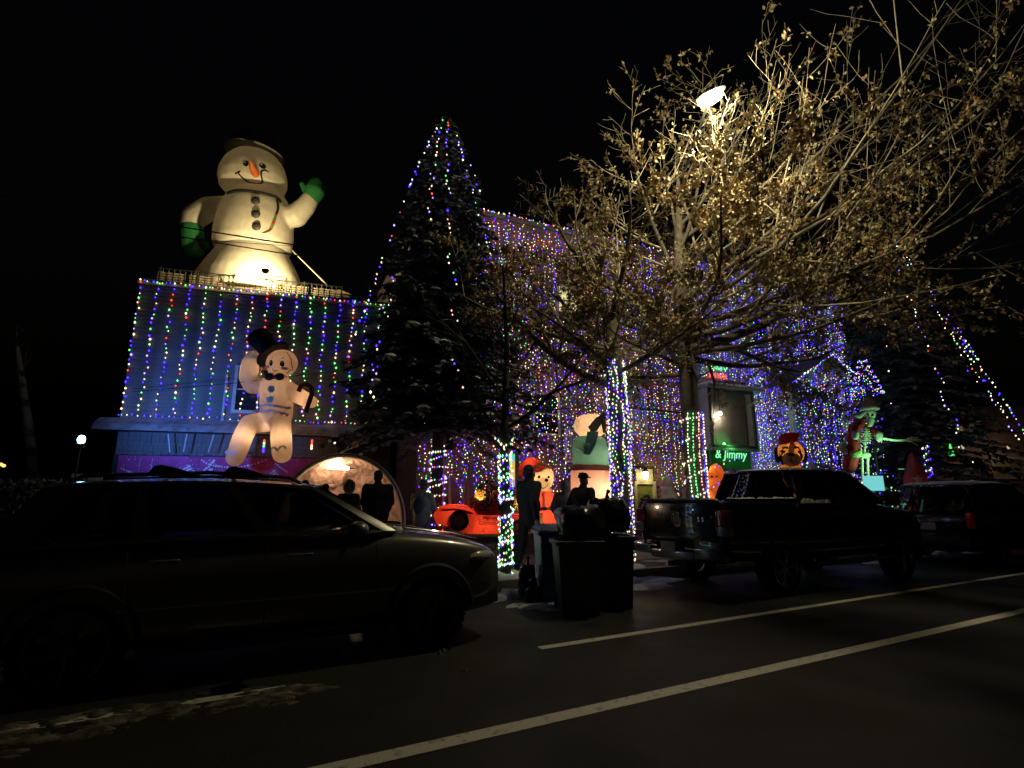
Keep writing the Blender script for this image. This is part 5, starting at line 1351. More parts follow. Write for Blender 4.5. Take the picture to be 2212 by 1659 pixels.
mb.chain([S(690, 820), S(790, 890, -.1), S(890, 945, -.15), S(930, 955, -.15)], [85 * kg, 85 * kg, 78 * kg, 68 * kg])
mb.chain([S(440, 1170), S(270, 1190, -.35), S(200, 1330, -.55), S(150, 1470, -.6), S(120, 1545, -.6)], [110 * kg, 98 * kg, 98 * kg, 95 * kg, 92 * kg])
mb.chain([S(600, 1160), S(600, 1190, -.4), S(608, 1320, -.6), S(615, 1440, -.62), S(618, 1505, -.62)], [110 * kg, 104 * kg, 104 * kg, 102 * kg, 98 * kg])
gme = fuse(mb, .03, GB, 'body', 6)
part('body', gme, GB, gm); tg = bvh(gme)
for zx, zy in ((500, 542), (618, 550)):
    c = feat(S, tg, zx, zy); e = part('eye', blob_decal(tg, (c.x, c.z), 22 * kg, 32 * kg), PBLK, gm)
    part('eye_glint', blob_decal(tg, (c.x - 4 * kg, c.z + 13 * kg), 7 * kg, 9 * kg, .011, 8), PWHT, e)
for zx, zy, w in ((465, 583, 26), (645, 600, 34)): c = feat(S, tg, zx, zy); part('cheek', blob_decal(tg, (c.x, c.z), w * kg, 15 * kg), mat('print_mauve', (.32, .14, .18), .6), gm)
pts = bez([feat(S, tg, 512, 600), feat(S, tg, 530, 622), feat(S, tg, 550, 628), feat(S, tg, 572, 620)], 5); part('mouth', stroke_decal(tg, [(q.x, q.z) for q in pts], 7 * kg), PBLK, gm)
for pts in (((495, 492), (508, 484), (520, 490)), ((612, 494), (628, 488), (642, 496))): part('eyebrow', stroke_decal(tg, [(feat(S, tg, *q).x, feat(S, tg, *q).z) for q in pts], 7 * kg), PBLK, gm)
pts = bez([feat(S, tg, 668, 425), feat(S, tg, 708, 490), feat(S, tg, 722, 550), feat(S, tg, 705, 610), feat(S, tg, 670, 655)], 5); part('face_seam', stroke_decal(tg, [(q.x, q.z) for q in pts], 7 * kg), mat('print_brown', (.10, .05, .03), .6), gm)
mb = MB()
for s_ in (-1, 1): mb.ell(S(535 + s_ * 55, 688, -.42), (52 * kg, 22 * kg, 40 * kg), 14, 10)
part('bow_tie', mb, PBLK, gm); part('bow_knot', MB().ell(S(532, 690, -.47), (17 * kg, 17 * kg, 24 * kg)), PRED, gm)
for (zx, zy, m_) in ((500, 820, mat('print_plum', (.22, .04, .10), .6)), (487, 930, mat('print_teal', (.05, .32, .30), .6))):
    c = feat(S, tg, zx, zy); w_ = part('candy_button', blob_decal(tg, (c.x, c.z), 36 * kg, 36 * kg), PWHT, gm)
    for j in range(6):
        m3 = MB(); a = j * math.pi / 3; vs = [onto(tg, c.x, c.z, .011)] + [onto(tg, c.x + 34 * kg * q * math.cos(a + t), c.z + 34 * kg * q * math.sin(a + t), .011) for q, t in ((.55, -.25), (1, .1), (1, .5), (.6, .25))]
        m3.add(vs, [(0, 1, 2, 3, 4)]); part('swirl', m3, m_, w_, False)
mb = stroke_decal(tg, [(feat(S, tg, *q).x, feat(S, tg, *q).z) for q in ((345, 1000), (450, 990), (560, 1000), (712, 1020))], 22 * kg, .008)
part('icing_belt', mb, ICE, gm)
zz = [(340, 1075), (372, 1045), (395, 1072), (425, 1040), (455, 1068), (490, 1040), (520, 1052), (555, 1062), (585, 1058), (615, 1095), (645, 1068), (668, 1105), (690, 1085)]
part('icing_zigzag', stroke_decal(tg, [(feat(S, tg, *q).x, feat(S, tg, *q).z) for q in zz], 17 * kg, .008), ICE, gm)
for zz in ([(15, 1500), (40, 1475), (55, 1510), (85, 1480), (110, 1510), (130, 1490)], [(520, 1465), (545, 1440), (570, 1475), (605, 1430), (640, 1430), (665, 1455)], [(240, 455), (262, 480), (282, 452), (300, 488), (325, 465), (345, 498)]):
    part('icing_cuff', stroke_decal(tg, [(feat(S, tg, *q).x, feat(S, tg, *q).z) for q in zz], 18 * kg, .008), ICE, gm)
ax = (S(330, 235) - S(515, 455)).normalized(); hb = S(515, 440, -.1); 
Rh = ax.to_track_quat('Z', 'Y').to_matrix()
mb = MB(); mb.lathe([(105 * kg, -.02), (175 * kg, -.06), (190 * kg, -.03), (180 * kg, .02), (105 * kg, .06)], 30); mb.v = [tuple(Rh @ Vector(v) + hb) for v in mb.v]
part('hat_brim', mb, FBLK, gm)
mb = MB(); mb.lathe([(108 * kg, .0), (110 * kg, 120 * kg), (125 * kg, 250 * kg), (118 * kg, 275 * kg), (30 * kg, 285 * kg)], 26); mb.v = [tuple(Rh @ Vector(v) + hb) for v in mb.v]
part('hat_crown', mb, FBLK, gm)
mb = MB(); mb.lathe([(112 * kg, .02), (113 * kg, 40 * kg), (111 * kg, 40 * kg), (110 * kg, .02)], 26); mb.v = [tuple(Rh @ Vector(v) + hb) for v in mb.v]
part('hat_band', mb, fabric('nylon_plum', (.08, .01, .02), .1), gm)
pts = bez([S(795, 845, -.4), S(815, 800, -.42), S(860, 775, -.42), S(920, 795, -.42), S(935, 860, -.42), S(905, 960, -.42), S(870, 1070, -.42)], 5)
mb = MB()
for i in range(len(pts) - 1): mb.tube([pts[i], pts[i + 1]], 24 * kg, 10, i // 3 % 2, False)
part('candy_cane', mb, [fabric('nylon_red', (.35, .02, .02), .2), fabric('nylon_cane_green', (.06, .16, .07), .2)], gm)
for q, e in ((S(300, 620), 7), (S(560, 860), 9), (S(610, 560), 5), (S(210, 1330, -.55), 9), (S(610, 1340, -.6), 11), (S(860, 930, -.12), 5), (S(440, 1180, -.1), 5)):
    lamp('inner_light', 'POINT', q, e * .95, (1., .80, .58), gm, .05)

# ---- half-dome grotto with strip lamp
z7 = zoomer(660, 1120, 460, .20796)
fr, dm = fig('inflatable_dome', 'lit half-dome grotto of wrinkled pink fabric with a white rim', 'inflatable', 735, .2, 12.9)
c0 = fr.v(735, 1130); Rd = 131 * fr.k(1060); zc0 = c0.z
FP_ = fabric('grotto_lining', (.66, .36, .27), .3, ws=9., wr=1.)
mb = MB(); nu, nv = 90, 40
for i in range(nu + 1):
    a = math.pi * i / nu
    for j in range(nv + 1):
        b = math.pi / 2 * j / nv
        d = Vector((math.cos(a) * math.cos(b), math.sin(b), math.sin(a) * math.cos(b)))
        w = 1 + .05 * noise.noise(d * 4) + .035 * abs(noise.noise(d * 9)) + .02 * noise.noise(d * 21)
        q = d * Rd * w; q.z *= 1.08
        mb.v.append((c0.x + q.x, q.y * 1.0, max(zc0 + q.z, .0)))
mb.f = [(i * (nv + 1) + j, i * (nv + 1) + j + 1, (i + 1) * (nv + 1) + j + 1, (i + 1) * (nv + 1) + j) for i in range(nu) for j in range(nv)]; mb.m = [0] * len(mb.f)
mb.tube([(c0.x - Rd, 0, .0), (c0.x - Rd, .02, zc0)], .02, 4); 
part('lining', mb, FP_, dm, True, sharp=False)
mb = MB(); pts = [Vector((c0.x - Rd * 1.03, -.02, 0))] + [Vector((c0.x + Rd * 1.03 * math.cos(a), -.02, zc0 + Rd * 1.1 * math.sin(a))) for a in [math.pi * (1 - k / 28) for k in range(29)]] + [Vector((c0.x + Rd * 1.03, -.02, 0))]
part('rim_tube', mb.tube(pts, .055, 10), fabric('rim_white', (.7, .66, .58), .3), dm)
mb = MB(); mb.tube([p_ + Vector((0, -.06, .02)) for p_ in pts[1:-1]], .012, 5); part('rim_piping', mb, PBLK, dm)
for i in range(9):   # sewn wrinkles
    a0 = rnd.uniform(.5, 2.6); b0 = rnd.uniform(.4, 1.0); q = []
    for k in range(4):
        a, b = a0 + .12 * k * (1 if i % 2 else -1), b0 + .06 * k * rnd.choice((-1, 1)); d = Vector((math.cos(a) * math.cos(b), math.sin(b), math.sin(a) * math.cos(b) * 1.08)) * Rd * .95; q.append(Vector((c0.x + d.x, d.y, zc0 + d.z)))
    part('fold', MB().tube(q, [.006, .022, .018, .005], 6), FP_, dm)
ll = fr.v(*z7(890, 235), .55)
stl = thing('strip_lamp', 'glowing white strip lamp with dark ends inside the pink grotto', 'lamp', ROOTM[dm.name] @ ll, -YAW)
hl_ = 125 * .20796 * .864 * fr.k(1010)
part('tube', MB().caps((-hl_, 0, .015), (hl_ * .95, 0, -.015), .048, .048), glow('strip_glow', (1., .86, .55), 9.), stl)
for s_ in (-1, 1): part('end_cap', MB().caps((s_ * hl_ * 1.02, 0, -.015 * s_), (s_ * hl_ * (1.6 if s_ > 0 else 1.12), 0, -.025 * s_), .022, .014), PBLK, stl)
part('hanger', MB().tube([(0, 0, .05), (0, .1, .5)], .006, 4), WIRE, stl)
lamp('strip_light', 'POINT', (0, -.18, -.06), 40, (1., .82, .5), stl, .12)

# ---- red car with two passengers
z8 = zoomer(1060, 1160, 240, .19293)
Fc = G(1050, 1157, .62).dot(HEAD)
FRED = fabric('nylon_scarlet', (.80, .075, .035), .55)
fr, rc = fig('inflatable_car', 'glowing red inflatable open car with Merry Christmas on its side', 'inflatable', 1060, .62, Fc)
kc = fr.k(1110) * .19293 * .864
def S(zx, zy, dy=0.): return fr.v(*z8(zx, zy), dy)
def sec(xl, poly, y0, y1): pass
outline = [(150, 640), (180, 760), (330, 800), (480, 880), (800, 905), (1000, 885), (1180, 880), (1300, 850), (1360, 760), (1300, 690), (1180, 640), (1100, 620), (980, 640), (700, 640), (600, 560), (500, 525), (330, 520), (230, 540)]
poly = [(S(*q).x, S(*q).z) for q in outline][::-1]
mb = MB(); mb.prism(poly[::-1], -.42, .42)
me = fuse(mb, .035, FRED, 'body', 5); part('body', me, FRED, rc); tc_ = bvh(me)
mb = MB(); mb.tube([S(680, 640, -.38), S(1010, 640, -.38)], .05, 8); mb.tube([S(215, 600, -.40), S(400, 590, -.42), S(640, 640, -.42)], .03, 8)
part('seat_edge', fuse(mb, .02, FRED, 'seat_edge'), FRED, rc)
for zx, zy, r in ((478, 722, 125), (1215, 830, 110)):
    c = S(zx, zy); yy = -.46
    mb = MB(); mb.lathe([(.62 * r * kc, 0), (.95 * r * kc, 0), (r * kc, .05), (r * kc, .16), (.6 * r * kc, .16)], 28); mb.v = [(c.x + x, yy + z, c.z - y) for x, y, z in mb.v]
    wh = part('wheel', mb, FBLK, rc)
    mb = MB(); mb.lathe([(.001, -.01), (.6 * r * kc, .0), (.63 * r * kc, .03), (.001, .03)], 24); mb.v = [(c.x + x, yy + z, c.z - y) for x, y, z in mb.v]
    hub = part('hub', mb, fabric('nylon_pink_grey', (.42, .20, .18), .3), wh)
    for j in range(6):
        a = j * math.pi / 3; part('spoke', MB().tube([(c.x, yy - .018, c.z), (c.x + .55 * r * kc * math.cos(a), yy - .008, c.z + .55 * r * kc * math.sin(a))], .012, 5), PRED, hub)
q = feat(S, tc_, 850, 705); lm = Matrix.Translation((q.x, onto(tc_, q.x, q.z, .012).y, q.z)) @ Rx
PDR = mat('print_dark_red', (.10, .01, .008), .6)
lettering('lettering', 'Merry', 78 * kc, lm, PDR, rc, .002)
q = feat(S, tc_, 850, 765); lm = Matrix.Translation((q.x, onto(tc_, q.x, q.z, .012).y, q.z)) @ Rx
lettering('lettering', 'Christmas', 66 * kc, lm, PDR, rc, .002)
mb = MB(); mb.tube(bez([S(600, 580, -.1), S(600, 500, -.1), S(610, 460, -.1), S(680, 470, -.1), S(715, 520, -.1), S(710, 590, -.1)], 4), .045, 8); part('windscreen_frame', mb, fabric('nylon_pale', (.5, .3, .26), .3), rc)
part('steering_wheel', MB().tube([Vector((S(750, 560).x + .07 * math.cos(a), -.25, S(750, 560).z + .07 * math.sin(a))) for a in [2 * math.pi * j / 14 for j in range(15)]], .018, 6), FBLK, rc)
for zx, zy, e in ((420, 620, 4.0), (800, 800, 4.5), (1150, 760, 4.)): lamp('inner_light', 'POINT', S(zx, zy), e * 3.4, (1., .7, .45), rc, .05)
def passenger(name, label, zx, zy, r, skin, beard):
    root = thing(name, label, 'inflatable', ROOTM[rc.name] @ S(zx, 640, -.05), -YAW)
    ob = S(zx, 640, -.05)
    def L_(a, b, dy=0.): return S(a, b, -.05 + dy) - ob
    mb = MB(); mb.chain([L_(zx, 680), L_(zx, 540)], [70 * kc, 60 * kc]); mb.chain([L_(zx - 20, 540, -.1), L_(zx - 60, 590, -.25)], [32 * kc, 26 * kc]); part('coat', fuse(mb, .02, FRED, 'coat'), FRED, root)
    mb = MB(); mb.ell(L_(zx, zy), (r * kc, r * kc * .9, r * kc * .95), 20, 14); hd = part('head', mb, skin, root); tt = bvh(hd.data)
    for s_ in (-1, 1):
        c = feat(L_, tt, zx + 10 + s_ * 22, zy - 5); part('eye', blob_decal(tt, (c.x, c.z), 7 * kc, 9 * kc, .004, 10), PBLK, hd)
    c = feat(L_, tt, zx, zy + 28); part('mouth', stroke_decal(tt, [(c.x - 25 * kc, c.z + 8 * kc), (c.x, c.z), (c.x + 25 * kc, c.z + 8 * kc)], 6 * kc, .004), PBLK, hd)
    if beard:
        mb = MB(); mb.ell(L_(zx, zy + 60, -.04), (r * kc * .95, r * kc * .7, r * kc * .75), 18, 12); part('beard', mb, fabric('nylon_beard', (.6, .34, .3), .4), root)
        mb = MB(); mb.lathe([(r * kc * .98, 0), (r * kc * .9, .35 * r * kc), (r * kc * .5, .85 * r * kc), (.12 * r * kc, 1.1 * r * kc)], 20, L_(zx, zy - 30)); part('hat', mb, FRED, root)
    else:
        mb = MB(); mb.ell(L_(zx - 5, zy - 95), (40 * kc, 30 * kc, 32 * kc)); mb.ell(L_(zx + 15, zy - 110), (26 * kc, 22 * kc, 24 * kc)); part('hair_bun', fuse(mb, .012, fabric('nylon_bun', (.45, .15, .13), .3), 'bun'), MATS['nylon_bun'], root)
    lamp('inner_light', 'POINT', L_(zx, zy + 30), 2.2 if not beard else 3.0, (1., .72, .4), root, .03)
passenger('inflatable_passenger', 'round yellow-faced inflatable figure at the wheel of the red car', 728, 398, 74, fabric('nylon_amber', (.80, .45, .12), .55), False)
passenger('inflatable_passenger', 'bearded inflatable figure in a red cap riding in the red car', 915, 370, 62, fabric('nylon_peach', (.78, .42, .26), .5), True)

# ---- toy boxes beside the street tree
fr, bxr = fig('glowing_box', 'tall narrow box glowing green and amber behind the thin street tree', 'light box', 1105, .62, Fc + .2)
q0, q1 = fr.v(1096, 1052), fr.v(1114, 980)
part('case', MB().box(((q0.x + q1.x) / 2 + .02, .12, (q0.z + q1.z) / 2), (q1.x - q0.x + .10, .16, q1.z - q0.z + .04)), mat('panel_lilac', (.4, .4, .55), .5), bxr, bevel=.01)
for i, (a, b, c) in enumerate(((0, .18, (.7, .35, .9)), (.18, .52, (1., .55, .2)), (.52, .80, (1., .62, .08)), (.80, 1., (.15, .9, .4)))):
    part('lit_face', MB().box(((q0.x + q1.x) / 2, .034, q0.z + (q1.z - q0.z) * (a + b) / 2), ((q1.x - q0.x) * .8, .01, (q1.z - q0.z) * (b - a) * .98)), glow('panel_%d' % i, c, .8), bxr, False)
part('post', MB().box(((q0.x + q1.x) / 2, .14, q0.z / 2), (.06, .06, q0.z)), mat('panel_post', (.1, .1, .1), .7), bxr, False)
fr, gf = fig('inflatable_giraffe', 'yellow spotted inflatable animal behind the walking man', 'inflatable', 1116, .62, Fc + .3)
mb = MB(); FY = fabric('nylon_yellow', (.80, .55, .12), .5)
mb.chain([fr.v(1120, 1120), fr.v(1119, 1085), fr.v(1116, 1062)], [.16, .10, .075]); mb.chain([fr.v(1116, 1060), fr.v(1109, 1064, -.1)], [.08, .055]); mb.chain([fr.v(1120, 1150), fr.v(1120, 1110)], [.15, .17])
gme = fuse(mb, .02, FY, 'body'); part('body', gme, FY, gf); tt = bvh(gme)
for i in range(16):
    c = fr.v(1119 + rnd.uniform(-8, 8), 1075 + i * 4.2); part('spot', blob_decal(tt, (c.x, c.z), .022, .026, .004, 7), PBLK, gf)
lamp('inner_light', 'POINT', fr.v(1119, 1090), 1.6, (1., .75, .4), gf, .04)

# ---- teddy bear in Christmas hat and coat
z9 = zoomer(1250, 1100, 450, .24116)
Fb = G(1175, 1150, .62).dot(HEAD)
fr, tb_ = fig('inflatable_bear', 'cream-faced inflatable bear in a red bobble hat and belted red coat', 'inflatable', 1175, .62, Fb)
kb = fr.k(1080) * .24116 * .864
def S(zx, zy, dy=0.): return fr.v(*z9(zx, zy), dy)
mb = MB(); mb.chain([S(490, 880), S(490, 800), S(485, 640), S(470, 570)], [105 * kb, 110 * kb, 95 * kb, 70 * kb]); mb.chain([S(540, 590), S(575, 650, -.05), S(560, 720, -.15)], [45 * kb, 42 * kb, 38 * kb]); mb.chain([S(410, 590), S(380, 660, -.05), S(400, 720, -.15)], [45 * kb, 42 * kb, 38 * kb])
me = fuse(mb, .03, FRED, 'coat'); part('coat', me, FRED, tb_); tt = bvh(me)
FCR = fabric('nylon_cream', (.82, .62, .34), .5)
mb = MB(); mb.ell(S(455, 385), (105 * kb, 95 * kb, 135 * kb), 26, 18); mb.ell(S(455, 445, -.18), (75 * kb, 60 * kb, 68 * kb), 20, 14); mb.ell(S(470, 520), (75 * kb, 60 * kb, 30 * kb))
hme = fuse(mb, .025, FCR, 'head', 4); hd = part('head', hme, FCR, tb_); th2 = bvh(hme)
for zx, zy, r in ((404, 383, 15), (505, 385, 13)): c = feat(S, th2, zx, zy); part('eye', blob_decal(th2, (c.x, c.z), r * kb, r * kb), PBLK, hd)
c = feat(S, th2, 482, 416); part('nose', blob_decal(th2, (c.x, c.z), 18 * kb, 19 * kb), PBLK, hd)
pts = bez([feat(S, th2, 390, 440), feat(S, th2, 410, 480), feat(S, th2, 450, 500), feat(S, th2, 490, 475), feat(S, th2, 500, 450)], 5); part('muzzle_line', stroke_decal(th2, [(q.x, q.z) for q in pts], 7 * kb), PBLK, hd)
mb = MB(); mb.chain([S(420, 300), S(320, 240, .05), S(250, 270, .05), S(215, 340, .05)], [80 * kb, 65 * kb, 48 * kb, 38 * kb]); part('hat', fuse(mb, .03, FRED, 'hat'), FRED, tb_)
mb = MB(); mb.tube(bez([S(345, 300, -.25), S(400, 265, -.3), S(460, 250, -.28), S(520, 290, -.15)], 4), 16 * kb, 8); part('hat_brim', mb, FCR, tb_)
mb = MB(); mb.ell(S(215, 385, .05), 26 * kb); part('hat_bobble', mb, FCR, tb_)
c0_, c1_ = feat(S, tt, 445, 540), feat(S, tt, 455, 700); part('coat_trim', stroke_decal(tt, [(c0_.x, c0_.z), (c1_.x, c1_.z)], 28 * kb, .008), fabric('nylon_trim', (.75, .65, .6), .4), tb_)
c0_, c1_ = feat(S, tt, 390, 715), feat(S, tt, 585, 710); bl = part('belt', stroke_decal(tt, [(c0_.x, c0_.z), (c1_.x, c1_.z)], 30 * kb, .01), PBLK, tb_)
part('buckle', MB().box((S(500, 712).x, onto(tt, S(500, 712).x, S(500, 712).z, .03).y, S(500, 712).z), (40 * kb, .02, 30 * kb)), mat('buckle_gold', (.6, .5, .25), .4), bl, bevel=.004)
for q, e in ((S(455, 400), 3.6), (S(485, 800), 4.0), (S(485, 640), 3.2), (S(320, 245, .05), 1.2)): lamp('inner_light', 'POINT', q, e * 2.2, (1., .78, .5), tb_, .05)
fr2, lb = fig('inflatable_teddy', 'small brown inflatable teddy beside the coat of the big bear', 'inflatable', z9(390, 900)[0], .62, Fb - .45)
def S2(zx, zy, dy=0.): return fr2.v(*z9(zx, zy), dy)
FBR = fabric('nylon_brown', (.42, .22, .10), .4)
mb = MB(); mb.ell(S2(395, 880), (62 * kb, 55 * kb, 75 * kb)); mb.ell(S2(395, 800), (50 * kb, 45 * kb, 46 * kb)); mb.ell(S2(360, 765), 17 * kb); mb.ell(S2(430, 765), 17 * kb)
me = fuse(mb, .02, FBR, 'body'); part('body', me, FBR, lb)
for s_ in (-1, 1): part('eye', MB().ell(S2(395 + s_ * 18, 795, -.14), 6 * kb, 8, 6), PBLK, lb)
lamp('inner_light', 'POINT', S2(395, 860), 1.3, (1., .75, .5), lb, .04)

# ---- snowman in a teal jacket on a pale plinth
z5 = zoomer(1000, 1000, 700, .36157)
fr, ts = fig('inflatable_snowman', 'inflatable snowman in a teal jacket glowing on a tall pink plinth', 'inflatable', z5(1325, 700)[0], .62, 13.1)
kt = fr.k(1000) * .36157 * .864
def S(zx, zy, dy=0.): return fr.v(*z5(zx, zy), dy)
FPK = fabric('nylon_pink', (.78, .46, .36), .55); FTL = fabric('nylon_teal', (.16, .36, .29), .5)
q0, q1 = S(1188, 900), S(1458, 450)
mb = MB(); prof = [(132 * kt, S(1320, 960).z), (138 * kt, S(1320, 800).z), (137 * kt, S(1320, 600).z), (134 * kt, S(1320, 462).z), (120 * kt, S(1320, 448).z)]
mb.lathe(prof, 32, (S(1322, 700).x, 0, 0), sy=.75); part('plinth', mb, FPK, ts)
mb = MB(); mb.lathe([(134 * kt, S(0, 490).z), (139 * kt, S(0, 485).z), (139 * kt, S(0, 468).z), (134 * kt, S(0, 462).z)], 32, (S(1322, 700).x, 0, 0), sy=.76); part('plinth_band', mb, FPK, ts)
mb = MB(); mb.lathe([(125 * kt, S(0, 455).z), (130 * kt, S(0, 400).z), (128 * kt, S(0, 330).z), (110 * kt, S(0, 275).z), (60 * kt, S(0, 245).z)], 30, (S(1320, 350).x, 0, 0), sy=.8)
mb.chain([S(1240, 300, -.1), S(1290, 320, -.45)], [48 * kt, 40 * kt])
me = fuse(mb, .03, FTL, 'jacket', 4); part('jacket', me, FTL, ts)
mb = MB(); mb.ell(S(1318, 178), (122 * kt, 95 * kt, 88 * kt), 28, 18); mb.ell(S(1322, 240), (70 * kt, 60 * kt, 40 * kt))
FHD = fabric('nylon_snow_pink', (.85, .58, .42), .55); hme = fuse(mb, .025, FHD, 'head', 4); hd = part('head', hme, FHD, ts); th3 = bvh(hme)
part('carrot_nose', MB().tube([S(1395, 178, -.15), S(1420, 175, -.25), S(1446, 174, -.32)], [16 * kt, 11 * kt, 2 * kt], 12), FORG, hd)
for zx, zy in ((1398, 145), (1425, 150)): c = feat(S, th3, zx, zy); part('eye', blob_decal(th3, (c.x, c.z), 6 * kt, 7 * kt), PBLK, hd)
mb = MB(); mb.prism([(S(*q).x, S(*q).z) for q in ((1280, 205), (1330, 145), (1390, 110), (1400, 240), (1380, 245), (1370, 180), (1340, 230), (1300, 240))][::-1], -.55, -.49); part('scarf', mb, mat('scarf_dark', (.07, .06, .06), .8), ts, bevel=.01)
mb = MB(); mb.prism([(S(*q).x, S(*q).z) for q in ((1275, 235), (1350, 235), (1330, 320), (1290, 390), (1250, 385))][::-1], -.56, -.50); part('scarf_tail', mb, mat('scarf_teal', (.05, .13, .14), .8), ts, bevel=.01)
part('mitten', MB().ell(S(1432, 308, -.1), (18 * kt, 18 * kt, 22 * kt)), PRED, ts)
for q, e in ((S(1360, 400), 4), (S(1370, 620), 7.), (S(1320, 190), 3.6), (S(1385, 780, -.1), 5.)): lamp('inner_light', 'POINT', q, e * 3.4, (1., .76, .48), ts, .04)

# ---- dog head
zd = zoomer(1900, 700, 660, .36164)
fr, dg_ = fig('inflatable_dog', 'inflatable brown and cream dog in a red cap looking over the truck roof', 'inflatable', zd(212, 1300)[0], .62, 13.6)
kd = fr.k(980) * .36164 * .864
def S(zx, zy, dy=0.): return fr.v(*zd(zx, zy), dy)
FDG = fabric('nylon_dog_orange', (.75, .32, .07), .55)
mb = MB(); mb.ell(S(213, 1195), (88 * kd, 78 * kd, 85 * kd), 26, 18); mb.chain([S(213, 1500), S(213, 1400), S(213, 1270)], [90 * kd, 95 * kd, 60 * kd])
me = fuse(mb, .03, FDG, 'body', 4); part('body', me, FDG, dg_); td = bvh(me)
mb = MB(); mb.ell(S(216, 1240, -.30), (58 * kd, 42 * kd, 48 * kd), 22, 14); mz = part('muzzle', mb, FCR, dg_); tm_ = bvh(mz.data)
c = feat(S, tm_, 213, 1205); part('nose', blob_decal(tm_, (c.x, c.z), 24 * kd, 13 * kd), PBLK, mz)
c = feat(S, tm_, 218, 1248); part('mouth', blob_decal(tm_, (c.x, c.z), 15 * kd, 15 * kd, .006, 3, math.pi / 2), PBLK, mz)
mb = stroke_decal(td, [(feat(S, td, 213, 1115).x, feat(S, td, 213, 1115).z), (feat(S, td, 213, 1200).x, feat(S, td, 213, 1200).z)], 34 * kd, .008); part('blaze', mb, FCR, dg_)
for s_ in (-1, 1):
    pts = bez([feat(S, td, 213 + s_ * 20, 1165), feat(S, td, 213 + s_ * 45, 1155), feat(S, td, 213 + s_ * 68, 1190)], 4); part('brow', stroke_decal(td, [(q.x, q.z) for q in pts], 12 * kd, .008), mat('print_dog_brown', (.06, .02, .01), .6), dg_)
    pts = bez([feat(S, td, 213 + s_ * 55, 1180), feat(S, td, 213 + s_ * 74, 1230), feat(S, td, 213 + s_ * 45, 1275)], 4); part('cheek_patch', stroke_decal(td, [(q.x, q.z) for q in pts], 20 * kd, .008), MATS['print_dog_brown'], dg_)
    mb = MB(); mb.ell(S(213 + s_ * 92, 1210, .1), (22 * kd, 20 * kd, 55 * kd)); part('ear', mb, fabric('nylon_ear', (.05, .02, .012), .2), dg_)
mb = MB(); mb.chain([S(185, 1110), S(225, 1090), S(262, 1065)], [55 * kd, 40 * kd, 12 * kd]); part('cap', fuse(mb, .02, FRED, 'cap'), FRED, dg_)
for q, e in ((S(213, 1180), 4.), (S(213, 1350), 3.)): lamp('inner_light', 'POINT', q, e, (1., .78, .48), dg_, .04)
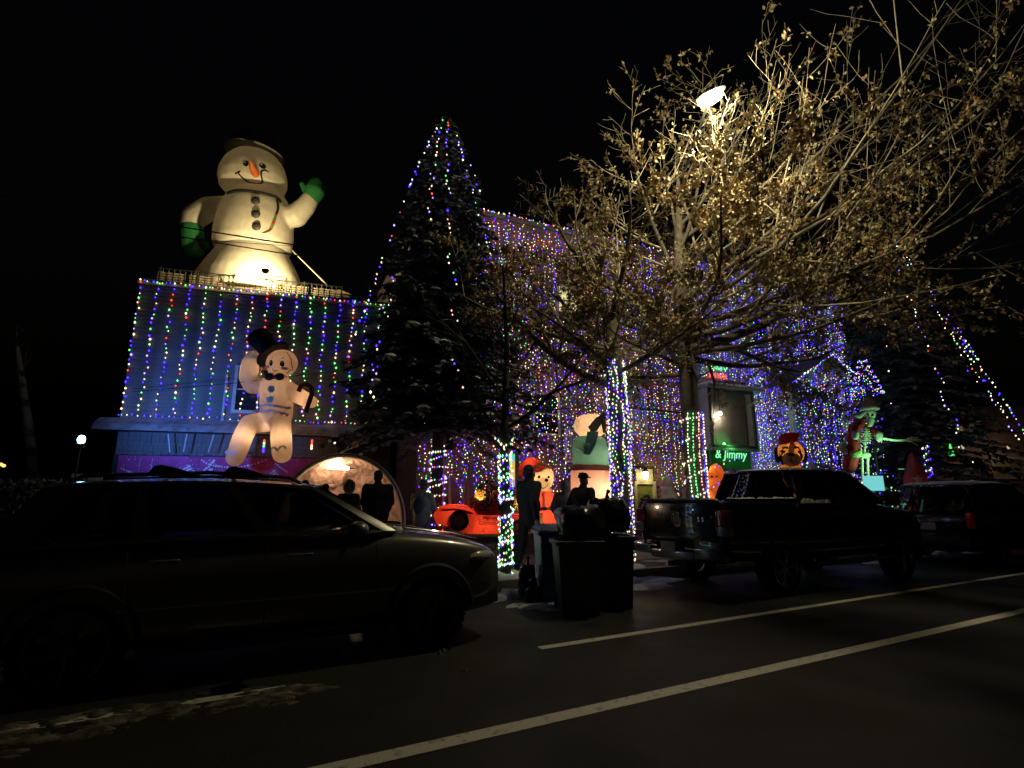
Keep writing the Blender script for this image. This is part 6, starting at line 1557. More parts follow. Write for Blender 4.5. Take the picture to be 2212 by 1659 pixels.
# ================================================================== people
SKIN = mat('skin', (.42, .26, .19), .6, .1)
HAIR = mat('dark_hair', (.012, .010, .009), .7)
def person(label, px, topy, F, zg, turn, jacket, trous, arms='down', hat=None, girth=1., long_=False, stride=0., hood=None, pack=None):
    q = onF(px, topy, F); h = q.z - zg - (.03 if hat or hood else 0); s = h / 1.75
    root = thing('person', label, 'person', (q.x, q.y, zg), -YAW + turn)
    V_ = lambda x, y, z: Vector((x * s, y * s, z * s))
    def limb(sd):
        dy = stride * sd
        return [V_(.09 * sd * girth, 0, .90), V_(.10 * sd, .02 + dy * .5, .49), V_(.10 * sd, -.02 + dy, .09)], [V_(.10 * sd, -.03 + dy, .05), V_(.11 * sd, .14 + dy, .035)]
    sh = .185 * (.9 + .1 * girth) + .03 * (girth - 1)
    def arm(sd):
        if arms == 'phone': return [V_(sh * sd, 0, 1.40), V_((sh + .07) * sd, .06, 1.17), V_(.10 * sd, .30, 1.30)]
        if arms == 'pockets': return [V_(sh * sd, 0, 1.40), V_((sh + .10) * sd, -.08, 1.14), V_((sh + .02) * sd, .10, .96)]
        if arms == 'fold': return [V_(sh * sd, 0, 1.40), V_((sh + .06) * sd, .04, 1.13), V_(.04 * sd, .24, 1.12)]
        return [V_(sh * sd, 0, 1.40), V_((sh + .05) * sd, -.04 - stride * sd * .6, 1.13), V_((sh + .06) * sd, .05 - stride * sd * .9, .88)]
    mb = MB(); hc = V_(0, .03, 1.625)
    mb.ell(hc, (.076 * s, .096 * s, .118 * s), 16, 12); mb.ell(V_(0, .10, 1.57), (.05 * s, .04 * s, .05 * s), 12, 8); mb.caps(V_(0, .125, 1.63), V_(0, .142, 1.605), .010 * s, .014 * s)
    for sd in (-1, 1): mb.ell(V_(.08 * sd, .02, 1.62), (.014 * s, .024 * s, .034 * s), 8, 6)
    mb.caps(V_(0, 0, 1.40), V_(0, .02, 1.54), .06 * s, .052 * s)
    mb.ell(V_(0, 0, 1.27), (.165 * s * girth, .115 * s * girth, .19 * s), 18, 12); mb.ell(V_(0, .01 * girth, 1.02), (.15 * s * girth, .12 * s * girth, .18 * s), 18, 12)
    for sd in (-1, 1):
        l, ft = limb(sd); mb.chain(l, [.088 * s, .060 * s, .042 * s]); mb.chain(ft, [.045 * s, .034 * s])
        a = arm(sd); mb.chain(a, [.052 * s, .042 * s, .030 * s])
        d = (a[2] - a[1]).normalized(); pc = a[2] + d * .055 * s; mb.ell(pc, (.030 * s, .030 * s, .048 * s), 10, 8, 0, d.to_track_quat('Z', 'Y').to_matrix())
        side_ = d.cross(Vector((0, 1, 0))).normalized() if abs(d.y) < .9 else Vector((1, 0, 0)); curl = d.cross(side_).normalized()
        for f_ in range(4):
            b = pc + d * .035 * s + side_ * (f_ - 1.5) * .017 * s; L_ = (.062, .072, .068, .052)[f_] * s
            m_ = b + d * L_ * .6 + curl * .01 * s; mb.chain([b, m_, m_ + d * L_ * .35 + curl * .028 * s], [.0095 * s, .0085 * s, .0075 * s], 0, 8)
        b = pc - d * .01 * s + side_ * -.028 * s * sd; mb.chain([b, b + d * .035 * s - side_ * .022 * s * sd, b + d * .06 * s - side_ * .018 * s * sd + curl * .012 * s], [.012 * s, .011 * s, .009 * s], 0, 8)
    body = part('body', fuse(mb, .0135 * s, SKIN, 'body', 3, .4), SKIN, root)
    for sd in (-1, 1): part('eye', MB().ell(V_(.032 * sd, .118, 1.64), .011 * s, 8, 6), mat('eye_dark', (.02, .015, .01), .2), root)
    mb = MB(); lo = .60 if long_ else .80
    mb.ell(V_(0, 0, 1.27), (.205 * s * girth, .155 * s * girth, .215 * s), 20, 14); mb.ell(V_(0, .01 * girth, 1.06), (.195 * s * girth, .165 * s * girth, .22 * s), 20, 14)
    mb.chain([V_(0, 0, 1.1), V_(0, 0, lo + .08)], [.17 * s * girth, .165 * s * girth]); mb.chain([V_(-.12 * girth, 0, 1.41), V_(.12 * girth, 0, 1.41)], [.075 * s, .075 * s]); mb.caps(V_(0, -.01, 1.44), V_(0, .01, 1.50), .085 * s, .078 * s)
    for sd in (-1, 1): a = arm(sd); mb.chain([a[0], a[1], a[2] - (a[2] - a[1]).normalized() * .01], [.082 * s * (.6 + .4 * girth), .070 * s, .055 * s])
    if hood: mb.ell(V_(0, -.015, 1.61), (.125 * s, .135 * s, .155 * s), 18, 12)
    jk = part('jacket', fuse(mb, .018 * s, jacket, 'jacket', 4), jacket, root)
    mb = MB()
    for sd in (-1, 1): l, ft = limb(sd); mb.chain([l[0], l[1], l[2] + V_(0, 0, .03)], [.108 * s, .080 * s, .066 * s])
    mb.ell(V_(0, 0, .92), (.165 * s * girth, .13 * s * girth, .12 * s)); part('trousers', fuse(mb, .018 * s, trous, 'trousers', 4), trous, root)
    for sd in (-1, 1): l, ft = limb(sd); mb = MB(); mb.chain([ft[0], ft[1]], [.056 * s, .044 * s]); part('shoe', fuse(mb, .012 * s, BLKP, 'shoe', 2), BLKP, root)
    if hat == 'beanie':
        mb = MB(); mb.ell(V_(0, .015, 1.66), (.098 * s, .112 * s, .115 * s), 16, 12); mb.v = [v for v in mb.v]
        mb2 = MB(); mb2.lathe([(.104 * s, 1.645 * s), (.108 * s, 1.66 * s), (.104 * s, 1.70 * s), (.085 * s, 1.75 * s), (.04 * s, 1.785 * s), (.005, 1.79 * s)], 20, (0, .018 * s, 0), sy=1.1); part('beanie', mb2, pack[1] if pack else HAIR, root)
    elif hat == 'cap':
        mb2 = MB(); mb2.lathe([(.095 * s, 1.66 * s), (.098 * s, 1.70 * s), (.07 * s, 1.755 * s), (.005, 1.775 * s)], 20, (0, .02 * s, 0), sy=1.15); cp = part('cap', mb2, HAIR, root)
        part('visor', MB().ell(V_(0, .15, 1.672), (.075 * s, .075 * s, .012 * s), 14, 8), HAIR, cp)
    elif not hood or hat == 'hair':
        mb2 = MB(); mb2.ell(V_(0, .0, 1.655), (.092 * s, .105 * s, .105 * s), 18, 12); mb2.ell(V_(0, -.05, 1.60), (.085 * s, .06 * s, .085 * s), 14, 10); part('hair', fuse(mb2, .014, HAIR, 'hair', 3), HAIR, root)
    if pack:
        mb2 = MB(); mb2.ell(V_(0, -.20, 1.22), (.15 * s, .085 * s, .20 * s), 18, 12); mb2.ell(V_(0, -.25, 1.12), (.11 * s, .05 * s, .09 * s), 14, 10); bp = part('backpack', fuse(mb2, .02, pack[0], 'backpack', 3), pack[0], root)
        for sd in (-1, 1): part('strap', MB().tube(bez([V_(.10 * sd, -.15, 1.40), V_(.12 * sd, -.02, 1.485), V_(.13 * sd, .13, 1.36), V_(.14 * sd, .10, 1.1)], 4), .014 * s, 6), pack[0], bp)
    return root, s
NAVY = mat('coat_navy', (.012, .013, .022), .8, .2, 8., .3, 30.); BLKC = mat('coat_black', (.010, .010, .011), .8, .2, 8., .3, 30.); PALE = mat('coat_pale_blue', (.55, .60, .68), .8, .15, 9., .4, 24.)
LILAC = mat('coat_lilac_grey', (.30, .26, .28), .8, .2, 9., .3, 24.); DTR = mat('trousers_dark', (.012, .012, .015), .85); JEAN = mat('trousers_light', (.30, .33, .40), .85)
person('broad person in a black jacket seen from behind in front of the lit grotto', 818, 1016, 11.3, .21, .1, BLKC, DTR, 'fold', None, 1.5)
pw, sw = person('person in a pale blue puffer coat and grey beanie holding up a phone', 914, 1036, 11.6, .21, -.25, PALE, JEAN, 'phone', 'beanie', 1.12, pack=(mat('pack_blue', (.16, .20, .27), .8), mat('beanie_grey', (.26, .28, .32), .9, .3, 20., .5, 40.)))
ph = ROOTM[pw.name] @ Vector((0, .42 * sw, 1.36 * sw))
pt_ = thing('phone', 'dark phone held up by the person in the pale blue coat', 'phone', ph, -YAW - .25)
part('case', MB().box((0, 0, 0), (.15, .01, .075)), BLKP, pt_, bevel=.003); part('screen', MB().box((0, -.0065, 0), (.14, .002, .066)), glow('phone_screen', (.4, .5, .7), .25), pt_, False)
person('tall person in a long black jacket striding along the pavement behind the blue bin', 1142, 1004, 9.95, .21, -.75, BLKC, DTR, 'down', None, 1.05, False, .16)
person('person in a pale hooded coat facing the glowing plinth', 1221, 1034, 12.0 - .4, .21, -.2, LILAC, JEAN, 'pockets', None, 1.05, True, 0., True)
person('person in a navy coat and peaked cap bending over towards the trash bags', 1258, 1019, 10.6, .21, -.85, NAVY, DTR, 'pockets', 'cap', 1.2)
person('person in a black beanie at the left edge of the grotto', 661, 1037, 12.1, .21, .3, BLKC, DTR, 'down', 'beanie', 1., pack=None)
person('dark-haired person low in front of the grotto beside the white hood', 704, 1045, 12.3, .21, -.3, NAVY, DTR, 'down')
pf, hh = person('person in a white fur hood facing the street from the grotto', 755, 1038, 12.2, .21, math.pi + .3, mat('coat_padded_dark', (.03, .028, .028), .7), DTR, 'fold', 'hair')
FURW = mat('white_fur', (.7, .62, .5), .95, .2, 30., .8, 60.)
mb = MB(); mb.tube([Vector((.115 * math.cos(a) * hh, .07 * hh, (1.635 + .15 * math.sin(a)) * hh)) for a in [2 * math.pi * j / 20 for j in range(21)]], .035 * hh, 8)
part('fur_trim', fuse(mb, .015, FURW, 'fur_trim', 2), FURW, pf)
mb = MB(); mb.lathe([(.125 * hh, 0), (.13 * hh, .04 * hh), (.11 * hh, .11 * hh), (.05 * hh, .155 * hh), (.005, .16 * hh)], 18); mb.v = [(x, .05 * hh - z, 1.635 * hh + y) for x, y, z in mb.v]
part('hood_back', mb, FURW, pf)

# ================================================================== skeleton in a red coat
zs = zoomer(2080, 960, 300, .18083)
fr, sk = fig('skeleton_figure', 'tall green-lit skeleton in an open red fur-trimmed coat reaching its arm out right', 'figure', zs(420, 1200)[0], .62, 15.0)
kk = fr.k(950) * .18083 * .864
def S(zx, zy, dy=0.): return fr.v(*zs(zx, zy), dy)
BONE = mat('bone', (.55, .58, .48), .6, .15); REDC = mat('coat_red', (.32, .015, .015), .8, .2, 6., .4, 20.); FUR = mat('coat_fur', (.45, .46, .48), .95, .2, 20., .7, 50.)
mb = MB(); mb.ell(S(520, 410), (75 * kk, 80 * kk, 90 * kk), 18, 12); mb.chain([S(530, 500, -.05), S(525, 570, -.08)], [52 * kk, 36 * kk])
hd = part('skull', fuse(mb, .02, BONE, 'skull', 3), BONE, sk)
for s_ in (-1, 1): part('eye_socket', MB().ell(S(528 + s_ * 32, 425, -.30), (17 * kk, 8 * kk, 20 * kk)), PBLK, hd)
mb = MB(); mb.lathe([(95 * kk, 0), (90 * kk, 60 * kk), (60 * kk, 130 * kk), (20 * kk, 160 * kk)], 16, S(525, 340)); part('hat', mb, mat('hat_grey', (.12, .10, .10), .9), sk)
part('hat_trim', MB().tube([S(525, 345) + Vector((98 * kk * math.cos(a), 98 * kk * math.sin(a), 0)) for a in [2 * math.pi * j / 18 for j in range(19)]], 22 * kk, 8), FUR, sk)
sp = part('spine', MB().tube(bez([S(480, 600), S(465, 700), S(455, 800), S(450, 900), S(450, 960)], 4), 17 * kk, 8), BONE, sk)
for j in range(7):
    y_ = 620 + j * 30; c = S(470 - j * 3, y_); w = (62 + 14 * math.sin(j * .5)) * kk
    part('rib', MB().tube([c + Vector((w * math.sin(a), -w * .7 * math.cos(a) , -.03 * math.cos(a))) for a in [math.pi * (-.85 + 1.7 * k / 12) for k in range(13)]], 7 * kk, 5), BONE, sp)
mb = MB(); mb.ell(S(450, 985), (85 * kk, 50 * kk, 45 * kk)); part('pelvis', mb, BONE, sk)
for zx in (415, 490):
    part('leg_bone', MB().chain([S(zx, 1000), S(zx + 5, 1250), S(zx, 1480)], [20 * kk, 16 * kk, 14 * kk]), BONE, sk); part('foot', MB().ell(S(zx, 1500, -.08), (22 * kk, 60 * kk, 16 * kk)), BONE, sk)
mb = MB(); mb.chain([S(380, 520), S(310, 640), S(290, 820), S(280, 1000), S(240, 1130)], [70 * kk, 85 * kk, 80 * kk, 85 * kk, 90 * kk]); mb.chain([S(400, 540), S(330, 600, -.2), S(300, 700, -.3)], [60 * kk, 55 * kk, 50 * kk])
part('coat', fuse(mb, .03, REDC, 'coat', 4), REDC, sk)
mb = MB(); mb.chain([S(520, 600), S(570, 640, -.1), S(600, 690, -.15)], [50 * kk, 52 * kk, 48 * kk]); part('sleeve', fuse(mb, .025, REDC, 'sleeve', 3), REDC, sk)
mb = MB(); mb.chain([S(290, 450), S(380, 440, -.1), S(430, 400, -.1)], [40 * kk, 42 * kk, 30 * kk]); mb.chain([S(180, 820), S(130, 900), S(210, 960)], [40 * kk, 40 * kk, 36 * kk]); part('fur_collar', fuse(mb, .025, FUR, 'fur', 3), FUR, sk)
mb = MB(); mb.chain([S(640, 700, -.2), S(650, 750, -.2)], [55 * kk, 50 * kk]); part('cuff', fuse(mb, .02, FUR, 'cuff', 2), FUR, sk)
mb = MB(); mb.chain([S(320, 690, -.35), S(320, 730, -.35)], [48 * kk, 44 * kk]); part('cuff', fuse(mb, .02, FUR, 'cuff', 2), FUR, sk)
part('arm_bone', MB().chain([S(690, 745, -.25), S(850, 770, -.3), S(1010, 772, -.35)], [14 * kk, 9 * kk, 13 * kk]), BONE, sk); part('arm_bone', MB().chain([S(690, 765, -.22), S(850, 785, -.27), S(1010, 785, -.32)], [10 * kk, 7 * kk, 10 * kk]), BONE, sk)
for e in ((1110, 725), (1190, 735), (1235, 765), (1240, 795), (1190, 850)): part('finger_bone', MB().chain([S(1030, 780, -.35), S((1030 + e[0]) / 2, (780 + e[1]) / 2 - 8, -.38), S(e[0], e[1], -.36)], [12 * kk, 8 * kk, 5 * kk]), BONE, sk)
mb = MB(); mb.ell(S(330, 975, -.3), (80 * kk, 40 * kk, 50 * kk)); mb.ell(S(385, 930, -.3), (32 * kk, 28 * kk, 40 * kk)); part('glove', fuse(mb, .02, mat('glove_green', (.30, .45, .18), .7), 'glove', 2), MATS['glove_green'], sk)
part('arm_bone', MB().chain([S(350, 740, -.3), S(420, 810, -.35), S(480, 870, -.35)], [11 * kk, 8 * kk, 10 * kk]), BONE, sk)
gq = fr.o + RT * S(640, 1230).x + HEAD * -.9 + Vector((0, 0, S(640, 1230).z))
gs = thing('green_spotlight', 'green garden spotlight on a spike in front of the skeleton', 'spotlight', gq)
part('housing', MB().lathe([(.03, -.08), (.07, -.03), (.08, .06)], 12), RAILM, gs); part('lens', MB().lathe([(.001, .055), (.07, .055), (.07, .062), (.001, .062)], 12), glow('green_lens', (.25, 1., .4), 6.), gs); part('spike', MB().tube([(0, 0, -.08), (0, 0, .62 - gq.z)], .012, 5), RAILM, gs)
lamp('green_beam', 'SPOT', gq + Vector((0, 0, .12)), 90, (.35, 1., .38), gs, .06, target=fr.o + Vector((0, 0, 2.2)), spot=math.radians(110), blend=.6, w=True)

# ================================================================== other decorations and backdrop
FOR_ = fabric('nylon_gnome_orange', (.85, .22, .04), .55)
fr, gn = fig('inflatable_gnome', 'stacked orange and red inflatable figure beside the oak trunk below the green sign', 'inflatable', 1538, .62, 13.0)
mb = MB(); mb.lathe([(.14, fr.v(1538, 1085).z), (.24, fr.v(1538, 1070).z), (.25, fr.v(1538, 1050).z), (.19, fr.v(1538, 1035).z), (.20, fr.v(1538, 1025).z), (.13, fr.v(1538, 1008).z), (.02, fr.v(1538, 1000).z)], 20); me = fuse(mb, .025, FOR_, 'body'); part('body', me, FOR_, gn); tt = bvh(me)
mb = MB(); mb.lathe([(.27, 0), (.28, .1), (.26, fr.v(1538, 1080).z)], 20); part('base', mb, FRED, gn)
for s_ in (-1, 1): c = fr.v(1538 + s_ * 4, 1030); part('eye', blob_decal(tt, (c.x, c.z), .02, .025, .005, 8), PBLK, gn)
for y_ in (1015, 1045, 1070): lamp('inner_light', 'POINT', fr.v(1538, y_), 1.6, (1., .7, .4), gn, .04)
def shrub(label, px, F, z0, rx, h, seed, snow=10, n=420):
    q = onF(px, 1000, F); root = thing('shrub', label, 'shrub', (q.x, q.y, z0)); r = random.Random(seed); mb = MB(); br = MB()
    for i in range(26):
        a = r.uniform(0, 6.28); e = Vector((math.cos(a) * rx * r.uniform(.3, .9), math.sin(a) * rx * r.uniform(.3, .8), h * r.uniform(.5, .95))); br.tube([(0, 0, 0), e * .5 + Vector((0, 0, .08)), e], [.02, .012, .004], 4, 0, False)
    for i in range(n * 3):
        d = Vector((r.gauss(0, 1), r.gauss(0, 1), r.gauss(0, 1))).normalized() * r.uniform(.55, 1.); c = Vector((d.x * rx, d.y * rx * .8, h * .5 + d.z * h * .5)); c *= 1 + .18 * noise.noise(d * 2.2 + Vector((seed, 0, 0)))
        c.z = max(c.z, .02); R = Matrix.Rotation(r.uniform(0, 6.28), 3, 'Z') @ Matrix.Rotation(r.uniform(-1.4, 1.4), 3, 'X'); a = r.uniform(.04, .085)
        mb.add([c + R @ Vector(w) * a for w in ((0, -.6, 0), (.3, 0, .06), (0, .65, 0), (-.3, 0, .08))], [(0, 1, 2, 3)])
    part('branches', br, MATS['spruce_bark'], root, False); part('foliage', mb, mat('shrub_leaf', (.022, .035, .025), .75, .4, 3.), root, False)
    if snow:
        sn = MB()
        for i in range(snow): a = r.uniform(0, 6.28); t = r.uniform(0, .7); lump(sn, (math.cos(a) * rx * t, math.sin(a) * rx * .8 * t, h * (1 - .4 * t * t) - .03), r.uniform(.1, .3) * rx, r.uniform(.1, .25) * rx, r.uniform(.03, .07), seed + i * 1.7, 8)
        part('shrub_snow', sn, SNOW, root, True, sharp=False, kind='stuff')
    return q
shrub('snow-topped dark shrub under the green sign', 1575, 13.1, .62, .62, 1.5, 3, 16)
shrub('dark shrub hung with blue bulbs right of the dog', 1765, 14.2, .62, .85, 1.75, 5, 9)
shrub('low shrub with green bulbs in front of the skeleton', 1890, 14.2, .62, .7, 1.15, 7, 8)
shrub('dark round shrub behind the red inflatable car', 1075, 13.0, .62, .6, 1.35, 9, 6)
for px, F, h, w, c, lab in ((1765, 14.0, 2.0, .85, MIXB, 'bulb string thrown over the dark shrub right of the dog'), (1890, 14.0, 1.5, .7, (6, 4, 40, 30, 14, 4, 0), 'green bulb string thrown over the low shrub by the skeleton'), (1575, 12.8, 1.9, .6, MIXB, 'bulb string thrown over the snow-topped shrub')):
    q = onF(px, 1000, F); pts = []
    for k in range(40): a = k * .62; t = k / 39; pts.append(Vector((q.x, q.y, .66)) + Vector((w * 1.05 * math.cos(a) * math.sqrt(1 - .75 * t), w * .9 * math.sin(a) * math.sqrt(1 - .75 * t), h * t * .92)))
    light_string('shrub_light_string', pts, .17, c, lab, None, r=.02, jit=.04)
# ring light tree
q = onF(1873, 850, 15.6); rt_ = thing('ring_light_tree', 'small cone tree made of rings of blue and white bulbs above the shrubs', 'light tree', (q.x, q.y, .62))
part('pole', MB().tube([(0, 0, 0), (0, 0, onF(1873, 770, 15.6).z - .62)], .025, 6), RAILM, rt_)
for j in range(7):
    y_ = 850 - j * 11.5; z = onF(1873, y_, 15.6).z - .62; R_ = (30 - 3.6 * j) * .0142; mb = MB(); wm = MB(); n = int(16 + R_ * 60)
    wm.tube([(R_ * math.cos(2 * math.pi * k / 20), R_ * math.sin(2 * math.pi * k / 20), z) for k in range(21)], .006, 4, 0, False)
    for k in range(n): a = 2 * math.pi * k / n; mb.octa((R_ * math.cos(a) + rnd.uniform(-.03, .03), R_ * math.sin(a), z + rnd.uniform(-.03, .03)), .014, pick(MIXB)) if rnd.random() < .75 else None
    hp = part('hoop', wm, WIRE, rt_, False); part('bulb_row', mb, BULB, hp, False, kind='stuff')
# statues
STN = mat('painted_plaster', (.55, .50, .42), .7, .1, 5.)
fr, st_ = fig('plaster_statue', 'pale plaster statue of a veiled kneeling woman near the olive door', 'statue', 1434, .62, 13.0)
def S(x, y, d=0.): return fr.v(x, y, d)
mb = MB(); zt = S(1434, 1027).z
mb.lathe([(.30, 0), (.29, .25), (.24, zt * .42), (.19, zt * .62), (.13, zt * .78)], 20, sy=.85); mb.ell((0, 0, zt * .89), (.10, .11, .14)); mb.ell((0, .03, zt * .86), (.125, .12, .19)); mb.chain([(.14, -.05, zt * .66), (.2, -.2, zt * .5), (.05, -.28, zt * .48)], [.06, .055, .04]); mb.chain([(-.14, -.05, zt * .66), (-.18, -.2, zt * .5), (-.04, -.28, zt * .48)], [.06, .055, .04])
part('figure', fuse(mb, .02, STN, 'figure', 3), STN, st_); part('bowl', MB().lathe([(.02, 0), (.14, .03), (.19, .09), (.17, .09), (.02, .04)], 18, (.26, -.22, zt * .40)), mat('dark_bowl', (.03, .03, .03), .5), st_)
part('bowl_light', MB().ell((.26, -.22, zt * .46), (.05, .05, .06)), glow('bowl_glow', (.55, .85, 1.), 2.5), st_)
fr, st2 = fig('plaster_statue', 'thin pale standing statue just left of the oak trunk', 'statue', 1468, .62, 13.2); zt = S(1468, 1052).z
mb = MB(); mb.lathe([(.14, 0), (.15, .3), (.11, zt * .7), (.06, zt * .82)], 14); mb.ell((0, 0, zt * .91), (.07, .07, .095)); part('figure', fuse(mb, .018, STN, 'figure', 3), STN, st2)
# arch and frame behind the red car
fr, ar = fig('garden_arch', 'pale metal garden arch standing behind the red inflatable car', 'arch', 985, .62, 13.4)
mb = MB(); pts = [fr.v(957, 1090), fr.v(957, 1010)] + [fr.v(957 + 28 * (1 - math.cos(a)), 1010 - 22 * math.sin(a)) for a in [math.pi * k / 10 for k in range(11)]] + [fr.v(1013, 1090)]; pts[0].z = pts[-1].z = 0
part('hoop', mb.tube(pts, .035, 8), mat('pale_metal', (.35, .33, .36), .5), ar)
fr, ck = fig('white_frame', 'white wooden frame leaning behind the nose of the red inflatable car', 'frame', 990, .62, 13.1)
for a, b in (((972, 1090), (972, 1030)), ((972, 1030), (1003, 1030))): 
    p0, p1 = fr.v(*a), fr.v(*b); p0.z = max(p0.z, 0); part('board', MB().tube([p0, p1], .035, 4), TRIM, ck, False)
part('board', MB().tube([fr.v(1003, 1032), Vector((fr.v(1003, 1032).x, .0, 0))], .03, 4), TRIM, ck, False)
# cyan board seen through the truck cab
fr, cs = fig('cyan_board', 'glowing cyan board behind the truck windscreen near the low shrub', 'light board', 1888, .62, 13.0)
p0, p1 = fr.v(1868, 1060), fr.v(1906, 1028)
part('panel', MB().box(((p0.x + p1.x) / 2, 0, (p0.z + p1.z) / 2), (p1.x - p0.x, .04, p1.z - p0.z)), glow('cyan_panel', (.25, .85, .85), .75), cs, False)
part('stake', MB().box(((p0.x + p1.x) / 2, .03, p0.z / 2), (.05, .03, p0.z)), TRIM, cs, False)
# maroon figure
fr, mf = fig('inflatable_figure', 'dim maroon inflatable figure in a pointed hat beyond the truck', 'inflatable', 1957, .62, 16.5)
mb = MB(); zt = fr.v(1957, 975).z; mb.lathe([(.36, 0), (.42, .5), (.36, zt * .5), (.28, zt * .7), (.16, zt * .85), (.03, zt)], 20); FMR = fabric('nylon_maroon', (.22, .02, .05), .4); me = fuse(mb, .04, FMR, 'body'); part('body', me, FMR, mf); tt = bvh(me)
part('star', blob_decal(tt, (-.12, zt * .62), .14, .14, .01, 10, .3, lambda a: .45 + .55 * abs(math.cos(2.5 * a))), mat('print_star', (.5, .4, .4), .6), mf); part('face', MB().ell((.2, -.28, zt * .42), (.13, .06, .12)), FORG, mf)
lamp('inner_light', 'POINT', (0, 0, zt * .5), 2.2, (1., .7, .5), mf, .05)
# small lit trunk and cone further right
q = onF(2003, 1000, 18.5); pl = thing('young_tree', 'young tree trunk with bulbs wound round it at the far right', 'tree', (q.x, q.y, .3)); part('trunk', MB().tube([(0, 0, 0), (.02, 0, 1.2), (0, 0, 2.6)], [.08, .07, .05], 8), BARK, pl)
for z, d in ((2.2, (-.6, 0, .8)), (2.4, (.5, .2, .9)), (2.5, (.1, -.4, 1))): part('branch', MB().tube([(0, 0, z), Vector((0, 0, z)) + Vector(d) * .5, Vector((0, 0, z)) + Vector(d) * 1.1 + Vector((0, 0, .2))], [.03, .02, .008], 5), BARK, pl)
wrap(lambda z: Vector((q.x, q.y, 0)), 1.0, 3.3, lambda z: .08, 9, .07, (20, 10, 14, 14, 30, 10, 0), 'bulb string wound round the young tree at the far right', r=.022)
q = onF(2057, 990, 19.0); cn = thing('glowing_cone', 'narrow bright green glowing cone at the far right', 'light', (q.x, q.y, .3)); z0_ = onF(2057, 985, 19.0).z - .3; z1_ = onF(2057, 955, 19.0).z - .3
part('cone', MB().lathe([(.09, z0_), (.07, z0_ + .1), (.01, z1_)], 12), glow('cone_green', (.1, .9, .15), 1.1), cn); part('stake', MB().tube([(0, 0, 0), (0, 0, z0_)], .015, 5), RAILM, cn)
# two white porch lamps high on the house
for i, (px, py) in enumerate(((1777, 634), (1746, 638))):
    q = BH(px, py, -.25); wl_ = thing('wall_lamp', ('right-hand', 'left-hand')[i] + ' white lamp high on the front of the porch house', 'lamp', q); part('globe', MB().ell((0, 0, 0), .07, 12, 8), glow('lamp_white' if i == 0 else 'lamp_mint', (1., .95, .75) if i == 0 else (.6, 1., .9), 4.), wl_); part('bracket', MB().tube([(0, 0, 0), (0, .26, .05)], .015, 5), RAILM, wl_)
# houses and lamp down the street
fq = onF(2090, 1000, 30.0)
fh_ = thing('far_house', 'dim pinkish house down the street behind the right-hand spruce', 'house', (fq.x, fq.y, .2), -YAW)
PK = mat('far_stucco', (.34, .24, .21), .9, .15, .8)
def FHp(x, y): q = onF(x, y, 30.0) - fq; return (q.dot(RT), q.z + fq.z - .2)
x0, x1 = FHp(2010, 1000)[0], FHp(2235, 1000)[0]; zt = FHp(2100, 880)[1]
part('wall', MB().box(((x0 + x1) / 2, 4, zt / 2), (x1 - x0, 8, zt)), PK, fh_, False)
mb = MB(); mb.add([(x0 - .4, -.4, zt), (x1 + .4, -.4, zt), (x1 + .4, 8.4, zt), (x0 - .4, 8.4, zt), (x0 - .4, 4, zt + 2.4), (x1 + .4, 4, zt + 2.4)], [(0, 1, 5, 4), (2, 3, 4, 5), (1, 2, 5), (3, 0, 4), (3, 2, 1, 0)]); part('roof', mb, MATS['dark_shingle_roof'], fh_, False)
for a, b, c, d, m_ in ((2046, 2076, 918, 935, glow('far_window', (1., .7, .4), .12)), (2100, 2125, 918, 940, DARKP), (2150, 2205, 992, 1030, mat('garage_door', (.35, .30, .22), .8))):
    (ax, az_), (bx_, bz_) = FHp(a, d), FHp(b, c); w_ = part('window' if m_ is not MATS['garage_door'] else 'garage_door', MB().box(((ax + bx_) / 2, -.02, (az_ + bz_) / 2), (bx_ - ax, .06, bz_ - az_)), m_, fh_, False)
    mb = MB()
    for xx in (ax - .06, bx_ + .06): mb.box((xx, -.03, (az_ + bz_) / 2), (.12, .1, bz_ - az_ + .24))
    for zz in (az_ - .06, bz_ + .06): mb.box(((ax + bx_) / 2, -.03, zz), (bx_ - ax, .1, .12))
    part('frame', mb, TRIM, w_, False)
for px, e, c in ((2080, 7, (1., .72, .6)), (2178, 6, (1., .75, .42))):
    q = onF(px, 965, 29.0); dl = thing('wall_lantern', ('pinkish', 'amber')[px > 2100] + ' wall lantern on the house down the street', 'lantern', q); part('glass', MB().lathe([(.05, -.12), (.08, .08), (.02, .12)], 8), glow('lantern_far%d' % px, c, .6), dl); part('bracket', MB().tube([(0, 0, .12), HEAD * 1.0 + Vector((0, 0, .12))], .02, 5), RAILM, dl); lamp('lantern_light', 'POINT', (0, 0, -.2), e, c, dl, .1)
q = onF(2132, 1013, 24.0); bc = thing('red_beacon', 'bright red and white lamp cluster glowing beyond the roof of the parked car', 'lamp', (q.x, q.y, 0)); mb = MB()
part('pole', MB().tube([(0, 0, 0), (0, 0, q.z - .08)], .04, 6), RAILM, bc)
for k in range(9): part('lamp_glass', MB().ell((RT * rnd.uniform(-.32, .3)) + Vector((0, 0, q.z + rnd.uniform(-.05, .06))), .05, 8, 6), glow('beacon_red', (1., .06, .02), 5.) if k % 4 else glow('beacon_white', (1., .95, .95), 4.), bc)
lamp('beacon_light', 'POINT', (0, 0, q.z + .1), 14, (1., .08, .03), bc, .1)
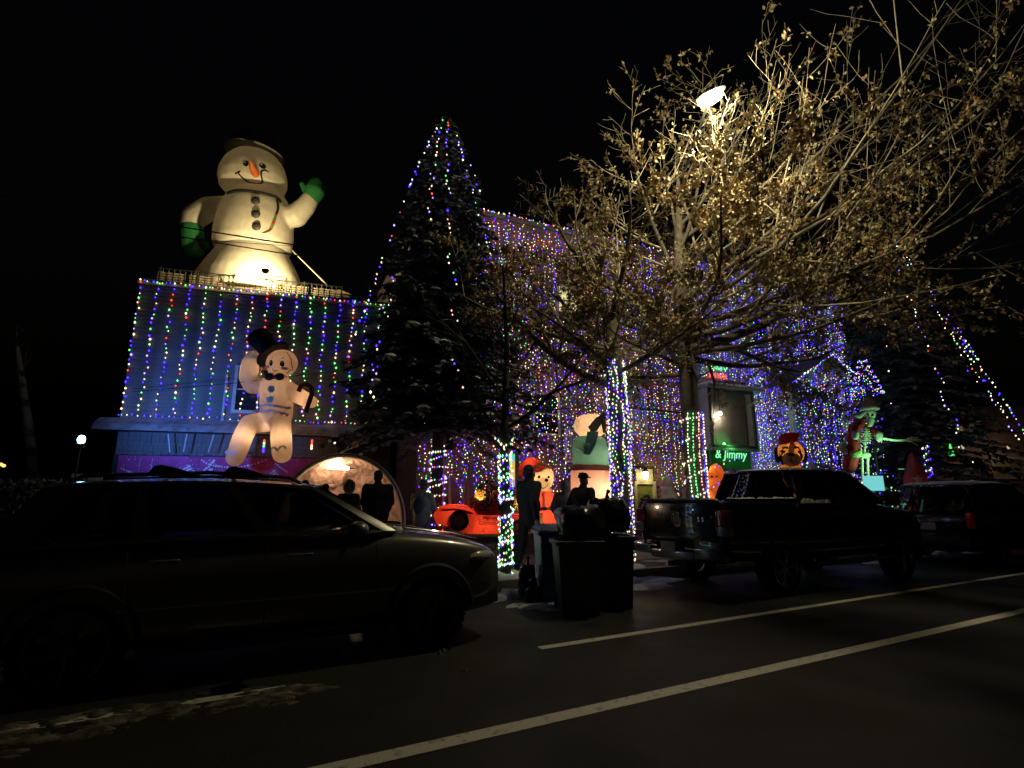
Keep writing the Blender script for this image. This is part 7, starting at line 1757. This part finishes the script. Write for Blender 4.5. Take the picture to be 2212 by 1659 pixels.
# hedge, crates, street lights at far left
hq = [onF(x, 1050, 11.8) for x in (-80, 168)]; hd_ = thing('hedge', 'dim grey snow-dusted hedge at the left edge beside the white crates', 'hedge', (hq[0].x, hq[0].y, .2))
mb = MB(); r = random.Random(4)
for i in range(2600):
    t = r.random(); c = hq[0].lerp(hq[1], t); z = .25 + r.random() * 1.62; c = Vector((c.x, c.y, z)) + HEAD * r.uniform(-.3, .3); R = Matrix.Rotation(r.uniform(0, 6.28), 3, 'Z') @ Matrix.Rotation(r.uniform(-1.4, 1.4), 3, 'X'); a = r.uniform(.06, .12)
    mb.add([c + R @ Vector(w) * a for w in ((0, -.6, 0), (.35, 0, .06), (0, .65, 0), (-.35, 0, .08))], [(0, 1, 2, 3)])
part('foliage', mb, mat('hedge_leaf', (.10, .10, .10), .8, .4, 2.), hd_, False, w=True)
mb = MB()
for i in range(9): c = hq[0].lerp(hq[1], (i + .5) / 9); mb.tube([(c.x, c.y, .2), (c.x, c.y, 1.0), (c.x + .1, c.y, 1.7)], [.03, .02, .01], 5)
part('stems', mb, MATS['spruce_bark'], hd_, w=True, kind='stuff')
PINE = mat('pale_pine', (.5, .38, .26), .7, .2, 6.); WBD = mat('white_board', (.6, .62, .68), .6, .1)
for i, (a, b, y0, y1, lab) in enumerate(((176, 210, 1023, 1052, 'taller white and pine crate at the left by the hedge'), (212, 246, 1030, 1050, 'lower white and pine crate nearest the red banner'))):
    fr, cr_ = fig('wooden_crate', lab, 'crate', (a + b) / 2, .2, 13.0); q0, q1 = fr.v(a, y1), fr.v(b, y0); W = q1.x - q0.x; Hc = q1.z
    part('body', MB().box((0, .2, Hc * .45), (W * .9, .36, Hc * .9)), PINE, cr_, False)
    for k, (xx, ww_) in enumerate(((-.36, .2), (.02, .16), (.38, .22))): part('upright_board', MB().box((xx * W, 0, Hc * .5 - .03 * k), (ww_ * W, .035, Hc - .06 * k)), WBD, cr_, False)
    for zz in (Hc - .05, Hc - .28, .5): part('cross_board', MB().box((0, -.03, zz), (W, .025, .08)), WBD if zz > .6 else PINE, cr_, False)
for i, (px, py) in enumerate(((2, 1003), (8, 1006))):
    q = onF(px, py, 40.0); sl_ = thing('far_street_lamp', ('leftmost', 'second')[i] + ' tiny amber street lamp at the left edge', 'street lamp', (q.x, q.y, 0)); part('pole', MB().tube([(0, 0, 0), (0, 0, q.z)], .05, 6), GALV, sl_); part('lens', MB().ell((0, 0, q.z), .12, 10, 6), glow('far_amber', (1., .4, .1), 3.), sl_)
# overhead cables
for i, (a, b) in enumerate((((389, 486), (634, 526)), ((389, 508), (634, 548)), ((474, 517), (634, 529)))):
    p0 = plane(*a, (-2.2, 16.4), -.2); p1 = plane(*b, (-2.2, 16.4), -.2); d = p1 - p0; A, B = p0 - d * 1.6, p1 + d * 1.05
    part('overhead_cable', MB().tube([A.lerp(B, t) - Vector((0, 0, .05 * math.sin(math.pi * t))) for t in [k / 8 for k in range(9)]], (.022, .018, .008)[i], 5, 0, False), mat('cable_black', (.008, .008, .008), .7), None, label=('upper thick', 'lower thick', 'thin middle')[i] + ' black cable crossing in front of the giant snowman', cat='cable', group='cables across the giant snowman')
p0, p1 = LH(330, 842, -.5), LH(680, 806, -.9)
part('guy_line', MB().tube([p0 + (p0 - p1) * .12, p0.lerp(p1, .5) - Vector((0, 0, .05)), p1 + (p1 - p0) * .15], .009, 4, 0, False), MATS['cable_black'], None, label='thin dark guy line stretched across the gingerbread man', cat='cable')
